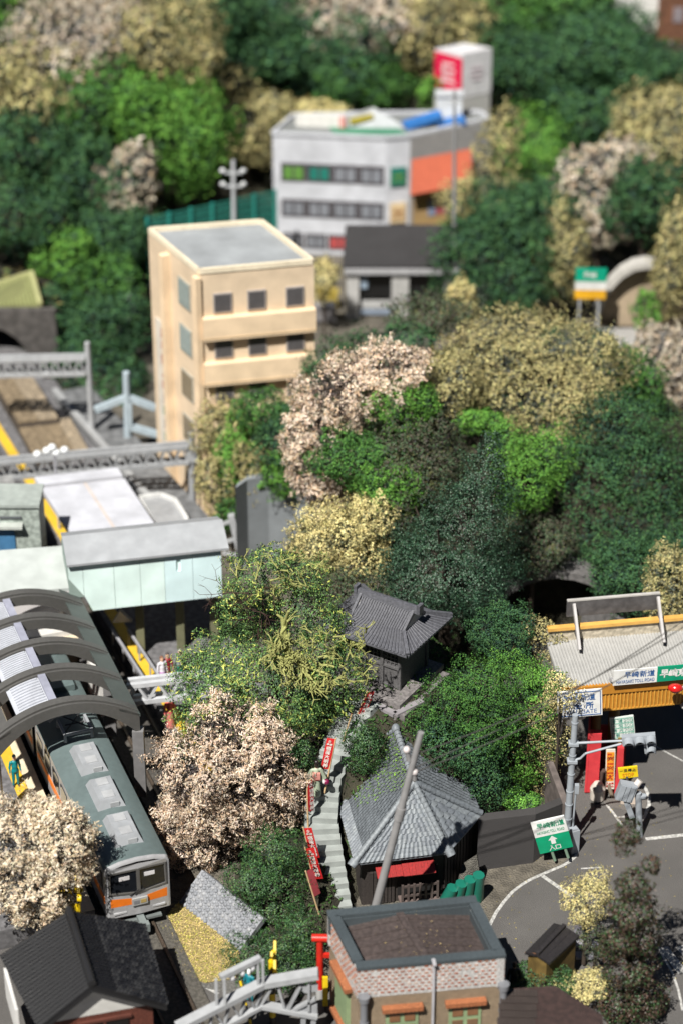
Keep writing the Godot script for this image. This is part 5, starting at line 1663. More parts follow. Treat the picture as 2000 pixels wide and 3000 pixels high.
func build_gantries() -> void:
	var g := mat(Color(0.40, 0.41, 0.43), 0.6, {"wear": "fine"})
	var gd := mat(Color(0.34, 0.35, 0.37), 0.6, {"wear": "fine"})
	var u := Vector3(0, 1, 0)
	# A: the farthest, near the tunnel
	var z := Vector3(-14.31, 0.00, -6.71).z
	var p := Vector3(-14.31, 0.00, -6.71)
	var t := thing("line_gantry", "farthest grey lattice gantry before the railway tunnel", "gantry", p)
	rodp(p, raypt(256, 1003, z), 0.2, 0.17, "post", g, t, 8)
	truss(t, raypt(252, 1090, z), raypt(-60, 1096, z) + Vector3(0, 0, 0.0), 0.95, 0.5, 9, g)
	boxp(raypt(140, 1098, z), Vector3(0.4, 0.35, 0.4), "insulator", mat(Color(0.75, 0.76, 0.78), 0.4), t)
	# pale blue bracket mast
	p = Vector3(-12.22, 0.00, -5.89)
	z = p.z
	var pb := mat(Color(0.42, 0.50, 0.56), 0.6)
	t = thing("bracket_mast", "pale blue mast with sloping arms left of the beige block", "mast", p)
	rodp(p, raypt(370, 1090, z), 0.24, 0.2, "post", pb, t, 8)
	for e in [[raypt(370, 1165, z), raypt(280, 1200, z)], [raypt(380, 1165, z), raypt(456, 1195, z)], [raypt(384, 1250, z), raypt(462, 1272, z)], [raypt(378, 1170, z), raypt(380, 1250, z)]]:
		barp(e[0], e[1], 0.34, 0.34, "arm", pb, t)
	# B: at the beige building
	p = Vector3(-8.12, 0.00, 1.31)
	z = p.z
	t = thing("line_gantry", "grey lattice gantry crossing above the lilac platform canopy", "gantry", p)
	rodp(p, raypt(561, 1268, z), 0.22, 0.18, "post", gd, t, 8)
	truss(t, raypt(556, 1348, z), raypt(-20, 1398, z), 0.95, 0.5, 13, gd)
	boxp(raypt(565, 1330, z), Vector3(0.6, 0.8, 0.5), "clamp", gd, t)
	# leaning mast right of the footbridge
	p = Vector3(-5.19, 0.00, 5.83)
	z = p.z
	t = thing("bracket_mast", "leaning grey mast with three brackets right of the mint hall", "mast", p)
	barp(p, raypt(678, 1508, z), 0.34, 0.34, "post", g, t)
	for e in [[raypt(682, 1525, z), raypt(640, 1540, z)], [raypt(692, 1578, z), raypt(655, 1590, z)], [raypt(702, 1628, z), raypt(652, 1620, z)], [raypt(700, 1640, z), raypt(650, 1700, z)], [raypt(645, 1535, z), raypt(648, 1560, z)]]:
		barp(e[0], e[1], 0.16, 0.16, "arm", g, t)
	# C: beside the canopy
	p = Vector3(-6.12, 0.90, 22.49)
	z = p.z
	t = thing("line_gantry", "short white grey lattice beam between canopy and green tree", "gantry", p)
	truss(t, raypt(376, 2052, z), raypt(620, 2025, z), 0.95, 0.45, 4, mat(Color(0.52, 0.53, 0.56), 0.6), 0.22, 0.16)
	rodp(p, raypt(615, 1960, z), 0.2, 0.18, "post", g, t, 8)
	# D: in the foreground
	z = 42.6
	var n := raypt(933, 2872, z)
	var w := raypt(775, 2885, z)
	var l := raypt(520, 3010, z + 1.8)
	t = thing("line_gantry", "large grey foreground gantry with a raised frame at the bottom", "gantry", Vector3(n.x - 0.3, 0, n.z))
	barp(w + u * 0.1, n + u * 0.35, 0.5, 0.26, "beam", g, t)
	barp(l, w + u * 0.1, 0.46, 0.24, "beam", g, t)
	var n2 := raypt(930, 2975, z)
	var w2 := raypt(770, 2945, z)
	barp(w2, raypt(862, 2962, z), 0.42, 0.16, "lower_chord", g, t)
	barp(raypt(862, 2962, z), n2, 0.42, 0.16, "lower_chord", g, t)
	for e in [[765, 2942, 800, 2885], [835, 2955, 815, 2885], [845, 2955, 880, 2888], [905, 2960, 905, 2880], [860, 2958, 925, 2925]]:
		barp(raypt(e[0], e[1], z), raypt(e[2], e[3], z), 0.22, 0.1, "brace", gd, t)
	m_plate(t, [raypt(873, 2892, z), raypt(932, 2885, z), raypt(932, 2905, z), raypt(893, 2910, z)], gd)
	m_plate(t, [raypt(862, 2962, z), raypt(930, 2942, z), raypt(930, 2978, z), raypt(880, 2972, z)], gd)
	for e in [[890, 2970, 885, 3060], [920, 2975, 912, 3060]]:
		barp(raypt(e[0], e[1], z), raypt(e[2], e[3], z), 0.2, 0.2, "post", gd, t)
	var low := l + Vector3(0.3, -1.0, 0)
	barp(low, w2, 0.3, 0.16, "lower_chord", g, t)
	for i in 5:
		var q0 := l.lerp(w, i / 5.0)
		var q1 := low.lerp(w2, (i + 0.5) / 5.0)
		var q2 := l.lerp(w, (i + 1) / 5.0)
		barp(q0, q1, 0.12, 0.08, "brace", gd, t)
		barp(q1, q2, 0.12, 0.08, "brace", gd, t)
	# the raised frame on the beam
	var fa := l.lerp(w, 0.50)
	var fb := l.lerp(w, 0.96)
	var hh := 1.45
	barp(fa + u * hh, fb + u * hh, 0.24, 0.22, "frame_bar", g, t)
	for s in [-0.16, 0.16]:
		barp(fa + Vector3(s, 0, 0.1), fa + Vector3(s, hh, 0.1), 0.11, 0.11, "frame_bar", g, t)
		barp(fb + Vector3(s * 0.6, 0, 0.1), fb + Vector3(s * 0.6, hh, 0.1), 0.11, 0.11, "frame_bar", g, t)
	for k in 3:
		var mm := M.new()
		var q := fa.lerp(fb, 0.3 + 0.25 * k) + u * (hh - 0.3)
		mm.ball(q, Vector3(0.12, 0.2, 0.12), 8, 5)
		put(mm, "insulator", mat(Color(0.75, 0.75, 0.78), 0.3), t)

func m_plate(t: Node, p: Array, mt: Material) -> void:
	var m := M.new()
	p.reverse()
	m.slab(p, Vector3(0, 0, -0.12))
	put(m, "gusset_plate", mt, t)

# ---------------------------------------------------------------- shrine, hut and stairs
func build_shrine() -> void:
	var u := Vector3(0, 1, 0)
	var ex := Vector3(0.85, 0, 0.53).normalized()
	var ez := Vector3(-0.53, 0, 0.85).normalized()
	var corner := Vector3(2.59, 6.20, 26.55)
	var W := 1.35
	var Dp := 1.2
	var o := corner - ex * W - ez * Dp
	var T := Transform3D(Basis(ex, u, ez), o)
	var t := thing("shrine_hall", "small dark wooden shrine hall with curved grey tiled roof and white gable", "shrine", o)
	var wood := mat(Color(0.15, 0.145, 0.15), 0.7, {"wear": "grime", "scale": 2.0})
	var tile := mat(Color(0.135, 0.137, 0.16), 0.6, {"wear": "grime", "scale": 1.5})
	var slab_ := mat(Color(0.24, 0.22, 0.22), 0.85, {"wear": "grime", "scale": 1.0})
	var white := mat(Color(0.60, 0.58, 0.55), 0.8)
	var m := M.new()
	m.xf = T
	m.box(Vector3(0, 1.3, 0), Vector3(W * 2, 2.7, Dp * 2))
	put(m, "wall", wood, t)
	for x in [-W, -0.45, 0.45, W]:
		m = M.new(); m.xf = T
		m.box(Vector3(x, 1.25, Dp + 0.03), Vector3(0.16, 2.5, 0.14))
		put(m, "pillar", wood, t)
	m = M.new(); m.xf = T
	m.box(Vector3(W + 0.03, 1.2, -Dp + 0.1), Vector3(0.12, 2.4, 0.16))
	put(m, "pillar", wood, t)
	for y in [0.05, 1.05, 2.0]:
		m = M.new(); m.xf = T
		m.box(Vector3(0, y, Dp + 0.035), Vector3(W * 2, 0.1, 0.1))
		put(m, "rail", wood, t)
	for side in [-0.9, 0.0, 0.9]:
		m = M.new(); m.xf = T
		m.box(Vector3(side, 1.55, Dp + 0.012), Vector3(0.62, 0.6, 0.02))
		var win := put(m, "lattice_window", mat(Color(0.01, 0.01, 0.01), 0.6), t)
		for k in 3:
			m = M.new(); m.xf = T
			m.box(Vector3(side - 0.2 + 0.2 * k, 1.55, Dp + 0.045), Vector3(0.05, 0.6, 0.05))
			put(m, "muntin", wood, win)
			m = M.new(); m.xf = T
			m.box(Vector3(side, 1.35 + 0.2 * k, Dp + 0.04), Vector3(0.62, 0.05, 0.05))
			put(m, "muntin", wood, win)
	m = M.new(); m.xf = T
	m.box(Vector3(0, -0.14, 0.35), Vector3(W * 2 + 1.3, 0.24, Dp * 2 + 1.5))
	put(m, "platform", slab_, t)
	m = M.new(); m.xf = T
	m.box(Vector3(0.3, -0.55, 0.55), Vector3(W * 2 + 1.5, 0.5, Dp * 2 + 1.6))
	put(m, "plinth", slab_, t)
	# roof skin of the two long slopes, curved
	var prof := [Vector2(1.95, 2.42), Vector2(1.45, 2.58), Vector2(0.9, 2.86), Vector2(0.4, 3.2), Vector2(0.0, 3.55)]
	var half := [2.1, 1.75, 1.35, 1.38, 1.42]
	var hl := [2.6, 2.1, 1.5, 1.42, 1.44]
	for s in [1, -1]:
		m = M.new(); m.xf = T
		for i in 4:
			var a: Vector2 = prof[i]
			var b: Vector2 = prof[i + 1]
			var q := [Vector3(-hl[i], a.y, a.x * s), Vector3(half[i], a.y, a.x * s), Vector3(half[i + 1], b.y, b.x * s), Vector3(-hl[i + 1], b.y, b.x * s)]
			if s < 0: q.reverse()
			m.slab(q, Vector3(0, -0.1, 0))
		var sk := put(m, "roof", tile, t)
		if s > 0:
			for k in 23:
				var x := -1.32 + 2.64 * k / 22.0
				m = M.new(); m.xf = T
				for i in 4:
					var fx0: float = x * ((half[i] if x > 0.0 else hl[i]) / 1.38)
					var fx1: float = x * ((half[i + 1] if x > 0.0 else hl[i + 1]) / 1.38)
					m.rod(Vector3(fx0, prof[i].y + 0.02, prof[i].x), Vector3(fx1, prof[i + 1].y + 0.02, prof[i + 1].x), 0.045, 0.04, 6, i == 0)
				put(m, "roof_tile_row", tile, sk)
		# side skirts
		m = M.new(); m.xf = T
		var ew := 2.2 if s > 0 else 2.6
		var q2 := [Vector3(ew * s, 2.42, 1.95), Vector3(ew * s, 2.42, -1.95), Vector3(1.3 * s, 2.84, -0.95), Vector3(1.3 * s, 2.84, 0.95)]
		if s < 0: q2.reverse()
		m.slab(q2, Vector3(0, -0.1, 0))
		sk = put(m, "skirt_roof", tile, t)
		if s > 0:
			for k in 17:
				var w := -0.93 + 1.86 * k / 16.0
				m = M.new(); m.xf = T
				m.rod(Vector3(2.2, 2.44, w * 2.05), Vector3(1.3, 2.87, w), 0.05, 0.045, 6)
				put(m, "roof_tile_row", tile, sk)
		m = M.new(); m.xf = T
		var gq := [Vector3(1.36 * s, 2.8, 0.95), Vector3(1.36 * s, 2.8, -0.95), Vector3(1.36 * s, 3.52, 0)]
		if s < 0: gq.reverse()
		m.slab(gq, Vector3(-0.08 * s, 0, 0))
		put(m, "gable", white, t)
		for w in [1, -1]:
			m = M.new(); m.xf = T
			m.bar(Vector3(1.34 * s, 2.84, 1.0 * w), Vector3(1.36 * s, 3.6, 0.0), 0.12, 0.14)
			put(m, "barge_tile", tile, t)
			m = M.new(); m.xf = T
			m.bar(Vector3(1.36 * s, 2.92, 0.95 * w), Vector3(ew * s * 0.98, 2.52, 1.93 * w), 0.16, 0.18)
			put(m, "hip_ridge", tile, t)
	m = M.new(); m.xf = T
	m.hexa([Vector3(-1.55, 3.46, 0.16), Vector3(1.55, 3.46, 0.16), Vector3(1.55, 3.46, -0.16), Vector3(-1.55, 3.46, -0.16), Vector3(-1.6, 3.72, 0.09), Vector3(1.6, 3.72, 0.09), Vector3(1.6, 3.72, -0.09), Vector3(-1.6, 3.72, -0.09)])
	var rd := put(m, "ridge", tile, t)
	for s in [-1.62, 1.62]:
		m = M.new(); m.xf = T
		m.box(Vector3(s, 3.68, 0), Vector3(0.16, 0.44, 0.36))
		put(m, "ridge_end_tile", tile, rd)
	# little fenced landing below the hall
	t = thing("stone_railing", "grey stone railing of the landing below the shrine hall", "railing", Vector3(1.98, 5.40, 27.16))
	var p0 := Vector3(1.49, 5.90, 27.27)
	var p1 := Vector3(2.35, 5.90, 28.12)
	barp(p0, p1, 0.3, 0.16, "top_rail", mat(Color(0.27, 0.25, 0.27), 0.8), t)
	for k in 5:
		var p := p0.lerp(p1, k / 4.0)
		barp(p - u * 0.9, p, 0.14, 0.12, "post", slab_, t)
	var p2 := Vector3(3.57, 5.90, 27.08)
	barp(p1, p2, 0.3, 0.16, "top_rail", mat(Color(0.27, 0.25, 0.27), 0.8), t)

func tile_face(t: Node, a: Vector3, b: Vector3, c: Vector3, d: Vector3, cols: int, rows: int, unit: Mesh, mts: Array, rest: M, budget: Array, lift := 0.1) -> void:
	# a, b the eave from left to right, c above b, d above a
	var nor := (b - a).cross(d - a + c - b).normalized()
	var uv: Array = unit.surface_get_arrays(0)
	for j in rows:
		for i in cols:
			var w := (j + 0.5) / rows
			var e0 := a.lerp(d, w)
			var e1 := b.lerp(c, w)
			var kk := cols
			if (e1 - e0).length() < (b - a).length() * 0.8: kk = maxi(1, int(round(cols * (e1 - e0).length() / (b - a).length())))
			if i >= kk: continue
			var v := (i + 0.5 + (0.25 if j % 2 else -0.25) * 0.0) / kk
			var p := e0.lerp(e1, v)
			var ux := (e1 - e0) / kk * 1.02
			var uy := (a.lerp(b, v) - d.lerp(c, v)) / rows * 1.12
			var bas := Basis(ux, nor * lift * rng.randf_range(0.85, 1.15) + uy * 0.0, uy + nor * lift * 0.45)
			var T := Transform3D(bas, p)
			if budget[0] > 0:
				budget[0] -= 1
				piece(unit, "roof_tile", mts[rng.randi() % mts.size()], t, T)
			else:
				rest.add_arrays(uv[Mesh.ARRAY_VERTEX], uv[Mesh.ARRAY_NORMAL], T)

func tile_unit(curve: float) -> ArrayMesh:
	# a unit roof tile: 1 wide (x), 1 long (z down the slope), rounded on top
	var m := M.new()
	var k := 4
	for i in k:
		var x0 := -0.49 + 0.98 * i / k
		var x1 := -0.49 + 0.98 * (i + 1) / k
		var y0 := 0.45 + curve * sin(PI * i / k)
		var y1 := 0.45 + curve * sin(PI * (i + 1) / k)
		m.quad(Vector3(x0, y0, 0.5), Vector3(x1, y1, 0.5), Vector3(x1, y1, -0.5), Vector3(x0, y0, -0.5))
		m.quad(Vector3(x0, -0.4, 0.5), Vector3(x1, -0.4, 0.5), Vector3(x1, y1, 0.5), Vector3(x0, y0, 0.5))
	m.quad(Vector3(-0.49, -0.4, -0.5), Vector3(-0.49, -0.4, 0.5), Vector3(-0.49, 0.45, 0.5), Vector3(-0.49, 0.45, -0.5))
	m.quad(Vector3(0.49, -0.4, 0.5), Vector3(0.49, -0.4, -0.5), Vector3(0.49, 0.45, -0.5), Vector3(0.49, 0.45, 0.5))
	return to_mesh(m)

func build_hut() -> void:
	var u := Vector3(0, 1, 0)
	var A := Vector3(-0.46, 2.70, 28.41)
	var B := Vector3(0.58, 2.70, 34.55)
	var C := Vector3(4.55, 2.70, 33.78)
	var D := Vector3(6.06, 2.70, 31.17)
	var E := Vector3(5.53, 2.70, 28.21)
	var F := Vector3(2.79, 2.70, 26.38)
	var R2 := Vector3(3.10, 5.10, 32.22)
	var R1 := Vector3(2.37, 5.50, 28.80)
	var gt := [mat(Color(0.255, 0.285, 0.32), 0.6, {"wear": "grime", "scale": 1.5}), mat(Color(0.225, 0.25, 0.285), 0.6, {"wear": "grime", "scale": 1.5}), mat(Color(0.285, 0.315, 0.345), 0.58, {"wear": "grime", "scale": 1.5})]
	var wood := mat(Color(0.055, 0.045, 0.042), 0.65, {"wear": "grime", "scale": 2.0})
	var t := thing("tiled_hut", "dark wooden hut with a big many sided grey tiled roof", "hut", Vector3((A.x + D.x) * 0.5, 0, (B.z + E.z) * 0.5))
	var under := M.new()
	under.slab([A, B, R2, R1], -u * 0.12)
	under.slab([B, C, R2], -u * 0.12)
	under.slab([C, D, R2], -u * 0.12)
	under.slab([D, E, R1, R2], -u * 0.12)
	under.slab([E, F, R1], -u * 0.12)
	under.slab([F, A, R1], -u * 0.12)
	var roof := put(under, "roof", gt[1], t)
	rng.seed = 15
	var unit := tile_unit(0.9)
	var rest := M.new()
	var budget := [300]
	tile_face(roof, B, C, R2, R2, 19, 15, unit, gt, rest, budget, 0.055)
	tile_face(roof, C, D, R2, R2, 8, 12, unit, gt, rest, budget, 0.055)
	tile_face(roof, A, B, R2, R1, 30, 20, unit, gt, rest, budget, 0.055)
	tile_face(roof, D, E, R1, R2, 13, 15, unit, gt, rest, budget, 0.055)
	var rs := put(rest, "roof_tile_field", gt[0], roof)
	rs.set_meta("kind", "stuff")
	for e in [[R2, B, 0.14], [R2, C, 0.14], [R2, D, 0.15], [R1, R2, 0.17], [R1, A, 0.10]]:
		var m := M.new()
		var n := 14
		for i in n:
			var p: Vector3 = e[0].lerp(e[1], float(i) / n) + u * 0.13
			var q: Vector3 = e[0].lerp(e[1], (i + 1.04) / n) + u * 0.13
			m.rod(p, q, e[2] * 0.86, e[2] * 1.05, 8, false)
		put(m, "ridge_cap", gt[i_mod(e[2])], t)
	for e in [B, C]:
		var m := M.new()
		m.rod(e + u * 0.16, e + u * 0.16 + (e - R2).normalized() * 0.3, 0.22, 0.2, 8)
		put(m, "ridge_end_tile", gt[2], t)
	var m := M.new()
	m.ball(R1 + u * 0.12, Vector3(0.2, 0.26, 0.2), 8, 6)
	put(m, "ridge_end_tile", gt[0], t)
	# moss flecks on the tiles
	m = M.new()
	m.use_col = true
	for i in 1100:
		var v := rng.randf()
		var w := 1.0 - pow(rng.randf(), 1.5) * 0.8
		var p := A.lerp(B, v * 0.5).lerp(R1.lerp(R2, v), w) + u * 0.19
		m.col = Color(0.16, 0.30, 0.04) * rng.randf_range(0.6, 1.3)
		var a := Vector3(rng.randfn(), rng.randfn() * 0.4, rng.randfn()).normalized() * 0.045
		m.tri(p - a, p + Vector3(rng.randfn(), 0.5, rng.randfn()) * 0.03, p + a)
	put(m, "moss", mat(Color(1, 1, 1), 0.9, {"vertex": 1}), roof)
	# walls: inset polygon with upright boards
	var ce := (A + B + C + D + E + F) / 6.0
	var ring := []
	for p in [A, B, C, D, E, F]:
		var q: Vector3 = p.lerp(ce, 0.13)
		q.y = 2.62
		ring.append(q)
	m = M.new()
	m.slab(ring, -u * 2.62)
	put(m, "wall", wood, t)
	for f in [[0, 1, 26], [2, 3, 9], [3, 4, 10]]:
		var p: Vector3 = ring[f[0]]
		var q: Vector3 = ring[f[1]]
		var d := (q - p).normalized()
		var out := Vector3(-d.z, 0, d.x)
		if out.dot(p - ce) < 0: out = -out
		for i in f[2]:
			var c := p.lerp(q, (i + 0.5) / f[2]) + out * 0.03 - u * 1.35
			boxp(c, Vector3((q - p).length() / f[2] * 0.72, 2.5, 0.07), "board", wood, t, Basis(d, u, out))
	# front: red awning, door, veranda rail
	var p0: Vector3 = ring[1]
	var p1: Vector3 = ring[2]
	var d := (p1 - p0).normalized()
	var out := Vector3(-d.z, 0, d.x)
	if out.z < 0: out = -out
	var red := mat(Color(0.42, 0.012, 0.012), 0.5, {"wear": "grime", "scale": 2.0})
	for i in 9:
		var c := p0.lerp(p1, 0.14 + 0.72 * (i + 0.5) / 9.0) + out * 0.42 - u * (0.62 if i < 4 else 0.54)
		boxp(c, Vector3((p1 - p0).length() * 0.078, 0.07, 0.75 if i > 3 else 0.55), "awning_board", red, t, Basis(d, u, out) * Basis(Vector3.RIGHT, 0.5))
	for i in 7:
		var c := p0.lerp(p1, 0.1 + 0.045 * i) + out * 0.06 - u * 1.7
		boxp(c, Vector3(0.12, 1.7, 0.1), "door_board", wood, t, Basis(d, u, out))
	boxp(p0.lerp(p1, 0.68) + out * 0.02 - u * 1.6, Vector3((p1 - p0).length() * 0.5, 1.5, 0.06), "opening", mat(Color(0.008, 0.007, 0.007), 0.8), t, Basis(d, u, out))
	for y in [1.45, 1.95]:
		barp(p0.lerp(p1, 0.46) + out * 0.55 - u * y, p0.lerp(p1, 0.9) + out * 0.55 - u * y, 0.09, 0.09, "veranda_rail", mat(Color(0.09, 0.07, 0.065), 0.5), t)
	for i in 7:
		var c := p0.lerp(p1, 0.46 + 0.073 * i) + out * 0.55
		barp(c - u * 2.2, c - u * 1.35, 0.1, 0.1, "baluster", mat(Color(0.09, 0.07, 0.065), 0.5), t)
	boxp(p0.lerp(p1, 0.68) + out * 0.4 - u * 2.3, Vector3((p1 - p0).length() * 0.5, 0.1, 0.6), "veranda_floor", mat(Color(0.16, 0.12, 0.11), 0.6), t, Basis(d, u, out))
	# green tank and rock beside the hut
	var tk := Vector3(5.19, 0.00, 34.19)
	t = thing("green_tarp", "teal green ribbed tarpaulin cover at the right foot of the hut", "tarpaulin", tk)
	var teal := mat(Color(0.012, 0.17, 0.12), 0.35)
	for k in 4:
		m = M.new()
		var x := -0.72 + 0.5 * k
		m.xf = Transform3D(Basis(Vector3.UP, 0.35), tk)
		m.rod(Vector3(x, 0.0, -0.35), Vector3(x * 0.8 + 0.15, 1.15 + 0.12 * k, -0.1), 0.34, 0.26, 9)
		put(m, "fold", teal, t)
	t = thing("grey_rock", "grey angular rock leaning on the right wall of the hut", "rock", Vector3(5.55, 0.00, 32.80))
	m = M.new()
	var rk := Vector3(5.50, 0.00, 32.56)
	m.hexa([rk + Vector3(-0.5, 0, 0.5), rk + Vector3(0.6, 0, 0.4), rk + Vector3(0.6, 0, -0.4), rk + Vector3(-0.4, 0, -0.4), rk + Vector3(-0.3, 1.2, 0.2), rk + Vector3(0.35, 1.75, 0.2), rk + Vector3(0.4, 1.5, -0.2), rk + Vector3(-0.2, 1.0, -0.2)])
	put(m, "block", mat(Color(0.16, 0.15, 0.13), 0.9, {"wear": "grime", "bump": 8.0}), t)

func i_mod(x: float) -> int:
	return int(x * 100.0) % 3

func build_stairs() -> void:
	var u := Vector3(0, 1, 0)
	var st := mat(Color(0.33, 0.355, 0.345), 0.7, {"wear": "fine", "scale": 0.3})
	var pts := [Vector3(-0.22, 0.00, 35.22), Vector3(-0.89, 2.90, 31.60), Vector3(-0.78, 3.90, 30.22), Vector3(0.23, 5.00, 28.04), Vector3(1.09, 5.95, 27.15)]
	var t := thing("stone_stairs", "pale grey stone stairway climbing from the red gate to the shrine", "stairs", pts[0])
	var total := 0.0
	for i in 4: total += Vector2(pts[i + 1].x - pts[i].x, pts[i + 1].z - pts[i].z).length()
	var n := 21
	var prev := Vector3.ZERO
	for k in n:
		var s := total * k / n
		var pos := Vector3.ZERO
		var dir := Vector3.FORWARD
		for i in 4:
			var l := Vector2(pts[i + 1].x - pts[i].x, pts[i + 1].z - pts[i].z).length()
			if s <= l + 0.001 or i == 3:
				var f := s / l
				pos = pts[i].lerp(pts[i + 1], f)
				dir = (pts[i + 1] - pts[i])
				var nx: Vector3 = pts[mini(i + 2, 4)] - pts[i + 1]
				if i < 3: dir = dir.normalized().lerp(nx.normalized(), clampf(f - 0.5, 0.0, 0.5))
				break
			s -= l
		dir.y = 0
		dir = dir.normalized()
		var right := Vector3(-dir.z, 0, dir.x)
		var y := 6.0 * (k + 1) / n
		var run := total / n
		var wd := lerpf(1.5, 1.38, float(k) / n)
		boxp(pos + dir * run * 0.6 + u * (y * 0.5 - pos.y), Vector3(wd, y, run * 1.5), "step", st, t, Basis(right, u, -dir))
		boxp(pos + dir * 0.02 + u * (y - 0.05 - pos.y), Vector3(wd, 0.09, 0.14), "nosing", st, t, Basis(right, u, -dir))
	# red banners along the stairs: base, top, which side the cloth hangs, cloth foot
	var red := mat(Color(0.58, 0.016, 0.018), 0.6, {"wear": "fine", "backlight": Color(0.3, 0.01, 0.01)})
	var dred := mat(Color(0.26, 0.015, 0.02), 0.65, {"wear": "fine"})
	var pink := mat(Color(0.42, 0.06, 0.075), 0.65, {"wear": "fine"})
	var stick := mat(Color(0.62, 0.43, 0.24), 0.7)
	var ink := mat(Color(0.78, 0.70, 0.66), 0.7)
	var fl := [
		[Vector3(0.45, 5.05, 27.79), Vector3(1.11, 6.88, 27.79), 1.0, 0.36, 1.72, 0.35, "red banner leaning beside the shrine landing, topmost of the stairs", 0],
		[Vector3(0.00, 4.65, 28.64), Vector3(0.42, 6.22, 28.64), 1.0, 0.34, 1.3, 1.45, "dark red banner seen edge on at the upper stairs", 1],
		[Vector3(-0.73, 3.60, 30.64), Vector3(-0.24, 6.37, 30.64), -1.0, 0.38, 1.62, 0.30, "red banner leaning over the stairs beside the grey bush", 0],
		[Vector3(-1.44, 2.55, 31.87), Vector3(-1.47, 5.02, 31.87), 1.0, 0.30, 1.62, 0.55, "red banner on the left stair edge below the kimono figure", 0],
		[Vector3(-1.10, 1.45, 33.67), Vector3(-1.61, 3.89, 33.67), 1.0, 0.36, 1.62, 0.10, "red banner half hidden by another in the middle of the stairs", 0],
		[Vector3(-0.88, 0.75, 34.54), Vector3(-1.53, 3.49, 34.54), 1.0, 0.38, 1.68, 0.08, "red banner with white writing in front of its twin", 0],
		[Vector3(-0.73, 0.10, 35.72), Vector3(-1.48, 3.17, 35.72), 1.0, 0.36, 1.35, 0.75, "faded pinkish banner showing its back near the gate", 2],
	]
	for f in fl:
		var b: Vector3 = f[0]
		var top: Vector3 = f[1]
		var o := thing("banner", f[6], "banner", b, "")
		rodp(b - u * 0.1, top + (top - b).normalized() * 0.06, 0.045, 0.035, "pole", stick, o, 7)
		var dn := (b - top).normalized()
		var ac := Vector3(cos(f[5]) * f[2], -0.12, sin(f[5]) * -1.0).normalized()
		ac = (ac - dn * ac.dot(dn) * 0.35).normalized()
		var out := ac.cross(dn).normalized()
		if out.z < 0: out = -out
		var m := M.new()
		var n2 := 6
		var L: float = f[4]
		var Wd: float = f[3]
		for i in n2:
			var s0 := L * i / n2
			var s1 := L * (i + 1) / n2
			var w0 := out * sin(s0 * 1.8) * 0.05
			var w1 := out * sin(s1 * 1.8) * 0.05
			var q := [top + dn * s0 + w0, top + dn * s1 + w1, top + dn * s1 + ac * Wd + w1, top + dn * s0 + ac * Wd + w0]
			m.slab(q, -out * 0.015)
		var cl := put(m, "cloth", [red, dred, pink][f[7]], o)
		if f[7] == 0:
			m = M.new()
			var fx := ac if f[2] > 0 else -ac
			var org := top + dn * 0.22 + (ac * 0.07 if f[2] > 0 else ac * (Wd - 0.07)) + out * 0.06
			m.xf = Transform3D(Basis(fx, -dn, out), org)
			# round crest
			for i in 8:
				var a0 := TAU * i / 8
				var a1 := TAU * (i + 1) / 8
				m.bar(Vector3(0.1 + cos(a0) * 0.06, 0.1 + sin(a0) * 0.06, 0.015), Vector3(0.1 + cos(a1) * 0.06, 0.1 + sin(a1) * 0.06, 0.015), 0.02, 0.006)
			m.bar(Vector3(0.05, 0.1, 0.015), Vector3(0.15, 0.1, 0.015), 0.02, 0.006)
			kanji(m, "奉", 0.1, 0.018)
			m.xf = Transform3D(Basis(fx, -dn, out), org + fx * 0.13)
			kanji(m, "納", 0.1, 0.018)
			m.xf = Transform3D(Basis(fx, -dn, out), org + fx * 0.02 + dn * 0.17)
			kanji(m, "稲荷大明神", 0.19, 0.03, true, 1.2)
			put(m, "lettering", ink, cl)
	# red gate at the foot of the stairs
	var ver := mat(Color(0.62, 0.022, 0.012), 0.3, {"wear": "fine", "coat": 0.6})
	var l := Vector3(-0.87, 0.00, 39.98)
	t = thing("torii_gate", "glossy red shrine gate partly hidden behind the brick topped house", "gate", l)
	var r := l + Vector3(2.9, 0, 0.1)
	for p in [l, r]:
		rodp(p + u * 0.55, p + u * 3.0, 0.155, 0.14, "pillar", ver, t, 16)
		rodp(p, p + u * 0.55, 0.175, 0.17, "pillar_foot", mat(Color(0.45, 0.45, 0.45), 0.7), t, 14)
	var tp: float = raypt(950, 2748, l.z).y
	rodp(l + Vector3(-0.32, tp, 0), r + Vector3(0.32, tp, 0), 0.17, 0.17, "lintel", ver, t, 16)
	barp(l + Vector3(0.1, tp - 0.9, 0), r + Vector3(-0.1, tp - 0.9, 0), 0.14, 0.18, "tie_beam", ver, t)
	rodp(l + u * 2.9, l + u * (tp - 0.1), 0.14, 0.135, "pillar", ver, t, 16)
	rodp(r + u * 2.9, r + u * (tp - 0.1), 0.14, 0.135, "pillar", ver, t, 16)


# ---------------------------------------------------------------- toll gate and street furniture
func face_frame(tl: Vector3, tr: Vector3, up := Vector3.UP) -> Transform3D:
	var x := (tr - tl).normalized()
	var z := x.cross(up).normalized()
	return Transform3D(Basis(x, z.cross(x), z), tl)

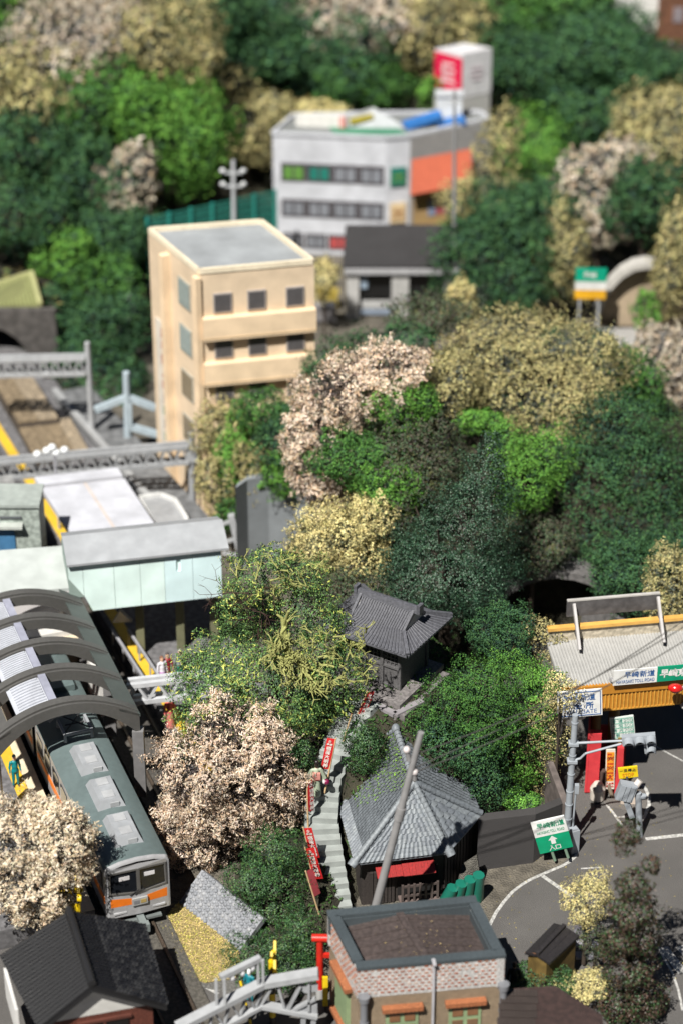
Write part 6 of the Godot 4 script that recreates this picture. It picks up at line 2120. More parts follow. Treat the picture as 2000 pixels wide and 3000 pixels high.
func build_toll_gate() -> void:
	var u := Vector3(0, 1, 0)
	var ora := mat(Color(0.50, 0.21, 0.022), 0.55, {"wear": "fine", "scale": 0.6})
	var ora2 := mat(Color(0.66, 0.33, 0.05), 0.55, {"wear": "fine", "scale": 0.6})
	var roofm := mat(Color(0.40, 0.395, 0.385), 0.85, {"wear": "fine", "scale": 0.5})
	var cream := mat(Color(0.66, 0.58, 0.45), 0.8, {"wear": "grime", "scale": 0.7})
	var l := Vector3(9.87, 4.50, 25.99)
	var r := Vector3(16.48, 4.50, 24.96)
	var x := (r - l).normalized()
	var bk := Vector3(x.z, 0, -x.x)
	if bk.z > 0: bk = -bk
	var out := -bk
	var W := (r - l).length()
	var t := thing("toll_gate_roof", "wide toll gate canopy with ochre ribbed fascia and grey corrugated roof", "toll gate", Vector3(l.x + 2.5, 0, l.z - 2))
	var fh := 1.42
	barp(l + u * 0.46, r + u * 0.46, 0.12, 0.92, "fascia", ora, t)
	barp(l + u * 1.17 + out * 0.05, r + u * 1.17 + out * 0.05, 0.2, 0.48, "fascia_beam", ora, t)
	for i in 38:
		var p := l + x * (W * (i + 0.5) / 38.0) + out * 0.08
		barp(p + u * 0.02, p + u * 0.92, 0.05, 0.06, "rib", ora2, t)
	barp(l + u * 0.0 + out * 0.04, r + u * 0.0 + out * 0.04, 0.1, 0.07, "drip_edge", ora2, t)
	var depth := 3.0
	var m := M.new()
	var a := l + u * (fh - 0.05) + bk * 0.1
	var b := r + u * (fh - 0.05) + bk * 0.1
	m.slab([a, b, b + bk * depth + u * 0.5, a + bk * depth + u * 0.5], -u * 0.15)
	put(m, "roof", roofm, t)
	for i in 46:
		var p := a + x * (W * (i + 0.5) / 46.0) + u * 0.03
		rodp(p + out * 0.12 - u * 0.04, p + bk * depth + u * 0.46, 0.062, 0.062, "corrugation", roofm, t, 6)
	barp(a + bk * depth + u * 0.8, b + bk * depth + u * 0.8, 0.14, 0.75, "back_parapet", cream, t)
	barp(a + bk * depth + u * 1.22 + out * 0.05, b + bk * depth + u * 1.22 + out * 0.05, 0.3, 0.16, "parapet_cap", mat(Color(0.75, 0.42, 0.10), 0.6), t)
	for s in [0.30, 0.43]:
		var p = l + x * W * s + bk * 1.2
		rodp(Vector3(p.x, 0, p.z), p + u * 0.9, 0.26, 0.26, "column", mat(Color(0.25, 0.17, 0.05), 0.5), t, 12)
	for s in [0.02, 0.13, 0.88]:
		m = M.new()
		m.ball(l + x * W * s - u * 0.1 + out * 0.1, Vector3(0.34, 0.2, 0.3), 10, 6)
		put(m, "lamp", mat(Color(0.62, 0.60, 0.57), 0.5), t)
	# billboard seen from behind
	var grey := mat(Color(0.11, 0.105, 0.11), 0.7, {"wear": "grime"})
	var b0 := a + bk * (depth + 0.3) + u * 2.0 + x * 0.95
	t = thing("roof_billboard", "dark back of a billboard held by two pale stays on the gate roof", "billboard", b0)
	barp(b0, b0 + x * 4.35 + u * 0.0, 0.12, 0.82, "board", grey, t)
	barp(b0 + u * 0.44, b0 + x * 4.35 + u * 0.44, 0.16, 0.07, "edge", mat(Color(0.5, 0.48, 0.46), 0.6), t)
	for s in [0.3, 4.25]:
		barp(b0 + x * s + u * 0.3 + out * 0.1, b0 + x * s + out * 1.5 - u * 1.3, 0.12, 0.2, "stay", mat(Color(0.50, 0.48, 0.48), 0.6), t)
		m_plate(t, [b0 + x * (s + 0.02) + out * 0.2 - u * 1.1, b0 + x * (s + 0.02) + out * 1.4 - u * 1.3, b0 + x * (s + 0.02) + out * 0.2 + u * 0.2], grey)
	# front name board
	var s0 := Vector3(12.09, 6.82, 25.67) + out * 0.35
	var white := mat(Color(0.78, 0.78, 0.77), 0.5)
	var green := mat(Color(0.0, 0.30, 0.16), 0.45)
	var navy := mat(Color(0.03, 0.11, 0.32), 0.6)
	t = thing("toll_road_name_board", "long white and green name board standing on the toll gate roof", "sign", s0 - u * 0.8)
	var hN := 0.78
	barp(s0 - u * hN * 0.5, s0 + x * 2.02 - u * hN * 0.5, 0.08, hN, "white_panel", white, t)
	barp(s0 + x * 2.03 - u * hN * 0.5, s0 + x * 5.4 - u * hN * 0.5, 0.08, hN, "green_panel", green, t)
	m = M.new()
	m.xf = Transform3D(Basis(x, u, out), s0 + x * 0.5 - u * 0.1 + out * 0.04)
	kanji(m, "早崎新道", 0.3, 0.036, false, 1.2)
	put(m, "lettering", navy, t)
	latin("HAYASAKI TOLL ROAD", 0.17, "lettering", navy, t, Transform3D(Basis(x, u, out), s0 + x * 0.15 - u * 0.52 + out * 0.045), 1.75)
	m = M.new()
	m.xf = Transform3D(Basis(x, u, out), s0 + x * 2.17 - u * 0.16 + out * 0.04)
	kanji(m, "早崎東", 0.38, 0.06, false, 1.08)
	put(m, "lettering", white, t)
	latin("Hayasaki Higashi", 0.2, "lettering", white, t, Transform3D(Basis(x, u, out), s0 + x * 3.45 - u * 0.28 + out * 0.045))
	for s in [0.05, 2.6]:
		barp(s0 + x * s - u * 0.6 + bk * 0.1, s0 + x * s - u * 0.85 + bk * 0.6, 0.14, 0.14, "bracket", mat(Color(0.45, 0.45, 0.47), 0.6), t)
	# toll gate sign among the leaves
	var g0 := Vector3(9.36, 6.43, 25.99) + out * 1.2
	var g1 := g0 + Vector3(2.0, 0.14, -0.1)
	t = thing("toll_plaza_sign", "white square sign with blue writing half hidden by yellow leaves", "sign", Vector3(g0.x + 0.9, g0.y - 1.3, g0.z))
	var fx := (g1 - g0).normalized()
	var fu := Vector3(-fx.y, fx.x, 0).normalized()
	m = M.new()
	m.xf = Transform3D(Basis(fx, fu, fx.cross(fu)), g0)
	m.box(Vector3(1.0, -0.7, -0.04), Vector3(2.0, 1.4, 0.08))
	put(m, "board", white, t)
	m = M.new()
	m.xf = Transform3D(Basis(fx, fu, fx.cross(fu)), g0)
	for e in [[Vector3(0.08, -0.08, 0.01), Vector3(1.92, -0.08, 0.01)], [Vector3(0.08, -1.32, 0.01), Vector3(1.92, -1.32, 0.01)], [Vector3(0.08, -0.08, 0.01), Vector3(0.08, -1.32, 0.01)], [Vector3(1.92, -0.08, 0.01), Vector3(1.92, -1.32, 0.01)]]:
		m.bar(e[0], e[1], 0.03, 0.02, Vector3(0, 0, 1))
	put(m, "border", navy, t)
	m = M.new()
	m.xf = Transform3D(Basis(fx, fu, fx.cross(fu)), g0 + fx * 0.25 - fu * 0.2)
	kanji(m, "早崎新道", 0.32, 0.036, false, 1.15)
	m.xf.origin = g0 + fx * 0.25 - fu * 0.64
	kanji(m, "料金所", 0.32, 0.045, false, 1.6)
	put(m, "lettering", navy, t)
	latin("TOLL GATE", 0.2, "lettering", navy, t, Transform3D(m.xf.basis, g0 + fx * 0.25 - fu * 1.03), 1.5)
	rodp(g0 + fx * 0.2 - fu * 1.4, Vector3(9.58, 0.50, 27.04), 0.06, 0.06, "post", mat(Color(0.55, 0.55, 0.56), 0.5), t, 8)
	# red siren lamp
	var sp := Vector3(14.83, 5.94, 25.18) + out * 0.9
	t = thing("siren_lamp", "glossy red oval warning lamp on a grey arm before the gate", "lamp", sp)
	m = M.new()
	m.ball(sp, Vector3(0.36, 0.19, 0.26), 16, 8)
	put(m, "dome", mat(Color(0.60, 0.012, 0.01), 0.2, {"coat": 0.8}), t)
	m = M.new()
	m.ball(sp - u * 0.12, Vector3(0.24, 0.14, 0.2), 12, 6)
	put(m, "base", mat(Color(0.10, 0.10, 0.11), 0.5), t)
	rodp(sp + Vector3(0.2, 0.02, 0), sp + Vector3(3.0, 0.1, 0), 0.08, 0.08, "arm", mat(Color(0.38, 0.38, 0.40), 0.5), t, 8)
	# red toll booth on the island
	var red := mat(Color(0.60, 0.045, 0.055), 0.5, {"wear": "fine"})
	var bo := Vector3(12.09, 0.10, 25.93)
	t = thing("toll_booth", "red toll booth on the white edged island under the canopy", "toll booth", bo)
	var bb := Basis(Vector3.UP, -0.12)
	for q in [[-0.55, 0.0, 0.55, 3.3], [0.62, -0.1, 0.3, 2.6]]:
		boxp(bo + bb * Vector3(q[0], q[3] * 0.5, 0), Vector3(q[2], q[3], 0.35), "front_panel", red, t, bb)
	boxp(bo + bb * Vector3(-0.85, 1.75, -1.1), Vector3(0.1, 3.5, 2.6), "side_panel", red, t, bb)
	boxp(bo + bb * Vector3(0.1, 1.3, -1.6), Vector3(1.6, 2.6, 0.1), "back_panel", mat(Color(0.3, 0.02, 0.03), 0.6), t, bb)
	boxp(bo + bb * Vector3(0.1, 0.55, -0.1), Vector3(0.75, 1.1, 0.3), "counter", mat(Color(0.10, 0.06, 0.05), 0.6), t, bb)
	m = M.new()
	m.lathe(bo + bb * Vector3(-0.3, 0, 0.55), [Vector2(0.34, 0), Vector2(0.36, 0.55), Vector2(0.2, 0.85), Vector2(0.001, 0.9)], 12)
	put(m, "bumper", mat(Color(0.62, 0.56, 0.50), 0.6), t)
	m = M.new()
	m.flat([Vector3(11.07, 0.0140, 25.34), Vector3(12.22, 0.0140, 26.96), Vector3(13.74, 0.0140, 27.62), Vector3(14.06, 0.0140, 26.39), Vector3(13.76, 0.0140, 25.07), Vector3(12.76, 0.0140, 22.63), Vector3(11.14, 0.0140, 22.63)])
	put(m, "island", mat(Color(0.22, 0.20, 0.185), 0.9, {"wear": "asphalt"}), t)
	# price board
	var pz := Vector3(12.90, 0.00, 25.32)
	var p0 := Vector3(12.20, 3.73, 25.32)
	var p1 := Vector3(13.28, 3.88, 25.32)
	t = thing("price_board", "white price board with green lines and numbers above the booth", "sign", pz)
	fx = (p1 - p0).normalized()
	fu = Vector3(-fx.y, fx.x, 0)
	var fz := fx.cross(fu)
	var F := Transform3D(Basis(fx, fu, fz), p0)
	var ww := (p1 - p0).length()
	m = M.new(); m.xf = F
	m.box(Vector3(ww * 0.5, -0.58, -0.05), Vector3(ww, 1.2, 0.1))
	put(m, "board", mat(Color(0.70, 0.76, 0.72), 0.5), t)
	m = M.new(); m.xf = F
	var gl := mat(Color(0.03, 0.32, 0.22), 0.6)
	for i in 5:
		m.bar(Vector3(0.06, -0.06 - 0.26 * i, 0.008), Vector3(ww - 0.05, -0.06 - 0.26 * i, 0.008), 0.022, 0.012, Vector3(0, 0, 1))
	for s in [0.06, ww * 0.5, ww - 0.05]:
		m.bar(Vector3(s, -0.06, 0.0095), Vector3(s, -1.1, 0.0095), 0.022, 0.012, Vector3(0, 0, 1))
	put(m, "ruled_line", gl, t)
	for i in 4:
		m = M.new()
		m.xf = F.translated_local(Vector3([0.1, 0.1, 0.1, 0.22][i], -0.1 - 0.26 * i, 0))
		kanji(m, ["普通", "大型", "特大", "軽"][i], 0.17, 0.02, false, 1.7)
		put(m, "lettering", mat(Color(0.12, 0.36, 0.30), 0.6), t)
		latin(["200", "300", "700", "150"][i], 0.16, "lettering", mat(Color(0.30, 0.45, 0.40), 0.6), t, F.translated_local(Vector3(ww * 0.57, -0.1 - 0.26 * i, 0.008)), 0.4)
	rodp(pz, p0.lerp(p1, 0.5) - u * 1.1, 0.1, 0.1, "post", mat(Color(0.25, 0.17, 0.05), 0.5), t, 8)
	# orange prohibition banner
	pz = Vector3(12.44, 0.00, 26.24)
	p0 = Vector3(12.03, 2.60, 26.24)
	p1 = Vector3(12.37, 2.67, 26.24)
	t = thing("prohibition_banner", "narrow orange upright sign with crossed out motorbike bicycle and walker", "sign", pz)
	F = Transform3D(Basis(Vector3(1, 0, 0), Vector3(-0.03, 1, 0).normalized(), Vector3(0, 0, 1)), p0)
	m = M.new(); m.xf = F
	m.box(Vector3(0.2, -1.05, -0.05), Vector3(0.42, 2.2, 0.1))
	put(m, "board", mat(Color(0.74, 0.66, 0.58), 0.6), t)
	m = M.new(); m.xf = F
	m.box(Vector3(0.2, -0.88, 0.008), Vector3(0.34, 1.62, 0.012))
	put(m, "orange_field", mat(Color(0.80, 0.30, 0.02), 0.6), t)
	var blk := mat(Color(0.07, 0.02, 0.01), 0.7)
	var rdm := mat(Color(0.62, 0.03, 0.015), 0.6)
	for k in 3:
		var yy := -0.42 - 0.52 * k
		m = M.new(); m.xf = F
		if k < 2:
			for s in [0.1, 0.3]:
				for i in 8:
					var a0 := TAU * i / 8
					var a1 := TAU * (i + 1) / 8
					m.bar(Vector3(s + cos(a0) * 0.06, yy + sin(a0) * 0.06, 0.02), Vector3(s + cos(a1) * 0.06, yy + sin(a1) * 0.06, 0.02), 0.02, 0.006, Vector3(0, 0, 1))
			m.bar(Vector3(0.1, yy, 0.022), Vector3(0.2, yy + 0.09, 0.022), 0.04 if k == 0 else 0.02, 0.006, Vector3(0, 0, 1))
			m.bar(Vector3(0.2, yy + 0.09, 0.022), Vector3(0.3, yy, 0.022), 0.05 if k == 0 else 0.02, 0.006, Vector3(0, 0, 1))
		else:
			m.bar(Vector3(0.2, yy + 0.12, 0.022), Vector3(0.2, yy - 0.02, 0.022), 0.07, 0.006, Vector3(0, 0, 1))
			m.bar(Vector3(0.2, yy, 0.022), Vector3(0.12, yy - 0.15, 0.022), 0.035, 0.006, Vector3(0, 0, 1))
			m.bar(Vector3(0.2, yy, 0.022), Vector3(0.28, yy - 0.15, 0.022), 0.035, 0.006, Vector3(0, 0, 1))
		put(m, "pictogram", blk, t)
		m = M.new(); m.xf = F
		m.bar(Vector3(0.05, yy + 0.13, 0.03), Vector3(0.35, yy - 0.13, 0.03), 0.025, 0.006, Vector3(0, 0, 1))
		m.bar(Vector3(0.35, yy + 0.13, 0.031), Vector3(0.05, yy - 0.13, 0.031), 0.025, 0.006, Vector3(0, 0, 1))
		put(m, "cross_mark", rdm, t)
		m = M.new()
		m.xf = F.translated_local(Vector3(0.06, yy + 0.27, 0.008))
		kanji(m, ["原付", "自転車", "歩行車"][k], 0.09, 0.018, false, 1.1)
		put(m, "lettering", rdm, t)
	m = M.new(); m.xf = F.translated_local(Vector3(0.04, -1.76, 0.008))
	kanji(m, "入止車", 0.1, 0.02, false, 1.15)
	m.xf = F.translated_local(Vector3(0.04, -1.92, 0.008))
	kanji(m, "通行止", 0.1, 0.02, false, 1.15)
	put(m, "lettering", rdm, t)
	rodp(pz, p0 + Vector3(0.2, -1.9, -0.06), 0.1, 0.1, "post", mat(Color(0.25, 0.2, 0.15), 0.6), t, 8)
	# stop sign
	pz = Vector3(13.17, 0.00, 26.50)
	p0 = Vector3(12.58, 1.79, 26.50)
	p1 = Vector3(13.43, 1.91, 26.50)
	t = thing("stop_sign", "yellow stop board over a tub of yellow flowers on the island", "sign", pz)
	fx = (p1 - p0).normalized()
	fu = Vector3(-fx.y, fx.x, 0)
	F = Transform3D(Basis(fx, fu, fx.cross(fu)), p0)
	m = M.new(); m.xf = F
	m.box(Vector3(0.44, -0.29, -0.05), Vector3(0.88, 0.58, 0.1))
	put(m, "board", mat(Color(0.86, 0.62, 0.01), 0.5), t)
	m = M.new(); m.xf = F.translated_local(Vector3(0.06, -0.07, 0))
	kanji(m, "一旦停止", 0.16, 0.026, false, 1.2)
	put(m, "lettering", mat(Color(0.03, 0.03, 0.02), 0.6), t)
	latin("STOP", 0.19, "lettering", mat(Color(0.72, 0.16, 0.01), 0.6), t, F.translated_local(Vector3(0.17, -0.31, 0.008)), 0.52)
	boxp(pz + u * 0.3 + Vector3(-0.05, 0, 0.05), Vector3(0.7, 0.6, 0.5), "tub", mat(Color(0.60, 0.50, 0.42), 0.7), t)
	m = M.new()
	m.use_col = true
	rng.seed = 4
	for i in 500:
		var c := pz + Vector3(rng.randf_range(-0.4, 0.35), 0.62 + rng.randf() * 0.25, rng.randf_range(-0.2, 0.35))
		m.col = Color(0.40, 0.32, 0.03) * rng.randf_range(0.5, 1.3)
		var e := Vector3(rng.randfn(), rng.randfn(), rng.randfn()).normalized() * 0.05
		m.tri(c - e, c + Vector3(rng.randfn(), rng.randfn(), rng.randfn()) * 0.03, c + e)
	put(m, "flowers", mat(Color(1, 1, 1), 0.9, {"vertex": 1}), t)
	rodp(pz + u * 0.5, p0.lerp(p1, 0.5) - u * 0.5, 0.06, 0.06, "post", grey, t, 8)
	# traffic signal with long arm
	var sg := mat(Color(0.34, 0.37, 0.41), 0.5, {"wear": "fine"})
	var lens := mat(Color(0.012, 0.014, 0.014), 0.2)
	var pb := Vector3(10.01, 0.00, 29.96)
	var ptop := Vector3(10.09, 7.18, 29.96)
	t = thing("traffic_signal", "grey blue traffic signal pole with a long arm beside the toll road sign", "traffic light", pb)
	rodp(pb, ptop, 0.165, 0.13, "pole", sg, t, 14)
	var dv := (ptop - pb)
	for k in [0.12, 0.22, 0.33, 0.43, 0.56, 0.70, 0.94]:
		rodp(pb + dv * k, pb + dv * (k + 0.008), 0.19 - 0.035 * k, 0.19 - 0.035 * k, "band", sg, t, 14)
	var arm0 := pb + dv * 0.79
	var hd := arm0 + Vector3(2.1, 0.22, 0.12)
	rodp(arm0, hd, 0.065, 0.055, "arm", sg, t, 10)
	var br := pb + dv * 0.66
	m = M.new()
	m.tube([br, br + Vector3(0.35, 0.14, 0.02), br + Vector3(0.55, 0.42, 0.05), hd - Vector3(0.5, 0.32, 0), hd - Vector3(0.02, 0.16, 0)], 0.055, 9)
	put(m, "brace_arm", sg, t)
	for k in [0.66, 0.79]:
		boxp(pb + dv * k, Vector3(0.44, 0.13, 0.36), "clamp", sg, t)
	var hb := Basis(Vector3(0.985, 0.15, 0.07).normalized(), Vector3(-0.15, 0.985, 0).normalized(), Vector3(-0.07, 0, 1))
	var head := boxp(hd + hb * Vector3(0.72, 0.02, 0.0), Vector3(1.45, 0.46, 0.26), "signal_head", sg, t, hb)
	for k in 4:
		var c := hd + hb * Vector3([0.28, 0.76, 1.24, 1.18][k], [0.02, 0.02, 0.02, -0.5][k], 0.13)
		if k == 3:
			boxp(c + hb * Vector3(-0.02, 0, -0.14), Vector3(0.5, 0.44, 0.24), "housing", sg, head, hb)
		m = M.new()
		m.rod(c, c + hb * Vector3(0, 0, 0.03), 0.17, 0.17, 12)
		put(m, "lens", lens, head)
		m = M.new()
		for i in 10:
			var a0 := PI * (-0.1 + 1.2 * i / 10.0)
			var a1 := PI * (-0.1 + 1.2 * (i + 1) / 10.0)
			var e0 := hb * Vector3(cos(a0) * 0.22, sin(a0) * 0.22, 0)
			var e1 := hb * Vector3(cos(a1) * 0.22, sin(a1) * 0.22, 0)
			var fw := hb * Vector3(0, -0.06, 0.34)
			m.quad(c + e0, c + e0 + fw, c + e1 + fw, c + e1)
			m.quad(c + e0 * 0.9, c + e1 * 0.9, c + e1 * 0.9 + fw, c + e0 * 0.9 + fw)
		put(m, "hood", sg, head)
	boxp(pb + dv * 0.46 + Vector3(0.28, 0, 0.1), Vector3(0.18, 0.45, 0.2), "button_box", sg, t)
	rodp(pb + dv * 0.05 + Vector3(0.22, 0, 0.12), pb + dv * 0.46 + Vector3(0.25, 0, 0.12), 0.05, 0.05, "conduit", sg, t, 6)
	boxp(pb + Vector3(0.3, 0.62, 0.3), Vector3(0.36, 1.25, 0.4), "cabinet", sg, t, Basis(Vector3.UP, 0.4))
	# second signal seen from behind
	pz = Vector3(13.39, 0.00, 29.17)
	var q0 := Vector3(13.18, 2.43, 29.17)
	t = thing("traffic_signal", "short grey signal seen from behind with its hooded head left of its post", "traffic light", pz)
	rodp(pz, q0, 0.15, 0.145, "pole", sg, t, 14)
	rodp(pz + u * 2.2, pz + u * 2.28, 0.175, 0.175, "band", sg, t, 14)
	barp(Vector3(12.98, 1.11, 29.17), Vector3(12.65, 2.06, 29.17), 0.3, 0.24, "arm", sg, t)
	var hc := Vector3(12.63, 2.51, 29.17)
	var hbs := Basis(Vector3(0, 0, 1), -0.25)
	head = boxp(hc, Vector3(0.78, 0.86, 0.4), "signal_head", sg, t, hbs)
	for k in 3:
		boxp(hc + hbs * Vector3(-0.22 + 0.22 * k, 0.0, 0.22), Vector3(0.19, 0.8, 0.06), "rib", sg, head, hbs)
	rodp(hc + Vector3(0.4, 0.15, -0.1), hc + Vector3(0.62, 0.45, -0.2), 0.16, 0.16, "hood", mat(Color(0.66, 0.60, 0.56), 0.6), head, 10)
	# entrance sign
	pz = Vector3(9.05, 0.00, 31.37)
	p0 = Vector3(8.25, 2.39, 31.37)
	p1 = Vector3(9.69, 2.80, 31.37)
	t = thing("entrance_sign", "white and green toll road entrance sign with an upward arrow", "sign", pz)
	fx = (p1 - p0).normalized()
	fu = Vector3(-fx.y, fx.x, 0)
	F = Transform3D(Basis(fx, fu, fx.cross(fu)), p0)
	ww = (p1 - p0).length()
	m = M.new(); m.xf = F
	m.box(Vector3(ww * 0.5, -0.42, -0.05), Vector3(ww, 0.84, 0.1))
	put(m, "white_panel", white, t)
	m = M.new(); m.xf = F
	m.box(Vector3(ww * 0.5, -1.3, -0.05), Vector3(ww, 0.9, 0.1))
	put(m, "green_panel", mat(Color(0.0, 0.33, 0.16), 0.45), t)
	m = M.new(); m.xf = F.translated_local(Vector3(0.2, -0.13, 0))
	kanji(m, "早崎新道", 0.28, 0.033, false, 1.1)
	put(m, "lettering", mat(Color(0.0, 0.30, 0.15), 0.5), t)
	latin("HAYASAKI TOLL ROAD", 0.14, "lettering", mat(Color(0.0, 0.30, 0.15), 0.5), t, F.translated_local(Vector3(0.13, -0.55, 0.008)), ww - 0.28)
	m = M.new(); m.xf = F.translated_local(Vector3(ww * 0.5 - 0.02, -1.12, 0.016))
	m.slab([Vector3(-0.2, 0, 0), Vector3(0.2, 0, 0), Vector3(0, 0.22, 0)], Vector3(0, 0, -0.012))
	m.box(Vector3(0, -0.11, -0.006), Vector3(0.2, 0.22, 0.012))
	put(m, "arrow", white, t)
	m = M.new(); m.xf = F.translated_local(Vector3(ww * 0.5 - 0.28, -1.41, 0))
	kanji(m, "入口", 0.25, 0.035, false, 1.12)
	put(m, "lettering", white, t)
	for s in [0.35, 0.75]:
		rodp(F * Vector3(ww * s, -1.7, -0.1), F * Vector3(ww * s + 0.02, -2.35, -0.1), 0.07, 0.07, "post", mat(Color(0.20, 0.30, 0.22), 0.7), t, 8)
	# dark retaining wall behind the sign
	var w0 := Vector3(5.94, 0.00, 31.66)
	var w1 := Vector3(8.47, 0.00, 31.08)
	var w2 := Vector3(9.79, 0.00, 29.67)
	t = thing("dark_wall", "dark grey textured retaining wall between the hut and entrance sign", "wall", w0)
	m = M.new()
	var wh := u * 2.75
	var tk := Vector3(0, 0, -0.5)
	m.hexa([w0, w1, w1 + tk, w0 + tk, w0 + wh, w1 + wh * 0.97, w1 + wh * 0.97 + tk, w0 + wh + tk])
	m.hexa([w1, w2, w2 + tk, w1 + tk, w1 + wh * 0.97, w2 + wh * 0.8, w2 + wh * 0.8 + tk, w1 + wh * 0.97 + tk])
	put(m, "face", mat(Color(0.105, 0.098, 0.10), 0.85, {"wear": "asphalt", "scale": 0.8, "bump": 3.0}), t)
	w0 = w2
	w1 = Vector3(8.86, 0.00, 25.32)
	m = M.new()
	m.hexa([w0, w0 + Vector3(0.3, 0, 0), w1 + Vector3(0.3, 0, 0), w1, w0 + u * 2.2, w0 + Vector3(0.3, 2.2, 0), w1 + Vector3(0.3, 3.0, 0), w1 + u * 3.0])
	put(m, "side_face", mat(Color(0.17, 0.14, 0.13), 0.85, {"wear": "grime"}), t)

func build_street() -> void:
	var u := Vector3(0, 1, 0)
	var pole := mat(Color(0.28, 0.275, 0.28), 0.6, {"wear": "fine"})
	# leaning utility pole before the hut
	var z := 37.2
	var b := Vector3(1.39, 2.37, 37.20)
	var tp := Vector3(3.15, 11.36, 37.20)
	var dv := (tp - b).normalized()
	var foot := b - dv * (b.y / dv.y)
	var t := thing("utility_pole", "leaning grey utility pole with white insulators in front of the tiled hut", "utility pole", foot)
	rodp(foot, tp, 0.205, 0.13, "shaft", pole, t, 14)
	for k in [0.52, 0.555]:
		var p: Vector3 = b.lerp(tp, k)
		rodp(p, p + dv * 0.3, 0.2, 0.2, "collar", pole, t, 12)
	for e in [[1190, 2197, 1197, 2228], [1213, 2262, 1213, 2285]]:
		var m := M.new()
		m.ball(raypt(e[0], e[1], 37.2), Vector3(0.15, 0.17, 0.15), 10, 6)
		var ins := put(m, "insulator", mat(Color(0.66, 0.60, 0.60), 0.3), t)
		rodp(raypt(e[0], e[1], 37.2), raypt(e[2], e[3], 37.2), 0.09, 0.11, "pin", pole, ins, 8)
	# sagging wires
	var wire := mat(Color(0.05, 0.048, 0.045), 0.7)
	var ends := [[Vector3(2.89, 10.26, 37.20), Vector3(14.43, 16.31, 36.00), "upper black wire sagging from the leaning pole to the right"], [Vector3(2.93, 9.42, 37.20), Vector3(14.48, 15.67, 36.00), "lower black wire sagging from the leaning pole to the right"], [Vector3(2.96, 9.65, 37.20), Vector3(14.58, 16.07, 35.00), "middle black wire sagging from the leaning pole to the right"]]
	for e in ends:
		var pts := []
		for i in 17:
			var f := i / 16.0
			pts.append(e[0].lerp(e[1], f) - u * sin(PI * f) * 0.55)
		var m := M.new()
		m.tube(pts, 0.022, 6)
		var o := put(m, "wire", wire)
		tag(o, e[2], "wire", "wires over the toll gate")
	# crossing posts, yellow and black
	var yel := mat(Color(0.80, 0.56, 0.01), 0.45)
	var blk := mat(Color(0.025, 0.022, 0.02), 0.6)
	var posts := [
		[Vector3(-10.96, 0.00, 37.10), 3.6, "yellow and black crossing signal post beside the silver train"],
		[Vector3(-2.77, 0.00, 41.52), 3.3, "yellow and black crossing signal post in front of the dark bushes"],
	]
	for e in posts:
		t = thing("crossing_signal", e[2], "crossing signal", e[0])
		var n := 8
		for i in n:
			var y0: float = e[1] * i / n
			rodp(e[0] + u * y0, e[0] + u * (e[1] * (i + 1) / n), 0.13, 0.13, "yellow_band" if i % 2 else "black_band", yel if i % 2 else blk, t, 10)
		var top: Vector3 = e[0] + u * e[1]
		boxp(top - u * 0.5, Vector3(0.22, 0.3, 0.5), "lamp_box", blk, t)
		for s in [-0.3, 0.3]:
			rodp(top + Vector3(0.05, -0.45, s), top + Vector3(0.22, -0.45, s), 0.17, 0.17, "lamp", yel, t, 10)
		barp(top + Vector3(0.02, -0.1, -0.4), top + Vector3(0.02, 0.7, 0.4), 0.2, 0.1, "crossbuck", yel, t, Vector3(1, 0, 0))
		barp(top + Vector3(0.13, -0.1, 0.4), top + Vector3(0.13, 0.7, -0.4), 0.2, 0.1, "crossbuck", yel, t, Vector3(1, 0, 0))
		barp(top + Vector3(0.07, -0.6, 0), top + Vector3(0.07, 0.5, 0), 0.14, 0.14, "head_post", yel, t)
	t = thing("crossing_barrier", "slanted yellow and black crossing barrier pole under the foreground gantry", "barrier", Vector3(-3.50, 0.00, 42.33))
	var c0 := Vector3(-3.50, 0.00, 42.33)
	var c1 := Vector3(-4.04, 2.23, 41.50)
	for i in 12:
		rodp(c0.lerp(c1, i / 12.0), c0.lerp(c1, (i + 1) / 12.0), 0.055, 0.055, "yellow_band" if i % 2 else "black_band", yel if i % 2 else blk, t, 8)
	t = thing("yellow_marker", "small yellow marker board at the corner of the brick topped house", "marker", Vector3(-0.70, 0.00, 40.81))
	boxp(Vector3(-0.65, 0.00, 40.81) + u * 1.1, Vector3(0.22, 1.5, 0.12), "board", yel, t)
	rodp(Vector3(-0.65, 0.00, 40.81), Vector3(-0.65, 0.00, 40.81) + u * 0.5, 0.05, 0.05, "post", blk, t, 6)
	# red fence under the shavings tree
	var dr := mat(Color(0.17, 0.012, 0.01), 0.4, {"wear": "grime", "scale": 2.0})
	t = thing("red_fence", "dark red slanted fence boards under the pale tree at lower left", "fence", Vector3(-13.50, 0.00, 36.00))
	var f0 := Vector3(-14.39, 0.00, 34.65)
	var f1 := Vector3(-12.62, 0.00, 36.11)
	for i in 5:
		var p := f0.lerp(f1, i / 4.0)
		barp(p, p + Vector3(-0.55, 1.35, -0.2), 0.42, 0.16, "board", dr, t, Vector3(1, 0, 0))
	barp(f0 + Vector3(-0.3, 0.7, -0.1), f1 + Vector3(-0.3, 0.7, -0.1), 0.12, 0.12, "rail", dr, t)
	# shed on the road
	var ra := Vector3(7.91, 2.50, 40.20)
	var rb := Vector3(9.16, 2.50, 38.41)
	var la := Vector3(7.46, 2.20, 39.70)
	var lb := Vector3(8.79, 2.20, 37.85)
	var sa := Vector3(8.43, 2.15, 40.31)
	var sb := Vector3(9.78, 2.15, 38.61)
	var dk := mat(Color(0.035, 0.031, 0.034), 0.55, {"wear": "grime", "scale": 1.5})
	t = thing("notice_shed", "small wooden shed with dark double pitched board roof on the road", "shed", Vector3(ra.x, 0, ra.z))
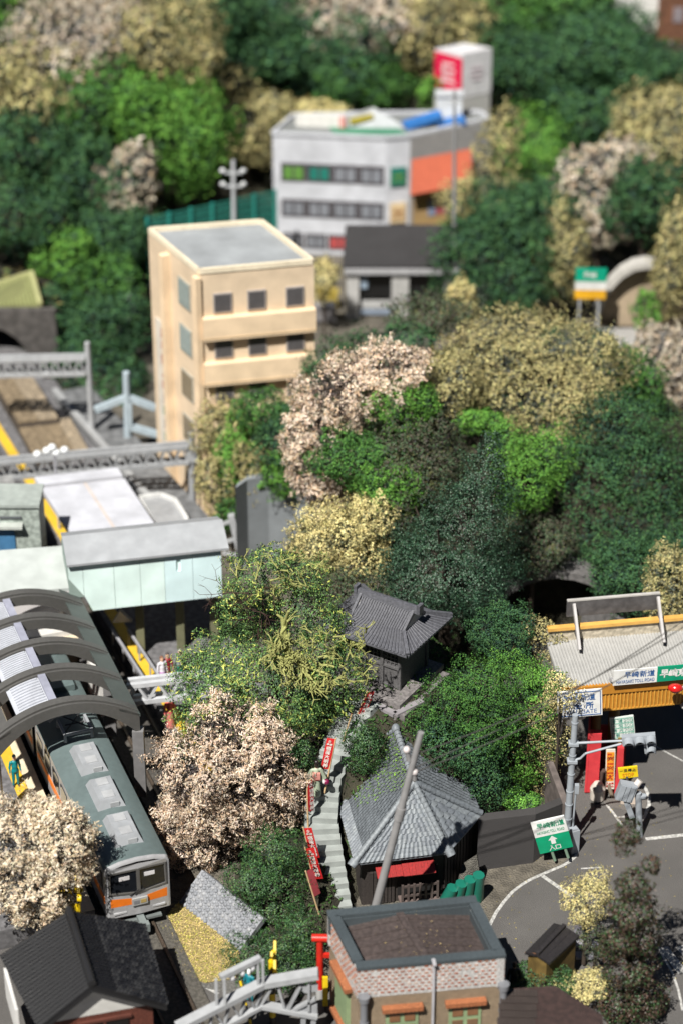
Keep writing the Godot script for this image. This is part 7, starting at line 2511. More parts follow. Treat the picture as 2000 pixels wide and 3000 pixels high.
	for e in [[la, ra, rb, lb], [ra, sa, sb, rb]]:
		for i in 2:
			var k0 := i / 2.0
			var k1 := (i + 0.97) / 2.0
			slabp([e[0].lerp(e[1], k0), e[0].lerp(e[1], k1), e[3].lerp(e[2], k1), e[3].lerp(e[2], k0)], -u * 0.12, "roof_board", dk, t)
	barp(ra + u * 0.05, rb + u * 0.05, 0.16, 0.12, "ridge_board", dk, t)
	var m := M.new()
	m.slab([la + Vector3(0.15, -0.12, -0.1), ra + Vector3(0, -0.12, -0.1), sa + Vector3(-0.12, -0.12, -0.1), sb + Vector3(-0.15, -0.12, 0.1), lb + Vector3(0.15, -0.12, 0.1)], -u * 2.0)
	put(m, "wall", mat(Color(0.20, 0.13, 0.035), 0.7, {"wear": "grime"}), t)
	m = M.new()
	m.slab([la + u * -0.05, sa + u * -0.05, ra], Vector3(0, 0, -0.08))
	put(m, "gable", mat(Color(0.32, 0.13, 0.05), 0.7), t)
	t = thing("white_bench", "pale lilac bench panels behind the yellow bush on the road", "bench", Vector3(10.13, 0.00, 38.40))
	for k in 2:
		boxp(Vector3(10.26, 0.00, 37.32) + u * (0.65 - 0.35 * k) + Vector3(0, 0, 0.35 * k), Vector3(0.95, 0.1, 0.4), "seat" if k else "shelf", mat(Color(0.36, 0.35, 0.40), 0.6), t)
	boxp(Vector3(10.28, 0.00, 37.10) + u * 0.9 + Vector3(0, 0, -0.3), Vector3(1.0, 0.7, 0.08), "backrest", mat(Color(0.30, 0.29, 0.33), 0.6), t)
	t = thing("white_pipe", "white curved pipe at the foot of the small shed", "pipe", Vector3(8.06, 0.00, 38.08))
	m = M.new()
	m.tube([Vector3(7.96, 0.00, 38.40), Vector3(7.92, 0.50, 38.77), Vector3(8.07, 0.75, 38.89), Vector3(8.35, 0.50, 38.68), Vector3(8.39, 0.00, 38.40)], 0.11, 8)
	put(m, "tube", mat(Color(0.6, 0.6, 0.6), 0.5), t)
	# broken branch lying on the lower wall and red lamp etc
	t = thing("bamboo_stick", "pale bamboo stick lying beside the dark standing figure", "stick", Vector3(7.15, 0.50, 39.72))
	rodp(Vector3(6.82, 0.60, 40.04), Vector3(7.44, 0.90, 39.82), 0.05, 0.05, "shaft", mat(Color(0.45, 0.38, 0.2), 0.7), t, 6)

func build_front_houses() -> void:
	var u := Vector3(0, 1, 0)
	# black tiled house at the lower left
	var e0 := Vector3(-13.65, 2.90, 40.77)
	var e1 := Vector3(-11.65, 2.90, 45.04)
	var k0 := Vector3(-10.89, 4.70, 40.27)
	var k1 := Vector3(-9.55, 4.70, 44.68)
	var r0 := Vector3(-8.10, 2.90, 38.87)
	var r1 := Vector3(-6.83, 2.90, 43.73)
	var bt := [mat(Color(0.013, 0.013, 0.015), 0.34, {"wear": "fine", "scale": 2.0}), mat(Color(0.019, 0.019, 0.021), 0.42, {"wear": "fine", "scale": 2.0}), mat(Color(0.010, 0.010, 0.012), 0.28, {"wear": "fine", "scale": 2.0})]
	var t := thing("black_roofed_house", "reddish wooden house with black tiled gable roof at lower left", "house", Vector3(k1.x, 0, k1.z))
	var m := M.new()
	m.slab([e0, e1, k1, k0], -u * 0.12)
	m.slab([k0, k1, r1, r0], -u * 0.12)
	var roof := put(m, "roof", bt[0], t)
	rng.seed = 31
	var unit := tile_unit(0.35)
	var rest := M.new()
	var budget := [300]
	tile_face(roof, r1, r0, k0, k1, 20, 21, unit, bt, rest, budget, 0.2)
	tile_face(roof, e0, e1, k1, k0, 21, 21, unit, bt, rest, budget, 0.2)
	var rs := put(rest, "roof_tile_field", bt[0], roof)
	rs.set_meta("kind", "stuff")
	m = M.new()
	m.bar(k0 + u * 0.12, k1 + u * 0.12, 0.34, 0.16)
	put(m, "ridge_base", bt[1], t)
	rodp(k0 + u * 0.24, k1 + u * 0.24 + (k1 - k0).normalized() * 0.06, 0.14, 0.14, "ridge", bt[1], t, 10)
	var ax := (k1 - k0).normalized()
	var fr := -ax * 0.32
	var g := [e1.lerp(k1, 0.05) + fr - u * 0.14, r1.lerp(k1, 0.05) + fr - u * 0.14, k1 + fr - u * 0.14]
	m = M.new()
	m.slab([g[0], g[1], g[2]], -ax * 0.08)
	put(m, "gable", mat(Color(0.76, 0.75, 0.72), 0.7), t)
	for e in [[e1, k1], [r1, k1]]:
		barp(e[0] - u * 0.16 - ax * 0.05, e[1] - u * 0.16 - ax * 0.05, 0.12, 0.14, "barge_board", bt[1], t)
	var brown := mat(Color(0.16, 0.045, 0.028), 0.65, {"wear": "grime", "scale": 1.5})
	var gl: Vector3 = g[0] + ax * 0.0
	var gr: Vector3 = g[1]
	var al := (gr - gl).normalized()
	m = M.new()
	var w0 := gl + al * 0.35 - u * 0.02
	var w1 := gr - al * 0.35 - u * 0.02
	m.slab([w0 - ax * (k1 - k0).length() * 0.86, w0 + ax * -0.02, w1 + ax * -0.02, w1 - ax * (k1 - k0).length() * 0.86], -u * 2.7)
	put(m, "wall", brown, t)
	var mid := w0.lerp(w1, 0.52)
	boxp(mid - u * 0.75 + ax * 0.0, Vector3(1.9, 0.9, 0.12), "window", mat(Color(0.012, 0.01, 0.01), 0.2), t, Basis(al, u, ax))
	boxp(mid - u * 0.28 + ax * 0.05, Vector3(2.15, 0.12, 0.14), "window_frame", mat(Color(0.10, 0.03, 0.02), 0.6), t, Basis(al, u, ax))
	boxp(mid - u * 0.75 + ax * 0.07, Vector3(0.1, 0.9, 0.08), "mullion", mat(Color(0.10, 0.03, 0.02), 0.6), t, Basis(al, u, ax))
	boxp(e0.lerp(e1, 0.4) - u * 0.9 - al * 0.25, Vector3(0.12, 1.5, 2.6), "white_board", mat(Color(0.74, 0.73, 0.72), 0.7), t, Basis(al, u, ax))
	# brick topped house at the bottom
	var H := 4.8
	var FL := Vector3(0.56, 4.80, 43.73)
	var FR := Vector3(6.42, 4.80, 42.96)
	var BR := Vector3(5.40, 4.80, 39.26)
	var BL := Vector3(-0.60, 4.80, 40.21)
	t = thing("brick_topped_house", "tan stucco house with whitewashed brick parapet and dark slate coping", "house", Vector3(FL.x, 0, FL.z))
	var cop := mat(Color(0.065, 0.08, 0.09), 0.5, {"wear": "fine", "scale": 1.0})
	var stu := mat(Color(0.36, 0.27, 0.18), 0.85, {"wear": "fine", "scale": 0.6, "bump": 6.0})
	var brn := mat(Color(0.095, 0.072, 0.068), 0.6, {"wear": "grime", "scale": 0.9})
	var mort := mat(Color(0.72, 0.70, 0.69), 0.8, {"wear": "grime", "scale": 1.5})
	var brk := [mat(Color(0.36, 0.10, 0.04), 0.8), mat(Color(0.28, 0.085, 0.04), 0.8), mat(Color(0.38, 0.17, 0.10), 0.8), mat(Color(0.48, 0.32, 0.26), 0.8)]
	var ce := (FL + FR + BR + BL) * 0.25
	var c := [FL, FR, BR, BL]
	for i in 4:
		var p: Vector3 = c[i]
		var q: Vector3 = c[(i + 1) % 4]
		var d := (q - p).normalized()
		var inn := Vector3(d.z, 0, -d.x)
		if inn.dot(ce - p) < 0: inn = -inn
		var cut := d * (0.43 if i % 2 else 0.012)
		var wd := 0.42
		barp(p + cut + inn * wd * 0.5 - u * 0.06, q - cut + inn * wd * 0.5 - u * 0.06, wd, 0.14, "coping", cop, t)
		barp(p + d * 0.03 + inn * 0.2 - u * 0.85, q - d * 0.03 + inn * 0.2 - u * 0.85, 0.3, 1.42, "parapet", mort, t)
		barp(p + cut * 1.6 + inn * 0.42 - u * 0.5, q - cut * 1.6 + inn * 0.42 - u * 0.5, 0.1, 0.7, "flashing", cop, t)
	# bricks on the two faces in sight
	var ub := M.new()
	ub.box(Vector3.ZERO, Vector3.ONE)
	var unitb := to_mesh(ub)
	rng.seed = 41
	for f in [[FL, FR, 22], [BL, FL, 13]]:
		var p: Vector3 = f[0]
		var q: Vector3 = f[1]
		var d := (q - p).normalized()
		var out := Vector3(-d.z, 0, d.x)
		if out.dot(ce - p) > 0: out = -out
		var w := (q - p).length()
		for j in 8:
			for i in f[2]:
				if rng.randf() < 0.06: continue
				var pos = p + d * w * ((i + 0.3 + 0.5 * (j % 2)) / f[2] * 0.985 + 0.005) - u * (0.22 + j * 0.163) - out * 0.05
				var bw: float = w / f[2] * rng.randf_range(0.46, 0.62)
				piece(unitb, "brick", brk[mini(3, int(rng.randf() * 3.4))], t, Transform3D(Basis(d * bw, u * 0.05 * rng.randf_range(0.8, 1.15), out * 0.036), pos + out * 0.006))
	m = M.new()
	var dn := u * 1.56
	m.slab([FL.lerp(ce, 0.035) - dn, FR.lerp(ce, 0.035) - dn, BR.lerp(ce, 0.035) - dn, BL.lerp(ce, 0.035) - dn], -u * (H - 1.6))
	put(m, "wall", stu, t)
	# sunk roof of brown boards with a low ridge
	var s := []
	for p in c: s.append(p.lerp(ce, 0.135) - u * 0.62)
	var ra: Vector3 = s[0].lerp(s[1], 0.49) + u * 0.4
	var rb: Vector3 = s[3].lerp(s[2], 0.46) + u * 0.4
	for e in [[s[0], ra, rb, s[3]], [ra, s[1], s[2], rb]]:
		for i in 6:
			var f0 := i / 6.0
			var f1 := (i + 1) / 6.0
			m = M.new()
			var lift := u * 0.05
			m.slab([e[0].lerp(e[3], f0) + lift, e[1].lerp(e[2], f0) + lift, e[1].lerp(e[2], f1 + 0.01), e[0].lerp(e[3], f1 + 0.01)], -u * 0.14)
			put(m, "roof_board", brn, t)
	barp(ra + u * 0.05, rb + u * 0.05, 0.3, 0.07, "ridge_board", brn, t)
	m = M.new()
	m.slab([s[0] - u * 0.2, s[1] - u * 0.2, s[2] - u * 0.2, s[3] - u * 0.2], -u * 0.05)
	put(m, "roof_deck", brn, t)
	# dead leaves blown onto the roof
	m = M.new()
	m.use_col = true
	for i in 110:
		var p: Vector3 = s[0].lerp(s[1], rng.randf()).lerp(s[3].lerp(s[2], rng.randf()), rng.randf())
		p += u * (0.12 + 0.4 * (1.0 - absf((p - s[0]).dot((s[1] - s[0]).normalized()) / (s[1] - s[0]).length() - 0.5) * 2.0))
		var a := Vector3(rng.randfn(), rng.randfn() * 0.3, rng.randfn()).normalized() * rng.randf_range(0.015, 0.06)
		m.col = Color(0.40, 0.30, 0.14) * rng.randf_range(0.4, 1.3)
		m.tri(p - a, p + Vector3(rng.randfn(), 0.6, rng.randfn()) * 0.02, p + a)
	put(m, "dead_leaves", mat(Color(1, 1, 1), 0.9, {"vertex": 1}), t).set_meta("kind", "stuff")
	# drain pipes, joint strip and windows
	var pipe := mat(Color(0.20, 0.205, 0.225), 0.5)
	var d0 := (FR - FL).normalized()
	var o0 := Vector3(-d0.z, 0, d0.x)
	if o0.z < 0: o0 = -o0
	for f in [0.05, 0.985]:
		var p := FL.lerp(FR, f) + o0 * 0.14 - u * 1.52
		rodp(p - u * 3.2, p, 0.15, 0.15, "drain_pipe", pipe, t, 12)
		rodp(p - u * 0.06, p + u * 0.22, 0.2, 0.24, "pipe_hopper", pipe, t, 12)
		rodp(p - u * 1.2, p - u * 1.1, 0.18, 0.18, "pipe_collar", pipe, t, 12)
	var jp := FL.lerp(FR, 0.515) + o0 * 0.03
	barp(jp - u * 4.7, jp - u * 0.02, 0.12, 0.1, "joint_strip", mat(Color(0.48, 0.47, 0.50), 0.5), t)
	boxp(jp + o0 * 0.0 + u * 0.0, Vector3(0.14, 0.06, 0.4), "joint_cap", mat(Color(0.48, 0.47, 0.50), 0.5), t, Basis(d0, u, o0))
	var terra := mat(Color(0.48, 0.17, 0.07), 0.7, {"wear": "grime", "scale": 2.0})
	var grn := mat(Color(0.27, 0.36, 0.20), 0.6)
	for f in [[0.31, 0.0], [0.735, 0.0]]:
		var p := FL.lerp(FR, f[0]) - u * 2.15
		boxp(p + o0 * 0.02, Vector3(1.62, 0.2, 0.42), "lintel", terra, t, Basis(d0, u, o0))
		boxp(p - u * 1.0 - o0 * 0.06, Vector3(1.3, 1.7, 0.1), "window_frame", grn, t, Basis(d0, u, o0))
		for k in 2:
			boxp(p - u * 0.48 + d0 * (-0.3 + 0.6 * k) + o0 * 0.0, Vector3(0.42, 0.5, 0.06), "pane", mat(Color(0.24, 0.12, 0.06), 0.25), t, Basis(d0, u, o0))
			boxp(p - u * 1.3 + d0 * (-0.3 + 0.6 * k) + o0 * 0.0, Vector3(0.42, 0.7, 0.06), "pane", mat(Color(0.20, 0.12, 0.07), 0.25), t, Basis(d0, u, o0))
	var dl := (FL - BL).normalized()
	var ol := Vector3(-dl.z, 0, dl.x)
	if ol.x > 0: ol = -ol
	for y in [1.75, 4.1]:
		boxp(BL.lerp(FL, 0.55) - u * y + ol * 0.05, Vector3(1.9, 0.2, 0.36), "lintel", terra, t, Basis(dl, u, ol) * Basis(Vector3(0, 0, 1), 0.0))
	boxp(BL.lerp(FL, 0.55) - u * 2.9 - ol * 0.02, Vector3(1.4, 1.9, 0.2), "shutter", grn, t, Basis(dl, u, ol))
	# low dark roof to the right of it
	var q0 := Vector3(6.32, 2.80, 42.62)
	var q1 := Vector3(8.46, 2.80, 42.42)
	var q2 := Vector3(10.15, 2.80, 44.15)
	var q3 := Vector3(10.20, 2.80, 46.17)
	var q4 := Vector3(5.87, 2.80, 46.36)
	t = thing("maroon_roofed_house", "low house with dark maroon roof at the bottom right of centre", "house", Vector3(q0.x, 0, q0.z + 1))
	slabp([q0, q4, q3, q2, q1], -u * 0.2, "roof", mat(Color(0.075, 0.04, 0.036), 0.7, {"wear": "grime", "scale": 0.6, "bump": 4.0}), t)
	m = M.new()
	m.slab([q0.lerp(q3, 0.1) - u * 0.21, q4.lerp(q2, 0.1) - u * 0.21, q3.lerp(q0, 0.1) - u * 0.21, q2.lerp(q4, 0.1) - u * 0.21], -u * 2.55)
	put(m, "wall", stu, t)
	for j in 9:
		for i in 11:
			var a := q0.lerp(q4, j / 9.0)
			var b := a + Vector3(1.5, 0, 0.05)
			var pa := a.lerp(b, i / 11.0) + Vector3(0.04 * (j % 2), 0.03, 0.03)
			piece(unitb, "roof_tile", mat(Color(0.05, 0.038, 0.034), 0.6), t, Transform3D(Basis(Vector3(0.12, 0, 0.02), Vector3(0, 0.03, 0.012), Vector3(-0.01, 0.0, (q4 - q0).length() / 9.0 * 0.92)), pa + (q4 - q0) / 18.0))

# ---------------------------------------------------------------- painted figures
func figure_mesh(bones: Array, cell: float) -> ArrayMesh:
	# bones: [a, b, radius a, radius b, colour]; tapered capsules joined by a smooth minimum, meshed as surface nets
	var lo := Vector3(9, 9, 9)
	var hi := -lo
	for b in bones:
		for k in 2:
			var r: float = b[2 + k] + cell * 2.0
			lo = lo.min(b[k] - Vector3(r, r, r))
			hi = hi.max(b[k] + Vector3(r, r, r))
	var nx := int((hi.x - lo.x) / cell) + 2
	var ny := int((hi.y - lo.y) / cell) + 2
	var nz := int((hi.z - lo.z) / cell) + 2
	var f := PackedFloat32Array()
	f.resize(nx * ny * nz)
	f.fill(1.0)
	var kk := 0.035
	for b in bones:
		var a: Vector3 = b[0]
		var e: Vector3 = b[1] - a
		var ll := maxf(e.length_squared(), 1e-6)
		var rm: float = maxf(b[2], b[3]) + 0.1
		var l0: Vector3 = a.min(b[1]) - Vector3(rm, rm, rm)
		var h0: Vector3 = a.max(b[1]) + Vector3(rm, rm, rm)
		for i in range(maxi(0, int((l0.x - lo.x) / cell)), mini(nx, int((h0.x - lo.x) / cell) + 2)):
			for j in range(maxi(0, int((l0.y - lo.y) / cell)), mini(ny, int((h0.y - lo.y) / cell) + 2)):
				for k in range(maxi(0, int((l0.z - lo.z) / cell)), mini(nz, int((h0.z - lo.z) / cell) + 2)):
					var p := lo + Vector3(i, j, k) * cell
					var t := clampf((p - a).dot(e) / ll, 0.0, 1.0)
					var d := (p - a - e * t).length() - lerpf(b[2], b[3], t)
					var id := (i * ny + j) * nz + k
					var o := f[id]
					var h := clampf(0.5 + 0.5 * (o - d) / kk, 0.0, 1.0)
					f[id] = lerpf(o, d, h) - kk * h * (1.0 - h)
	var cellv := {}
	var v := PackedVector3Array()
	var c := PackedColorArray()
	var n := PackedVector3Array()
	var idx := PackedInt32Array()
	var corner := [0, 1, nz, nz + 1, ny * nz, ny * nz + 1, ny * nz + nz, ny * nz + nz + 1]
	var cpos := [Vector3(0, 0, 0), Vector3(0, 0, 1), Vector3(0, 1, 0), Vector3(0, 1, 1), Vector3(1, 0, 0), Vector3(1, 0, 1), Vector3(1, 1, 0), Vector3(1, 1, 1)]
	var edges := [[0, 1], [2, 3], [4, 5], [6, 7], [0, 2], [1, 3], [4, 6], [5, 7], [0, 4], [1, 5], [2, 6], [3, 7]]
	for i in nx - 1:
		for j in ny - 1:
			for k in nz - 1:
				var id := (i * ny + j) * nz + k
				var ins := 0
				for q in 8:
					if f[id + corner[q]] < 0.0: ins += 1
				if ins == 0 or ins == 8: continue
				var s := Vector3.ZERO
				var m := 0
				for e in edges:
					var fa := f[id + corner[e[0]]]
					var fb := f[id + corner[e[1]]]
					if (fa < 0.0) != (fb < 0.0):
						s += cpos[e[0]].lerp(cpos[e[1]], fa / (fa - fb))
						m += 1
				cellv[id] = v.size()
				var p := lo + (Vector3(i, j, k) + s / m) * cell
				v.append(p)
				n.append(Vector3(f[id + corner[4]] - f[id], f[id + corner[2]] - f[id], f[id + corner[1]] - f[id]).normalized())
				var best := 9.0
				var col := Color.WHITE
				for b in bones:
					var e: Vector3 = b[1] - b[0]
					var t := clampf((p - b[0]).dot(e) / maxf(e.length_squared(), 1e-6), 0.0, 1.0)
					var d: float = (p - b[0] - e * t).length() - lerpf(b[2], b[3], t)
					if d < best:
						best = d
						col = b[4]
				c.append(col)
	for id in cellv:
		var i: int = id / (ny * nz)
		var j: int = (id / nz) % ny
		var k: int = id % nz
		for e in [[1, [-ny * nz, -nz, -ny * nz - nz], 0], [nz, [-ny * nz, -1, -ny * nz - 1], 1], [ny * nz, [-nz, -1, -nz - 1], 0]]:
			var fa := f[id]
			var fb := f[id + e[0]]
			if (fa < 0.0) == (fb < 0.0): continue
			if not (cellv.has(id + e[1][0]) and cellv.has(id + e[1][1]) and cellv.has(id + e[1][2])): continue
			var a: int = cellv[id]
			var b: int = cellv[id + e[1][0]]
			var d: int = cellv[id + e[1][1]]
			var g: int = cellv[id + e[1][2]]
			var q := [a, b, g, a, g, d]
			# wind to the gradient
			var nn := (v[b] - v[a]).cross(v[g] - v[a])
			if nn.dot(n[a] + n[g]) > 0.0: q = [a, g, b, a, d, g]
			for w in q: idx.append(w)
	var arr := []
	arr.resize(Mesh.ARRAY_MAX)
	arr[Mesh.ARRAY_VERTEX] = v
	arr[Mesh.ARRAY_NORMAL] = n
	arr[Mesh.ARRAY_COLOR] = c
	arr[Mesh.ARRAY_INDEX] = idx
	var me := ArrayMesh.new()
	me.add_surface_from_arrays(Mesh.PRIMITIVE_TRIANGLES, arr)
	return me

func person(at: Vector3, yaw: float, label: String, hair: Color, top: Color, low: Color, skirt: bool, arms := 0) -> Node3D:
	var skin := Color(0.62, 0.38, 0.26)
	var o := thing("person", label, "person", at)
	var b := []
	if skirt:
		b.append([Vector3(0, 0.08, 0), Vector3(0, 0.85, 0), 0.20, 0.15, low])
	else:
		for s in [-1, 1]:
			b.append([Vector3(0.09 * s, 0.86, 0), Vector3(0.10 * s, 0.46, 0.02), 0.095, 0.07, low])
			b.append([Vector3(0.10 * s, 0.46, 0.02), Vector3(0.11 * s, 0.08, 0), 0.07, 0.05, low])
	for s in [-1, 1]:
		b.append([Vector3(0.10 * s, 0.05, -0.02), Vector3(0.12 * s, 0.045, 0.14), 0.045, 0.04, Color(0.04, 0.03, 0.03)])
	b.append([Vector3(0, 0.88, 0), Vector3(0, 1.12, 0), 0.145, 0.13, top])
	b.append([Vector3(0, 1.12, 0), Vector3(0, 1.33, 0), 0.14, 0.12, top])
	b.append([Vector3(-0.14, 1.34, 0), Vector3(0.14, 1.34, 0), 0.075, 0.075, top])
	b.append([Vector3(0, 1.38, 0), Vector3(0, 1.5, 0.01), 0.055, 0.05, skin])
	b.append([Vector3(0, 1.52, 0.02), Vector3(0, 1.61, 0.015), 0.078, 0.085, skin])
	b.append([Vector3(0, 1.545, 0.09), Vector3(0, 1.57, 0.1), 0.014, 0.012, skin])
	b.append([Vector3(0, 1.56, -0.035), Vector3(0, 1.66, -0.01), 0.08, 0.085, hair])
	for s in [-1, 1]:
		var el := Vector3(0.235 * s, 1.08, -0.02)
		var ha := Vector3(0.25 * s, 0.82, 0.05)
		if arms == 1 and s == 1:
			el = Vector3(0.26, 1.1, 0.06)
			ha = Vector3(0.3, 1.0, 0.25)
		b.append([Vector3(0.19 * s, 1.35, 0), el, 0.06, 0.05, top])
		b.append([el, ha, 0.05, 0.036, top])
		b.append([ha, ha + (ha - el).normalized() * 0.09, 0.034, 0.026, skin])
		for k in 4:
			var hd := (ha - el).normalized()
			b.append([ha + hd * 0.08 + Vector3(0, 0, -0.03 + 0.02 * k), ha + hd * (0.15 + 0.01 * (k % 3)) + Vector3(0, 0, -0.03 + 0.022 * k), 0.012, 0.01, skin])
		b.append([ha + Vector3(0, 0, 0.03), ha + (ha - el).normalized() * 0.06 + Vector3(-0.01 * s, 0, 0.06), 0.014, 0.011, skin])
	var me := figure_mesh(b, 0.03)
	var bd := MeshInstance3D.new()
	bd.mesh = me
	bd.material_override = mat(Color(1, 1, 1), 0.45, {"vertex": 1})
	bd.name = "body"
	bd.rotation.y = yaw
	o.add_child(bd)
	return o

func build_people() -> void:
	var u := Vector3(0, 1, 0)
	var dk := Color(0.02, 0.016, 0.015)
	# the woman in the pale green kimono, seen from behind on the stairs
	var at := Vector3(-1.07, 3.62, 30.92)
	var o := person(at, PI + 0.15, "person in a pale green kimono with black hair bun standing on the stairs", dk, Color(0.34, 0.40, 0.30), Color(0.34, 0.40, 0.30), true)
	var m := M.new()
	m.ball(at + Vector3(0, 1.78, 0.05), Vector3(0.11, 0.10, 0.11), 10, 6)
	put(m, "hair_bun", mat(dk, 0.3), o)
	m = M.new()
	m.box(at + Vector3(0.0, 1.12, 0.17), Vector3(0.34, 0.30, 0.14))
	put(m, "obi_bow", mat(Color(0.62, 0.26, 0.22), 0.7), o)
	m = M.new()
	m.box(at + Vector3(0.0, 0.94, 0.15), Vector3(0.36, 0.05, 0.12))
	put(m, "obi_cord", mat(Color(0.55, 0.05, 0.05), 0.7), o)
	for s in [-1, 1]:
		m = M.new()
		m.hexa([at + Vector3(0.17 * s, 0.72, 0.08), at + Vector3(0.44 * s, 0.95, 0.08), at + Vector3(0.44 * s, 0.95, -0.08), at + Vector3(0.17 * s, 0.72, -0.08), at + Vector3(0.15 * s, 1.38, 0.07), at + Vector3(0.28 * s, 1.3, 0.07), at + Vector3(0.28 * s, 1.3, -0.07), at + Vector3(0.15 * s, 1.38, -0.07)])
		put(m, "sleeve", mat(Color(0.34, 0.40, 0.30), 0.6), o)
	var h := thing("handbag", "small magenta and white handbag held beside the pale green kimono", "handbag", at + Vector3(0.42, 0.72, 0.08))
	m = M.new()
	m.ball(at + Vector3(0.42, 0.74, 0.08), Vector3(0.15, 0.15, 0.12), 10, 6)
	put(m, "pouch", mat(Color(0.2, 0.008, 0.06), 0.4), h)
	m = M.new()
	m.ball(at + Vector3(0.33, 0.76, 0.1), Vector3(0.08, 0.12, 0.1), 8, 5)
	put(m, "flap", mat(Color(0.6, 0.55, 0.55), 0.4), h)
	person(Vector3(-3.74, 0.00, 40.19), 2.6, "person in teal coat and white cap walking under the foreground gantry", Color(0.62, 0.64, 0.66), Color(0.01, 0.16, 0.20), Color(0.01, 0.14, 0.17), false)
	person(Vector3(-8.65, 1.00, 18.63), 0.6, "person in white top and lilac skirt on the right platform", Color(0.16, 0.06, 0.03), Color(0.62, 0.60, 0.66), Color(0.50, 0.24, 0.56), true)
	person(Vector3(-8.40, 1.00, 18.34), 0.3, "person in dark red dress just behind the lilac skirt", Color(0.03, 0.02, 0.02), Color(0.22, 0.012, 0.02), Color(0.20, 0.01, 0.02), true)
	person(Vector3(-7.81, 1.00, 18.04), -0.4, "person in grey jacket and green trousers beside the green tree on the platform", Color(0.35, 0.33, 0.33), Color(0.24, 0.25, 0.28), Color(0.0, 0.28, 0.16), false)
	person(Vector3(-14.83, 1.00, 26.72), 0.4, "person in turquoise on the left platform behind the yellow line", Color(0.02, 0.16, 0.18), Color(0.0, 0.17, 0.19), Color(0.0, 0.15, 0.17), false)
	person(Vector3(-8.07, 1.00, 22.08), 0.2, "person in pink red clothes partly hidden by the green tree on the platform", Color(0.10, 0.05, 0.04), Color(0.55, 0.10, 0.10), Color(0.50, 0.16, 0.14), true)
	person(Vector3(7.01, 0.40, 40.23), PI, "person in black coat standing beside the brick topped house", Color(0.02, 0.015, 0.015), Color(0.014, 0.014, 0.016), Color(0.012, 0.012, 0.014), true)

# ---------------------------------------------------------------- trees
func branch(m: M, p: Vector3, d: Vector3, len_: float, r: float, depth: int) -> void:
	var q := p + d * len_
	m.rod(p, q, r, r * 0.66, 6, depth == 0)
	if depth == 0: return
	var k := 2 if rng.randf() < 0.6 else 3
	for i in k:
		var nd := (d + Vector3(rng.randfn(), rng.randfn() * 0.7, rng.randfn()) * 0.6).normalized()
		branch(m, q, nd, len_ * rng.randf_range(0.6, 0.85), r * 0.62, depth - 1)

func twigs(t: Node, seed_: int, starts: Array, mt: Material, called: String, depth := 3) -> void:
	rng.seed = seed_
	for s in starts:
		var m := M.new()
		branch(m, s[0], (s[1] as Vector3).normalized(), s[2], s[3], depth)
		put(m, called, mt, t)

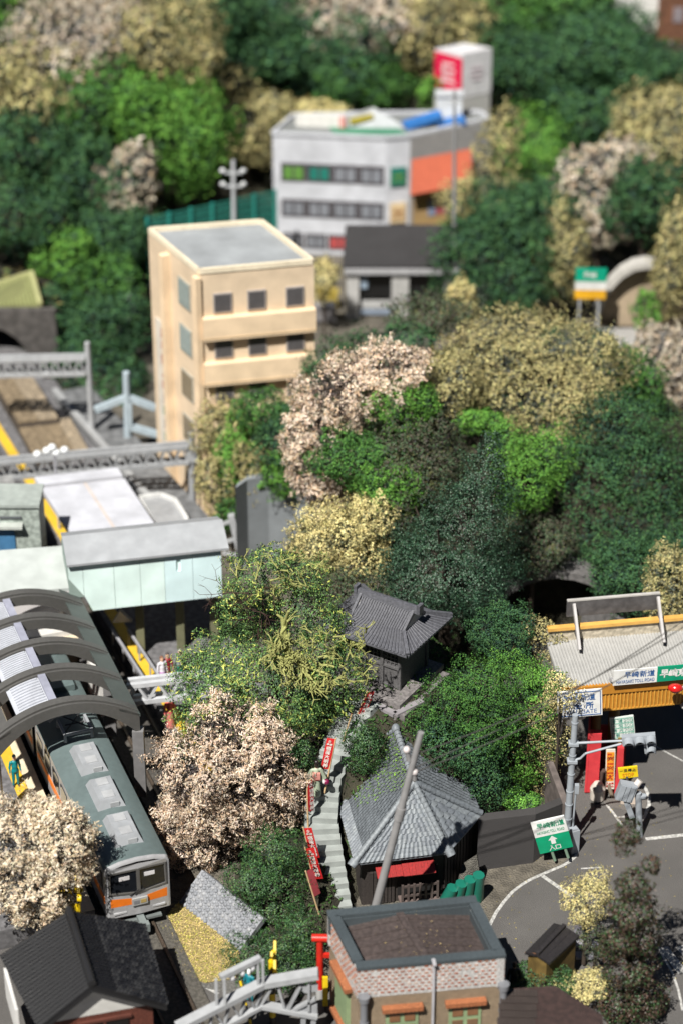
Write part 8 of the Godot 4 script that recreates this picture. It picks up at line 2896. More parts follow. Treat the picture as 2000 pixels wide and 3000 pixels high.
func build_trees() -> void:
	tree("lichen", Vector3(-3.01, 7.46, 27.50), Vector3(4.06, 1.92, 3.73), 2.00, 0.0629, 100, "lichen_tree", "big green tree with yellow lichen branches left of the shrine hall", "tree", "trees on the round wooded hill", {"cover": 1.35, "many": 9, "lobes": [[Vector3(-2.39, -0.41, 0.60), Vector3(1.87, 1.67, 1.69)], [Vector3(0.01, -0.0687, 0.30), Vector3(2.25, 1.64, 2.02)], [Vector3(2.25, -0.0904, 0.00), Vector3(1.73, 1.62, 1.56)], [Vector3(-1.20, 0.84, -0.50), Vector3(2.25, 0.76, 2.03)], [Vector3(0.91, -1.22, 1.00), Vector3(1.27, 1.14, 1.15)], [Vector3(-3.14, 0.45, 0.00), Vector3(1.12, 0.77, 1.01)], [Vector3(-2.71, -1.95, 1.00), Vector3(1.28, 1.34, 1.15)], [Vector3(-3.65, -3.05, 1.00), Vector3(0.76, 0.99, 0.68)], [Vector3(-0.60, -1.40, 1.00), Vector3(1.80, 0.92, 1.62)]]})
	tree("lichen", Vector3(-2.88, 10.24, 25.00), Vector3(2.42, 2.02, 2.23), 3.00, 0.0629, 101, "lichen_tree", "rounded green tree with brown twigs right of the mint footbridge", "tree", "trees on the round wooded hill", {"cover": 1.35, "many": 9, "lobes": [[Vector3(-0.72, 1.19, 0.50), Vector3(1.42, 0.98, 1.28)], [Vector3(1.22, 0.89, 0.00), Vector3(0.98, 0.93, 0.88)], [Vector3(-1.66, -0.58, 0.50), Vector3(0.98, 1.42, 0.88)], [Vector3(1.21, -0.58, 0.50), Vector3(1.44, 1.31, 1.29)], [Vector3(-0.13, 1.77, 0.00), Vector3(0.90, 0.52, 0.81)], [Vector3(2.12, -1.42, 0.30), Vector3(0.91, 0.86, 0.82)]]})
	tree("pink", Vector3(-4.76, 4.56, 30.50), Vector3(3.20, 3.24, 2.94), 0.50, 0.0555, 102, "dry_tree", "pale peach tree of wood shavings between train and stairs", "tree", "trees on the round wooded hill", {"cover": 1.7, "many": 9, "lobes": [[Vector3(0.20, 2.17, 0.00), Vector3(1.69, 1.27, 1.52)], [Vector3(-1.15, 0.36, 0.50), Vector3(1.92, 1.82, 1.73)], [Vector3(0.91, 0.22, 0.30), Vector3(1.93, 2.02, 1.73)], [Vector3(-0.61, -1.77, 0.60), Vector3(1.79, 1.15, 1.61)], [Vector3(1.63, -1.07, 0.30), Vector3(1.34, 1.51, 1.21)], [Vector3(-2.12, -2.14, 0.60), Vector3(1.12, 1.18, 1.01)], [Vector3(0.28, -1.84, 0.50), Vector3(1.42, 0.86, 1.28)], [Vector3(-2.15, -3.59, 0.90), Vector3(0.83, 0.77, 0.74)], [Vector3(-1.11, -3.64, 0.60), Vector3(1.05, 0.80, 0.95)]]})
	tree("tan", Vector3(-12.43, 4.68, 36.50), Vector3(2.26, 2.55, 2.08), 0.20, 0.05328, 103, "dry_tree", "pale straw coloured shavings tree at the left edge before the train", "tree", "", {"cover": 1.8, "many": 9, "lobes": [[Vector3(-0.81, 0.62, 0.00), Vector3(1.55, 1.63, 1.39)], [Vector3(0.76, 0.60, 0.20), Vector3(1.34, 1.77, 1.20)], [Vector3(-0.30, -1.02, 0.40), Vector3(1.77, 1.17, 1.59)], [Vector3(1.33, 0.97, 0.00), Vector3(0.77, 1.17, 0.70)], [Vector3(-1.32, -1.28, 0.30), Vector3(1.06, 1.12, 0.96)], [Vector3(0.06, -2.30, 0.60), Vector3(1.07, 0.50, 0.96)], [Vector3(-0.06, 1.70, -0.20), Vector3(0.98, 0.74, 0.88)]]})
	tree("hedge", Vector3(-2.76, 2.08, 34.70), Vector3(1.89, 2.35, 1.74), 1.00, 0.0555, 104, "bush", "large dark green bush above the stone wall left of the stairs", "bush", "", {"cover": 1.5, "many": 9, "lobes": [[Vector3(-0.13, 1.28, 0.00), Vector3(1.08, 1.14, 0.97)], [Vector3(-1.00, 0.22, 0.50), Vector3(1.16, 0.92, 1.04)], [Vector3(0.15, -0.23, 0.40), Vector3(1.16, 1.31, 1.04)], [Vector3(0.72, -1.57, 0.80), Vector3(0.80, 0.94, 0.72)], [Vector3(-0.14, -1.01, 0.80), Vector3(1.02, 0.77, 0.91)]]})
	tree("hedge", Vector3(-3.38, 1.07, 38.80), Vector3(1.62, 0.88, 1.49), 0.00, 0.0555, 105, "bush", "low dark green bush right of the yellow grass", "bush", "", {"cover": 1.5, "many": 9, "lobes": [[Vector3(-0.28, 0.18, 0.00), Vector3(1.06, 0.82, 0.95)], [Vector3(0.84, 0.21, -0.40), Vector3(0.99, 0.95, 0.89)], [Vector3(1.41, -0.39, 0.40), Vector3(1.06, 0.72, 0.95)], [Vector3(0.29, -0.30, 0.50), Vector3(0.91, 0.57, 0.82)], [Vector3(1.97, 0.11, -0.30), Vector3(0.64, 0.85, 0.57)], [Vector3(1.69, 0.95, -0.60), Vector3(0.78, 0.82, 0.70)]]})
	tree("hedge", Vector3(-1.73, 4.98, 30.20), Vector3(0.71, 1.07, 0.65), 2.00, 0.0555, 106, "bush", "small dark bush left of the kimono figure", "bush", "", {"many": 9})
	tree("hedge", Vector3(1.27, 5.37, 29.60), Vector3(1.34, 1.10, 1.24), 3.00, 0.0518, 107, "bush", "dark glossy bush between the stairs and the hut roof", "bush", "", {"many": 9, "lobes": [[Vector3(-0.30, 0.45, 0.00), Vector3(0.82, 0.66, 0.74)], [Vector3(-0.15, -0.0786, 0.40), Vector3(0.82, 0.76, 0.74)], [Vector3(-0.45, -0.66, 0.60), Vector3(0.52, 0.45, 0.47)]]})
	tree("dark", Vector3(7.36, 6.41, 23.00), Vector3(1.54, 1.85, 1.42), 1.00, 0.0629, 108, "broadleaf_tree", "dark blue green tree right of the shrine hall gable", "tree", "trees on the round wooded hill", {"many": 9})
	tree("olive", Vector3(9.06, 5.90, 22.50), Vector3(1.10, 1.73, 1.01), 1.00, 0.0629, 109, "broadleaf_tree", "thin yellowish leaved tree left of the road tunnel mouth", "tree", "trees on the round wooded hill", {"cover": 0.8, "many": 9})
	tree("mid", Vector3(4.95, 6.65, 28.30), Vector3(2.47, 2.28, 2.28), 2.00, 0.0592, 110, "broadleaf_tree", "mid green tree in front of the shrine hall wall", "tree", "trees on the round wooded hill", {"many": 9, "lobes": [[Vector3(-0.01, -0.0435, 0.20), Vector3(1.35, 1.42, 1.21)], [Vector3(-1.05, -0.81, 0.40), Vector3(0.90, 0.74, 0.81)], [Vector3(1.02, 0.90, 0.00), Vector3(1.34, 1.21, 1.21)], [Vector3(1.35, -0.52, 0.30), Vector3(1.42, 1.59, 1.28)]]})
	tree("bright", Vector3(7.73, 4.37, 25.80), Vector3(2.01, 3.09, 1.85), 1.00, 0.0592, 111, "broadleaf_tree", "bright green tree overhanging the toll road left of the signal", "tree", "trees on the round wooded hill", {"many": 9, "lobes": [[Vector3(-0.51, 1.49, 0.00), Vector3(1.54, 1.30, 1.38)], [Vector3(0.43, 0.51, 0.20), Vector3(1.54, 1.62, 1.39)], [Vector3(-0.13, -1.42, 0.40), Vector3(1.78, 1.56, 1.60)], [Vector3(-0.92, -0.38, 0.00), Vector3(1.16, 1.42, 1.05)], [Vector3(0.37, -2.80, 0.60), Vector3(0.93, 0.98, 0.84)], [Vector3(1.35, 1.35, -0.20), Vector3(1.08, 0.92, 0.97)]]})
	tree("yellow", Vector3(9.67, 6.48, 27.40), Vector3(0.96, 1.12, 0.89), 1.00, 0.0592, 112, "broadleaf_tree", "sparse yellow leaved sapling in front of the white square sign", "tree", "trees on the round wooded hill", {"cover": 0.42, "many": 9})
	tree("olive", Vector3(9.13, 3.09, 26.40), Vector3(1.17, 3.43, 1.07), 0.50, 0.0629, 113, "broadleaf_tree", "dim olive shrub hanging in shade beside the signal pole", "tree", "trees on the round wooded hill", {"cover": 1, "many": 9})
	tree("bright", Vector3(8.04, 1.95, 29.60), Vector3(0.83, 0.87, 0.77), 1.00, 0.0555, 114, "bush", "small bright green bush above the dark retaining wall", "bush", "", {"many": 9})
	tree("cypress", Vector3(5.00, 8.99, 17.50), Vector3(3.39, 4.99, 3.12), 3.00, 0.0629, 115, "cypress_tree", "tall dense dark cypress behind the shrine hall", "tree", "trees on the round wooded hill", {"cover": 1.5, "many": 3, "lobes": [[Vector3(1.87, 3.61, -0.80), Vector3(0.64, 1.37, 0.58)], [Vector3(1.70, 2.50, -0.50), Vector3(0.96, 1.62, 0.87)], [Vector3(1.43, 1.19, -0.20), Vector3(1.45, 1.73, 1.30)], [Vector3(0.81, 0.00, 0.00), Vector3(2.10, 1.99, 1.89)], [Vector3(0.02, -1.65, 0.40), Vector3(2.76, 1.76, 2.48)], [Vector3(-1.27, -2.54, 0.80), Vector3(1.95, 1.37, 1.75)], [Vector3(1.35, -2.34, 0.20), Vector3(1.63, 2.03, 1.47)], [Vector3(-2.08, -3.37, 1.00), Vector3(1.22, 0.95, 1.10)]]})
	tree("pink", Vector3(0.17, 11.17, 9.50), Vector3(2.88, 3.67, 2.65), 2.92, 0.0629, 116, "dry_tree", "pinkish cream shavings tree leaning across the middle of the hill", "tree", "trees on the round wooded hill", {"cover": 1.6, "many": 9, "lobes": [[Vector3(1.87, 1.77, -1.00), Vector3(1.95, 1.35, 1.76)], [Vector3(-0.17, 1.14, 0.00), Vector3(1.86, 1.49, 1.67)], [Vector3(-1.36, -0.83, 0.60), Vector3(1.44, 1.73, 1.30)], [Vector3(-1.53, -2.44, 1.20), Vector3(1.19, 1.58, 1.07)], [Vector3(2.89, 2.05, -1.20), Vector3(1.02, 0.96, 0.92)], [Vector3(-0.85, -3.50, 1.40), Vector3(1.02, 1.19, 0.92)]]})
	tree("bright", Vector3(2.97, 11.26, 9.50), Vector3(1.97, 1.92, 1.81), 5.25, 0.0703, 117, "broadleaf_tree", "bright green shrub right of the pink shavings tree", "tree", "trees on the round wooded hill", {"cover": 1.4, "many": 9})
	tree("mid", Vector3(0.67, 9.93, 12.00), Vector3(1.85, 1.39, 1.70), 1.08, 0.0703, 118, "broadleaf_tree", "green shrub below the pink shavings tree", "tree", "trees on the round wooded hill", {"many": 9})
	tree("bright", Vector3(2.26, 8.57, 13.00), Vector3(1.65, 1.98, 1.52), 1.82, 0.0666, 119, "broadleaf_tree", "bright green bushy tree left of the tall cypress", "tree", "trees on the round wooded hill", {"many": 9})
	tree("net", Vector3(3.05, 8.89, 11.00), Vector3(3.15, 3.02, 2.89), 4.34, 0.074, 120, "broadleaf_tree", "dull brown green netted thicket behind the bright green shrubs", "tree", "trees on the round wooded hill", {"cover": 1.4, "many": 9})
	tree("net", Vector3(1.51, 6.54, 14.00), Vector3(1.85, 2.55, 1.70), 0.00, 0.0666, 121, "broadleaf_tree", "dull dark thicket between yellow tree and cypress", "tree", "trees on the round wooded hill", {"cover": 1.3, "many": 9})
	tree("yellow", Vector3(0.17, 7.23, 15.50), Vector3(2.20, 2.55, 2.03), 0.00, 0.074, 122, "broadleaf_tree", "rounded yellow tree beside the grey concrete wall", "tree", "trees on the round wooded hill", {"cover": 1.5, "many": 9})
	tree("net", Vector3(0.49, 6.38, 18.50), Vector3(1.97, 0.96, 1.82), 3.35, 0.0629, 123, "bush", "dry brown scrub behind the shrine roof ridge", "bush", "trees on the round wooded hill", {"cover": 1, "many": 9})
	tree("olive", Vector3(9.99, 10.17, 3.00), Vector3(5.53, 2.30, 5.09), 8.45, 0.0888, 124, "broadleaf_tree", "broad olive crown forming the top of the round hill", "tree", "trees on the round wooded hill", {"cover": 1.5, "many": 9, "lobes": [[Vector3(-2.34, 0.60, 0.00), Vector3(2.31, 1.83, 2.08)], [Vector3(0.74, 1.10, -1.00), Vector3(2.68, 1.25, 2.41)], [Vector3(2.88, 0.35, -0.50), Vector3(1.97, 1.83, 1.77)], [Vector3(-0.04, -0.69, 1.00), Vector3(2.93, 1.70, 2.64)], [Vector3(1.38, -1.78, 1.60), Vector3(2.31, 1.95, 2.08)], [Vector3(2.45, -0.89, 1.00), Vector3(1.69, 1.54, 1.52)], [Vector3(-1.04, 1.84, -1.50), Vector3(2.15, 0.76, 1.93)], [Vector3(1.37, -4.05, 3.00), Vector3(1.86, 1.96, 1.68)], [Vector3(0.49, -2.37, 2.00), Vector3(1.95, 1.31, 1.76)]]})
	tree("olive", Vector3(5.26, 10.26, 5.50), Vector3(2.13, 2.63, 1.96), 7.85, 0.0888, 125, "broadleaf_tree", "smaller yellow olive tree left of the hilltop crown", "tree", "trees on the round wooded hill", {"cover": 1.4, "many": 9})
	tree("bright", Vector3(7.02, 9.63, 7.50), Vector3(1.11, 0.88, 1.02), 7.72, 0.074, 126, "broadleaf_tree", "little bright green tuft above the tip of the cypress", "tree", "trees on the round wooded hill", {"many": 9})
	tree("bright", Vector3(9.13, 8.03, 10.50), Vector3(1.88, 2.85, 1.73), 5.16, 0.0703, 127, "broadleaf_tree", "bright green tree right of the tall cypress", "tree", "trees on the round wooded hill", {"cover": 1.3, "many": 9})
	tree("dark", Vector3(13.80, 6.64, 8.00), Vector3(3.84, 4.25, 3.54), 3.45, 0.0777, 128, "broadleaf_tree", "massive dark green crown on the right slope of the hill", "tree", "trees on the round wooded hill", {"cover": 1.5, "many": 9, "lobes": [[Vector3(0.15, 2.24, -1.00), Vector3(2.27, 2.03, 2.04)], [Vector3(-1.62, -0.0634, 0.60), Vector3(2.09, 2.19, 1.88)], [Vector3(1.57, 0.00, 0.00), Vector3(2.27, 2.39, 2.04)], [Vector3(0.00, -2.13, 1.20), Vector3(2.80, 1.97, 2.52)], [Vector3(2.51, -2.37, 0.80), Vector3(1.75, 2.07, 1.58)], [Vector3(-2.43, -2.33, 1.20), Vector3(1.57, 1.54, 1.42)]]})
	tree("dark", Vector3(14.46, 4.68, 14.50), Vector3(2.54, 2.39, 2.33), 0.00, 0.0703, 129, "broadleaf_tree", "dark green tree above the toll gate back wall", "tree", "trees on the round wooded hill", {"cover": 1.4, "many": 9})
	tree("dark", Vector3(16.39, 4.46, 12.50), Vector3(1.78, 2.50, 1.64), 0.00, 0.074, 130, "broadleaf_tree", "dark green tree cut by the right edge over the gate", "tree", "trees on the round wooded hill", {"many": 9})
	tree("net", Vector3(9.54, 5.19, 12.40), Vector3(2.27, 1.83, 2.09), 0.00, 0.074, 131, "broadleaf_tree", "shaded dull thicket right above the tunnel mouth", "tree", "trees on the round wooded hill", {"cover": 1.5, "many": 9})
	tree("olive", Vector3(15.89, 5.25, 17.00), Vector3(1.43, 2.93, 1.32), 0.00, 0.0666, 132, "broadleaf_tree", "yellow olive tree at the right edge behind the gate billboard", "tree", "trees on the round wooded hill", {"cover": 1.1, "many": 9})
	tree("mid", Vector3(15.49, 8.15, 1.00), Vector3(1.90, 3.06, 1.75), 5.85, 0.0888, 133, "broadleaf_tree", "mid green tree on the right shoulder of the hilltop", "tree", "trees on the round wooded hill", {"many": 9})
	tree("dark", Vector3(12.87, 9.03, -3.00), Vector3(2.16, 0.98, 1.99), 7.99, 0.0962, 134, "broadleaf_tree", "dark green tree peeping over the hilltop crown", "tree", "trees on the round wooded hill", {"many": 9})
	tree("dark", Vector3(0.54, 10.83, 1.50), Vector3(2.97, 1.21, 2.73), 5.73, 0.0888, 135, "broadleaf_tree", "dark green tree beside the beige block below the garage", "tree", "trees on the round wooded hill", {"many": 9, "lobes": [[Vector3(-0.81, -0.65, 0.50), Vector3(1.53, 1.11, 1.37)], [Vector3(1.09, -0.25, -0.50), Vector3(1.99, 0.72, 1.79)], [Vector3(2.71, 0.21, -1.00), Vector3(1.54, 0.50, 1.38)], [Vector3(-1.71, -1.40, 1.00), Vector3(1.08, 1.01, 0.97)]]})
	tree("dark", Vector3(-2.14, 7.44, 4.50), Vector3(1.91, 2.60, 1.76), 2.47, 0.0814, 136, "broadleaf_tree", "dark green tree left of the pink shavings tree", "tree", "trees on the round wooded hill", {"many": 9})
	tree("net", Vector3(4.87, 10.95, -2.00), Vector3(2.03, 1.53, 1.86), 7.83, 0.0888, 137, "broadleaf_tree", "grey brown bare thicket with a pale stick before the garage", "tree", "trees on the round wooded hill", {"cover": 1.1, "many": 9})
	tree("bright", Vector3(-5.67, 4.61, 2.50), Vector3(1.27, 2.91, 1.17), 0.00, 0.0888, 138, "broadleaf_tree", "narrow bright green tree at the foot of the beige block", "tree", "trees on the round wooded hill", {"many": 9})
	tree("olive", Vector3(-6.32, 5.73, 1.50), Vector3(1.38, 2.39, 1.27), 0.00, 0.0888, 139, "broadleaf_tree", "olive tree against the beige block wall", "tree", "trees on the round wooded hill", {"many": 9})
	tree("mid", Vector3(-4.14, 7.96, 3.00), Vector3(1.46, 1.39, 1.34), 0.00, 0.0814, 140, "broadleaf_tree", "green shrub with a white stick beside the beige block", "tree", "trees on the round wooded hill", {"many": 9})
	tree("olive", Vector3(-4.52, 4.72, 4.20), Vector3(1.05, 2.02, 0.96), 3.80, 0.0814, 141, "broadleaf_tree", "narrow olive shrub above the grey concrete wall", "tree", "trees on the round wooded hill", {"many": 9})
	tree("bright", Vector3(-3.05, 5.07, 5.20), Vector3(1.35, 1.55, 1.24), 4.40, 0.074, 142, "broadleaf_tree", "bright green shrub hanging over the grey concrete wall", "tree", "trees on the round wooded hill", {"many": 9})
	tree("olive", Vector3(-6.57, 3.44, 3.40), Vector3(1.16, 2.15, 1.07), 0.00, 0.0888, 143, "broadleaf_tree", "brownish olive shrub behind the gantry post", "tree", "trees on the round wooded hill", {"many": 9})
	tree("mid", Vector3(-5.82, 2.45, 4.60), Vector3(0.95, 1.13, 0.87), 0.00, 0.0814, 144, "bush", "small green bush behind the leaning mast", "bush", "trees on the round wooded hill", {"many": 9})
	tree("dark", Vector3(4.96, 4.24, 29.30), Vector3(1.80, 1.88, 1.66), 1.00, 0.0629, 145, "broadleaf_tree", "dark green shrub close behind the right side of the hut roof", "tree", "trees on the round wooded hill", {"many": 9, "lobes": [[Vector3(-0.32, 1.01, 0.00), Vector3(1.12, 0.87, 1.01)], [Vector3(0.74, 0.55, 0.00), Vector3(1.12, 1.08, 1.01)], [Vector3(1.37, -0.97, 0.20), Vector3(0.98, 1.13, 0.88)], [Vector3(-0.92, 1.44, -0.30), Vector3(0.67, 0.61, 0.61)]]})
	tree("drab", Vector3(18.58, 4.86, -8.00), Vector3(2.38, 3.45, 2.19), 0.00, 0.111, 146, "broadleaf_tree", "grey tan tree at the right edge below the far tunnel", "tree", "trees on the far hillside", {"many": 9})
	tree("olive", Vector3(20.39, 6.33, -20.00), Vector3(1.47, 5.14, 1.35), 0.00, 0.1482, 147, "broadleaf_tree", "olive tree hiding the right side of the far tunnel", "tree", "trees on the far hillside", {"many": 9})
	tree("bright", Vector3(18.87, 3.11, -19.50), Vector3(0.81, 1.69, 0.74), 0.00, 0.1248, 148, "broadleaf_tree", "thin bright green bush at the right wall of the far tunnel", "tree", "trees on the far hillside", {"many": 9})
	tree("olive", Vector3(14.01, 4.31, -24.00), Vector3(1.93, 3.58, 1.78), 0.00, 0.156, 149, "broadleaf_tree", "olive tree behind the green and yellow road sign", "tree", "trees on the far hillside", {"many": 9})
	tree("dark", Vector3(10.14, 4.07, -24.00), Vector3(3.73, 4.43, 3.43), 0.00, 0.156, 150, "broadleaf_tree", "large dark green tree right of the garage roof", "tree", "trees on the far hillside", {"many": 9})
	tree("dark", Vector3(12.37, 5.20, -29.00), Vector3(3.54, 3.12, 3.25), 0.00, 0.1638, 151, "broadleaf_tree", "dark green tree between the olive clump and the tan tree", "tree", "trees on the far hillside", {"many": 9})
	tree("dark", Vector3(8.15, 3.57, -30.00), Vector3(1.57, 1.64, 1.45), 0.00, 0.156, 152, "broadleaf_tree", "dark green tree below the cafe windows", "tree", "trees on the far hillside", {"many": 9})
	tree("drab", Vector3(16.74, 7.13, -29.50), Vector3(2.09, 3.72, 1.92), 0.00, 0.156, 153, "dry_tree", "pale tan dry tree in the middle of the right forest", "tree", "trees on the far hillside", {"many": 9, "lobes": [[Vector3(1.05, 1.68, -0.50), Vector3(1.65, 1.44, 1.48)], [Vector3(-1.37, 0.94, 0.00), Vector3(1.65, 1.58, 1.48)], [Vector3(-0.42, -1.02, 0.40), Vector3(1.76, 1.71, 1.59)], [Vector3(0.72, -2.51, 0.80), Vector3(1.33, 0.94, 1.19)]]})
	tree("bright", Vector3(13.43, 4.37, -40.50), Vector3(2.87, 3.97, 2.64), 0.25, 0.1716, 154, "broadleaf_tree", "bright green tree left of the pale tan dry tree", "tree", "trees on the far hillside", {"many": 9})
	tree("olive", Vector3(9.90, 7.17, -33.50), Vector3(1.80, 3.44, 1.66), 0.00, 0.1638, 155, "broadleaf_tree", "olive tree covering the end of the office wing", "tree", "trees on the far hillside", {"many": 9, "lobes": [[Vector3(-0.20, -1.72, 0.50), Vector3(1.92, 1.40, 1.73)], [Vector3(0.20, 0.72, 0.00), Vector3(1.35, 2.27, 1.21)], [Vector3(0.85, 2.43, -0.50), Vector3(1.12, 1.47, 1.01)], [Vector3(-2.00, -2.17, 0.60), Vector3(1.36, 1.12, 1.22)]]})
	tree("dark", Vector3(19.34, 6.99, -27.00), Vector3(2.78, 3.09, 2.56), 0.00, 0.1638, 156, "broadleaf_tree", "blue green tree right of the pale tan dry tree", "tree", "trees on the far hillside", {"many": 9})
	tree("olive", Vector3(21.40, 7.43, -37.75), Vector3(3.68, 4.42, 3.39), 2.88, 0.1794, 157, "broadleaf_tree", "large olive tree at the right edge below the brown house", "tree", "trees on the far hillside", {"many": 9})
	tree("dark", Vector3(17.15, 6.78, -44.00), Vector3(3.35, 2.88, 3.09), 3.58, 0.1872, 158, "broadleaf_tree", "dark tree above the bright green one on the right slope", "tree", "trees on the far hillside", {"many": 9})
	tree("bright", Vector3(16.39, 6.69, -46.25), Vector3(2.62, 1.88, 2.41), 3.88, 0.1872, 159, "broadleaf_tree", "bright green crown right of the red cube sign", "tree", "trees on the far hillside", {"many": 9})
	tree("dark", Vector3(13.60, 8.32, -48.75), Vector3(4.66, 3.37, 4.29), 4.38, 0.195, 160, "broadleaf_tree", "dark green tree right beside the white side of the cube sign", "tree", "trees on the far hillside", {"many": 9})
	tree("dark", Vector3(17.99, 10.11, -47.25), Vector3(4.30, 3.44, 3.95), 6.20, 0.2028, 161, "broadleaf_tree", "dark green tree left of the white hilltop house", "tree", "trees on the far hillside", {"many": 9})
	tree("mid", Vector3(17.18, 11.34, -52.50), Vector3(4.08, 2.96, 3.76), 7.86, 0.2106, 162, "broadleaf_tree", "green tree at the top edge left of the white house", "tree", "trees on the far hillside", {"many": 9})
	tree("dark", Vector3(21.13, 9.65, -45.00), Vector3(3.04, 2.12, 2.80), 6.50, 0.195, 163, "broadleaf_tree", "grey green tree below the white hilltop house", "tree", "trees on the far hillside", {"many": 9})
	tree("olive", Vector3(7.09, 10.24, -51.25), Vector3(3.60, 4.37, 3.31), 5.62, 0.2028, 164, "broadleaf_tree", "olive tree above the red cube sign", "tree", "trees on the far hillside", {"many": 9})
	tree("mid", Vector3(11.20, 10.34, -54.75), Vector3(3.66, 2.49, 3.37), 7.38, 0.2106, 165, "broadleaf_tree", "green tree at the top edge right of centre", "tree", "trees on the far hillside", {"many": 9})
	tree("drab", Vector3(1.48, 10.41, -53.00), Vector3(4.58, 3.25, 4.21), 6.50, 0.195, 166, "dry_tree", "pale dry tree at the top edge centre", "tree", "trees on the far hillside", {"many": 9})
	tree("dark", Vector3(-1.71, 8.73, -49.75), Vector3(4.37, 3.27, 4.02), 4.88, 0.2028, 167, "broadleaf_tree", "dark green tree below the pale dry tree at the top", "tree", "trees on the far hillside", {"many": 9})
	tree("mid", Vector3(0.97, 7.14, -48.50), Vector3(3.58, 2.20, 3.30), 4.25, 0.1872, 168, "broadleaf_tree", "green tree directly behind the office roof", "tree", "trees on the far hillside", {"many": 9})
	tree("dark", Vector3(-4.93, 10.49, -52.75), Vector3(4.41, 3.76, 4.06), 6.38, 0.2106, 169, "broadleaf_tree", "dark green tree at the top edge left of centre", "tree", "trees on the far hillside", {"many": 9})
	tree("dark", Vector3(-7.32, 8.89, -50.00), Vector3(3.59, 3.75, 3.30), 5.00, 0.2028, 170, "broadleaf_tree", "dark blue green tree above the round olive tree", "tree", "trees on the far hillside", {"many": 9})
	tree("olive", Vector3(-8.71, 7.08, -47.25), Vector3(2.63, 2.54, 2.42), 4.38, 0.1872, 171, "broadleaf_tree", "small olive tree left of the office roof", "tree", "trees on the far hillside", {"many": 9})
	tree("olive", Vector3(-6.67, 5.71, -43.50), Vector3(3.36, 2.89, 3.09), 1.75, 0.1716, 172, "broadleaf_tree", "olive tree left of the office white wall", "tree", "trees on the far hillside", {"many": 9})
	tree("bright", Vector3(-11.05, 9.29, -33.25), Vector3(3.72, 4.81, 3.42), 4.35, 0.1716, 173, "broadleaf_tree", "large bright green tree above the green ball net", "tree", "trees on the far hillside", {"many": 9})
	tree("olive", Vector3(-12.10, 13.04, -39.50), Vector3(4.24, 4.03, 3.90), 8.75, 0.2028, 174, "broadleaf_tree", "large olive tree right of the pale tree at upper left", "tree", "trees on the far hillside", {"many": 9})
	tree("drab", Vector3(-17.64, 13.26, -40.25), Vector3(4.69, 3.70, 4.32), 9.12, 0.2028, 175, "dry_tree", "large pale dry tree at the upper left", "tree", "trees on the far hillside", {"many": 9})
	tree("bright", Vector3(-22.33, 13.78, -41.50), Vector3(2.50, 3.93, 2.30), 9.75, 0.2106, 176, "broadleaf_tree", "bright green tree in the top left corner", "tree", "trees on the far hillside", {"many": 9})
	tree("olive", Vector3(-20.50, 11.21, -36.00), Vector3(3.75, 3.92, 3.45), 7.00, 0.195, 177, "broadleaf_tree", "olive tree at the left edge below the pale tree", "tree", "trees on the far hillside", {"many": 9})
	tree("mid", Vector3(-16.23, 10.21, -35.50), Vector3(2.74, 3.43, 2.52), 6.75, 0.1872, 178, "broadleaf_tree", "green tree between the olive and bright green trees", "tree", "trees on the far hillside", {"many": 9})
	tree("dark", Vector3(-19.75, 8.58, -31.75), Vector3(3.69, 3.48, 3.40), 4.88, 0.1794, 179, "broadleaf_tree", "dark green tree at the left edge under the olive tree", "tree", "trees on the far hillside", {"many": 9})
	tree("dark", Vector3(-16.10, 7.63, -30.00), Vector3(2.82, 3.50, 2.60), 4.00, 0.1716, 180, "broadleaf_tree", "dark green tree left of the small tan tree", "tree", "trees on the far hillside", {"many": 9})
	tree("drab", Vector3(-13.88, 6.89, -29.50), Vector3(1.69, 3.19, 1.56), 3.75, 0.156, 181, "dry_tree", "small grey tan tree left of the green ball net", "tree", "trees on the far hillside", {"many": 9})
	tree("dark", Vector3(-20.13, 7.12, -24.50), Vector3(3.01, 3.15, 2.77), 3.75, 0.1638, 182, "broadleaf_tree", "dark green tree above the slatted guard roof", "tree", "trees on the far hillside", {"many": 9})
	tree("bright", Vector3(-17.12, 5.11, -23.25), Vector3(2.05, 2.33, 1.89), 2.70, 0.156, 183, "broadleaf_tree", "bright green shrub beside the slatted guard roof", "tree", "trees on the far hillside", {"many": 9})
	tree("dark", Vector3(-14.75, 4.82, -25.50), Vector3(2.50, 2.97, 2.30), 1.75, 0.156, 184, "broadleaf_tree", "dark green tree left of the beige block roof", "tree", "trees on the far hillside", {"many": 9})
	tree("mid", Vector3(-15.25, 3.23, -22.75), Vector3(2.47, 2.58, 2.28), 0.38, 0.1482, 185, "broadleaf_tree", "green tree right of the slatted guard roof", "tree", "trees on the far hillside", {"many": 9})
	tree("dark", Vector3(-14.34, 2.18, -19.00), Vector3(2.97, 2.74, 2.73), 0.00, 0.1404, 186, "broadleaf_tree", "dark green tree behind the dark slanted sign", "tree", "trees on the far hillside", {"many": 9})
	tree("dark", Vector3(-14.75, 0.64, -15.50), Vector3(2.92, 2.70, 2.69), 0.00, 0.1326, 187, "broadleaf_tree", "dark green tree between the gantry post and beige block", "tree", "trees on the far hillside", {"many": 9})
	tree("dark", Vector3(-17.06, 1.46, -20.50), Vector3(1.64, 2.75, 1.51), 0.00, 0.1404, 188, "broadleaf_tree", "dark green tree touching the railway tunnel portal", "tree", "trees on the far hillside", {"many": 9})
	tree("dark", Vector3(-9.65, 11.67, -49.25), Vector3(4.01, 3.35, 3.69), 7.94, 0.2106, 189, "broadleaf_tree", "dark green tree between two olive trees at the top", "tree", "trees on the far hillside", {"many": 9})
	tree("dark", Vector3(-12.70, 4.64, -27.00), Vector3(1.96, 2.23, 1.80), 2.50, 0.156, 190, "broadleaf_tree", "dark tree in shade behind the beige block corner", "tree", "trees on the far hillside", {"many": 9})
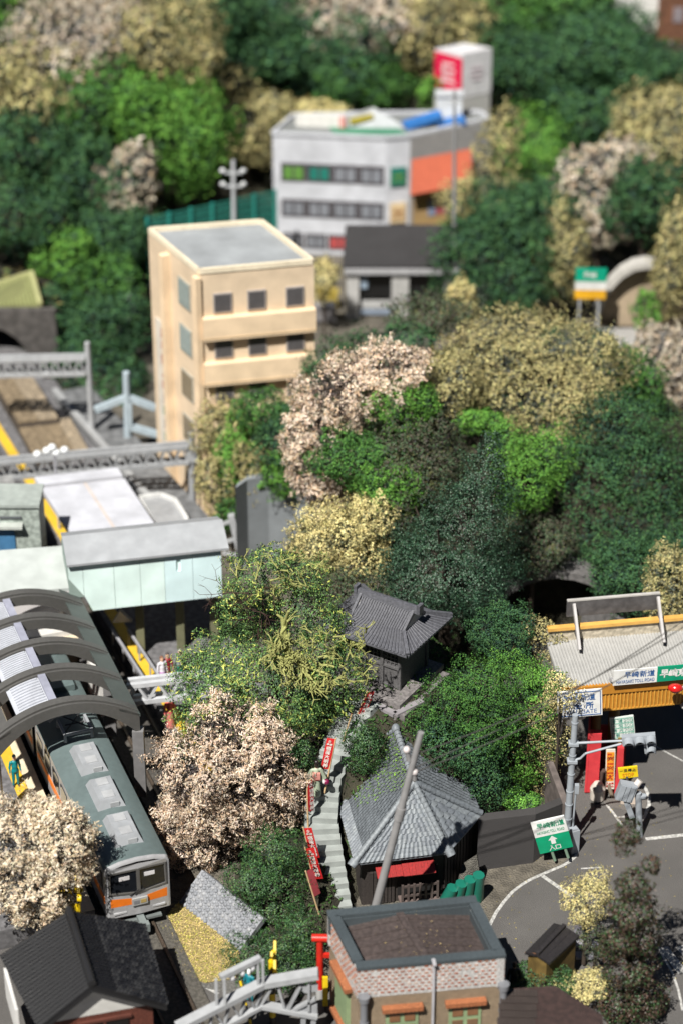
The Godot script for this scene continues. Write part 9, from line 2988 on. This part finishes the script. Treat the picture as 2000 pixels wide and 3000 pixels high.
	tree("bright", Vector3(5.94, 9.26, -41.00), Vector3(0.74, 1.53, 0.69), 0.50, 0.156, 191, "broadleaf_tree", "small lime green bush left of the red cube sign", "bush", "trees on the far hillside", {"many": 9})
	tree("yellow", Vector3(-1.63, 8.34, -40.50), Vector3(1.64, 0.57, 1.51), 0.25, 0.156, 192, "broadleaf_tree", "low yellowish bush behind the office roof boards", "bush", "trees on the far hillside", {"many": 9})
	tree("yellow", Vector3(7.02, 5.90, -15.00), Vector3(0.91, 1.93, 0.84), 0.00, 0.1248, 193, "broadleaf_tree", "yellow flowering bush right of the garage", "bush", "trees on the far hillside", {"many": 9})
	tree("yellow", Vector3(-1.07, 4.04, -22.00), Vector3(0.96, 1.69, 0.88), 0.00, 0.1248, 194, "broadleaf_tree", "yellow bush behind the beige block edge", "bush", "trees on the far hillside", {"many": 9})
	tree("russet", Vector3(11.55, 4.53, 41.00), Vector3(1.36, 4.74, 1.25), 0.00, 0.074, 195, "conifer_tree", "tall blurred russet green conifer in the right foreground", "tree", "", {"cover": 2.2, "many": 9, "lobes": [[Vector3(-0.43, 4.59, 0.00), Vector3(0.50, 0.73, 0.45)], [Vector3(0.52, 3.24, 0.20), Vector3(0.33, 0.44, 0.30)], [Vector3(-0.07, 2.48, 0.30), Vector3(0.67, 0.61, 0.60)], [Vector3(-0.08, 1.03, 0.20), Vector3(0.94, 0.72, 0.85)], [Vector3(0.54, -0.69, -0.20), Vector3(0.68, 0.72, 0.61)], [Vector3(-0.48, -0.45, 0.30), Vector3(0.68, 0.71, 0.61)], [Vector3(-0.04, -1.94, 0.20), Vector3(1.03, 0.59, 0.92)], [Vector3(0.59, -3.46, 0.30), Vector3(0.90, 0.66, 0.81)], [Vector3(-0.30, -3.74, 0.40), Vector3(0.83, 0.78, 0.75)], [Vector3(1.32, -4.27, -0.20), Vector3(0.42, 0.53, 0.38)], [Vector3(0.13, -5.19, 0.40), Vector3(1.32, 0.57, 1.19)]]})
	tree("yellow", Vector3(10.10, 3.47, 38.00), Vector3(1.05, 1.46, 0.97), 0.30, 0.0518, 196, "bush", "yellow leaved shrub left of the blurred conifer", "bush", "", {"cover": 0.9, "many": 9})
	tree("net", Vector3(10.48, 1.81, 38.60), Vector3(0.77, 0.99, 0.71), 0.00, 0.0481, 197, "bush", "bare grey twiggy base under the yellow leaved shrub", "bush", "", {"cover": 0.6, "many": 9})
	tree("hedge", Vector3(8.19, 1.27, 40.40), Vector3(1.53, 0.31, 1.41), 0.00, 0.0518, 198, "bush", "low dark hedge in front of the small shed", "bush", "", {"cover": 1.1, "many": 9})
	tree("yellow", Vector3(9.92, 1.18, 40.60), Vector3(1.04, 0.59, 0.96), 0.00, 0.0518, 199, "bush", "low yellow hedge beside the white bench", "bush", "", {"cover": 1.1, "many": 9})
	var lich := mat(Color(0.47, 0.48, 0.16), 0.85, {"wear": "grime", "scale": 2.5})
	var tk := Vector3(0, 0, 0)
	# knobbly yellow green lichen branches breaking out of the two green trees
	var lt: Node3D = get_node("lichen_tree")
	var f := 0.0
	var st := []
	var a0 := Vector3(-2.52, 11.05, 28.30)
	var a1 := Vector3(-2.28, 9.09, 28.60)
	var m := M.new()
	m.rod(a0, a1, 0.1, 0.14, 9)
	m.rod(a0, Vector3(-2.76, 11.26, 28.30), 0.08, 0.05, 8)
	m.rod(a0.lerp(a1, 0.15), Vector3(-2.25, 11.62, 28.60), 0.09, 0.06, 8)
	put(m, "bare_branch", lich, lt)
	for e in [[846,1935, 850,1985, 0.12], [850,1905, 905,1985, 0.1], [846,1890, 800,1915, 0.08], [905,1985, 935,2030, 0.09], [850,1985, 840,2060, 0.11], [890,1950, 960,1975, 0.08], [800,1915, 760,1935, 0.08]]:
		m = M.new()
		m.rod(raypt(e[0],e[1],28.7), raypt(e[2],e[3],28.9), e[4], e[4] * 0.75, 8)
		put(m, "bare_branch", lich, lt)
	rng.seed = 8
	for i in 26:
		var w := a0.lerp(Vector3(-1.41, 8.33, 28.80), rng.randf()) if i % 2 else a1.lerp(Vector3(-2.94, 9.57, 28.80), rng.randf())
		st.append([w, Vector3(rng.randfn(), rng.randfn() * 0.6 - 0.2, 0.3 + rng.randf()), rng.randf_range(0.3, 0.55), rng.randf_range(0.05, 0.085)])
	for i in 70:
		var px := Vector2(rng.randf_range(740, 1050), rng.randf_range(1860, 2060))
		if i < 58: px = Vector2(rng.randf_range(880, 1075), rng.randf_range(1850, 2040))
		st.append([raypt(px.x,px.y,28.7 + rng.randf() * 0.6), Vector3(rng.randfn(), 0.5 + rng.randf(), rng.randfn() * 0.6), rng.randf_range(0.2, 0.36), rng.randf_range(0.028, 0.06)])
	twigs(lt, 9, st, lich, "lichen_twig", 3)
	st = []
	for i in 26:
		st.append([raypt(rng.randf_range(690, 940),rng.randf_range(1640, 1760),26.2 + rng.randf() * 0.8), Vector3(rng.randfn(), 0.5 + rng.randf(), rng.randfn() * 0.6), rng.randf_range(0.2, 0.38), rng.randf_range(0.03, 0.055)])
	twigs(get_node("lichen_tree_001"), 10, st, lich, "lichen_twig", 3)
	var brown := mat(Color(0.05, 0.022, 0.016), 0.8)
	st = []
	for i in 14:
		st.append([raypt(rng.randf_range(735, 800),rng.randf_range(1735, 1850),27.4), Vector3(rng.randfn() * 0.7, rng.randfn(), 0.3), rng.randf_range(0.3, 0.6), rng.randf_range(0.018, 0.03)])
	st.append([Vector3(-3.98, 11.77, 27.40), Vector3(-1, 0.03, 0), 0.9, 0.03])
	twigs(get_node("lichen_tree_001"), 12, st, brown, "dry_twig", 3)
	st = []
	var dkt := mat(Color(0.045, 0.03, 0.025), 0.85)
	for q in [["dry_tree", Vector3(1.9, 1.7, 1.2)], ["dry_tree_001", Vector3(1.5, 1.4, 1.0)], ["dry_tree_002", Vector3(1.6, 1.6, 1.0)]]:
		var o: Node3D = get_node(q[0])
		var ce: Vector3 = o.position + (o.get_node("crown") as Node3D).position
		st = []
		for i in 16:
			var d := Vector3(rng.randfn(), rng.randfn() * 0.7 + 0.2, rng.randfn() + 0.4).normalized()
			st.append([ce + d * q[1] * 0.75, (d + Vector3(rng.randfn(), rng.randfn(), rng.randfn()) * 0.5), rng.randf_range(0.45, 0.8), rng.randf_range(0.018, 0.032)])
		twigs(o, 60 + i_mod(ce.x), st, dkt, "twig", 3)

func raypt(px: float, py: float, z: float) -> Vector3:
	# plan coordinates (plate x, plate y, depth z) of a surveyed point to metres
	var v := (1500.0 - py) / 7083.0
	var d := Vector3((px - 1000.0) / 7083.0, v * 0.8660254 - 0.5, -0.8660254 - v * 0.5)
	return Vector3(0, 67.0, 116.047) + d * ((z - 116.047) / d.z)
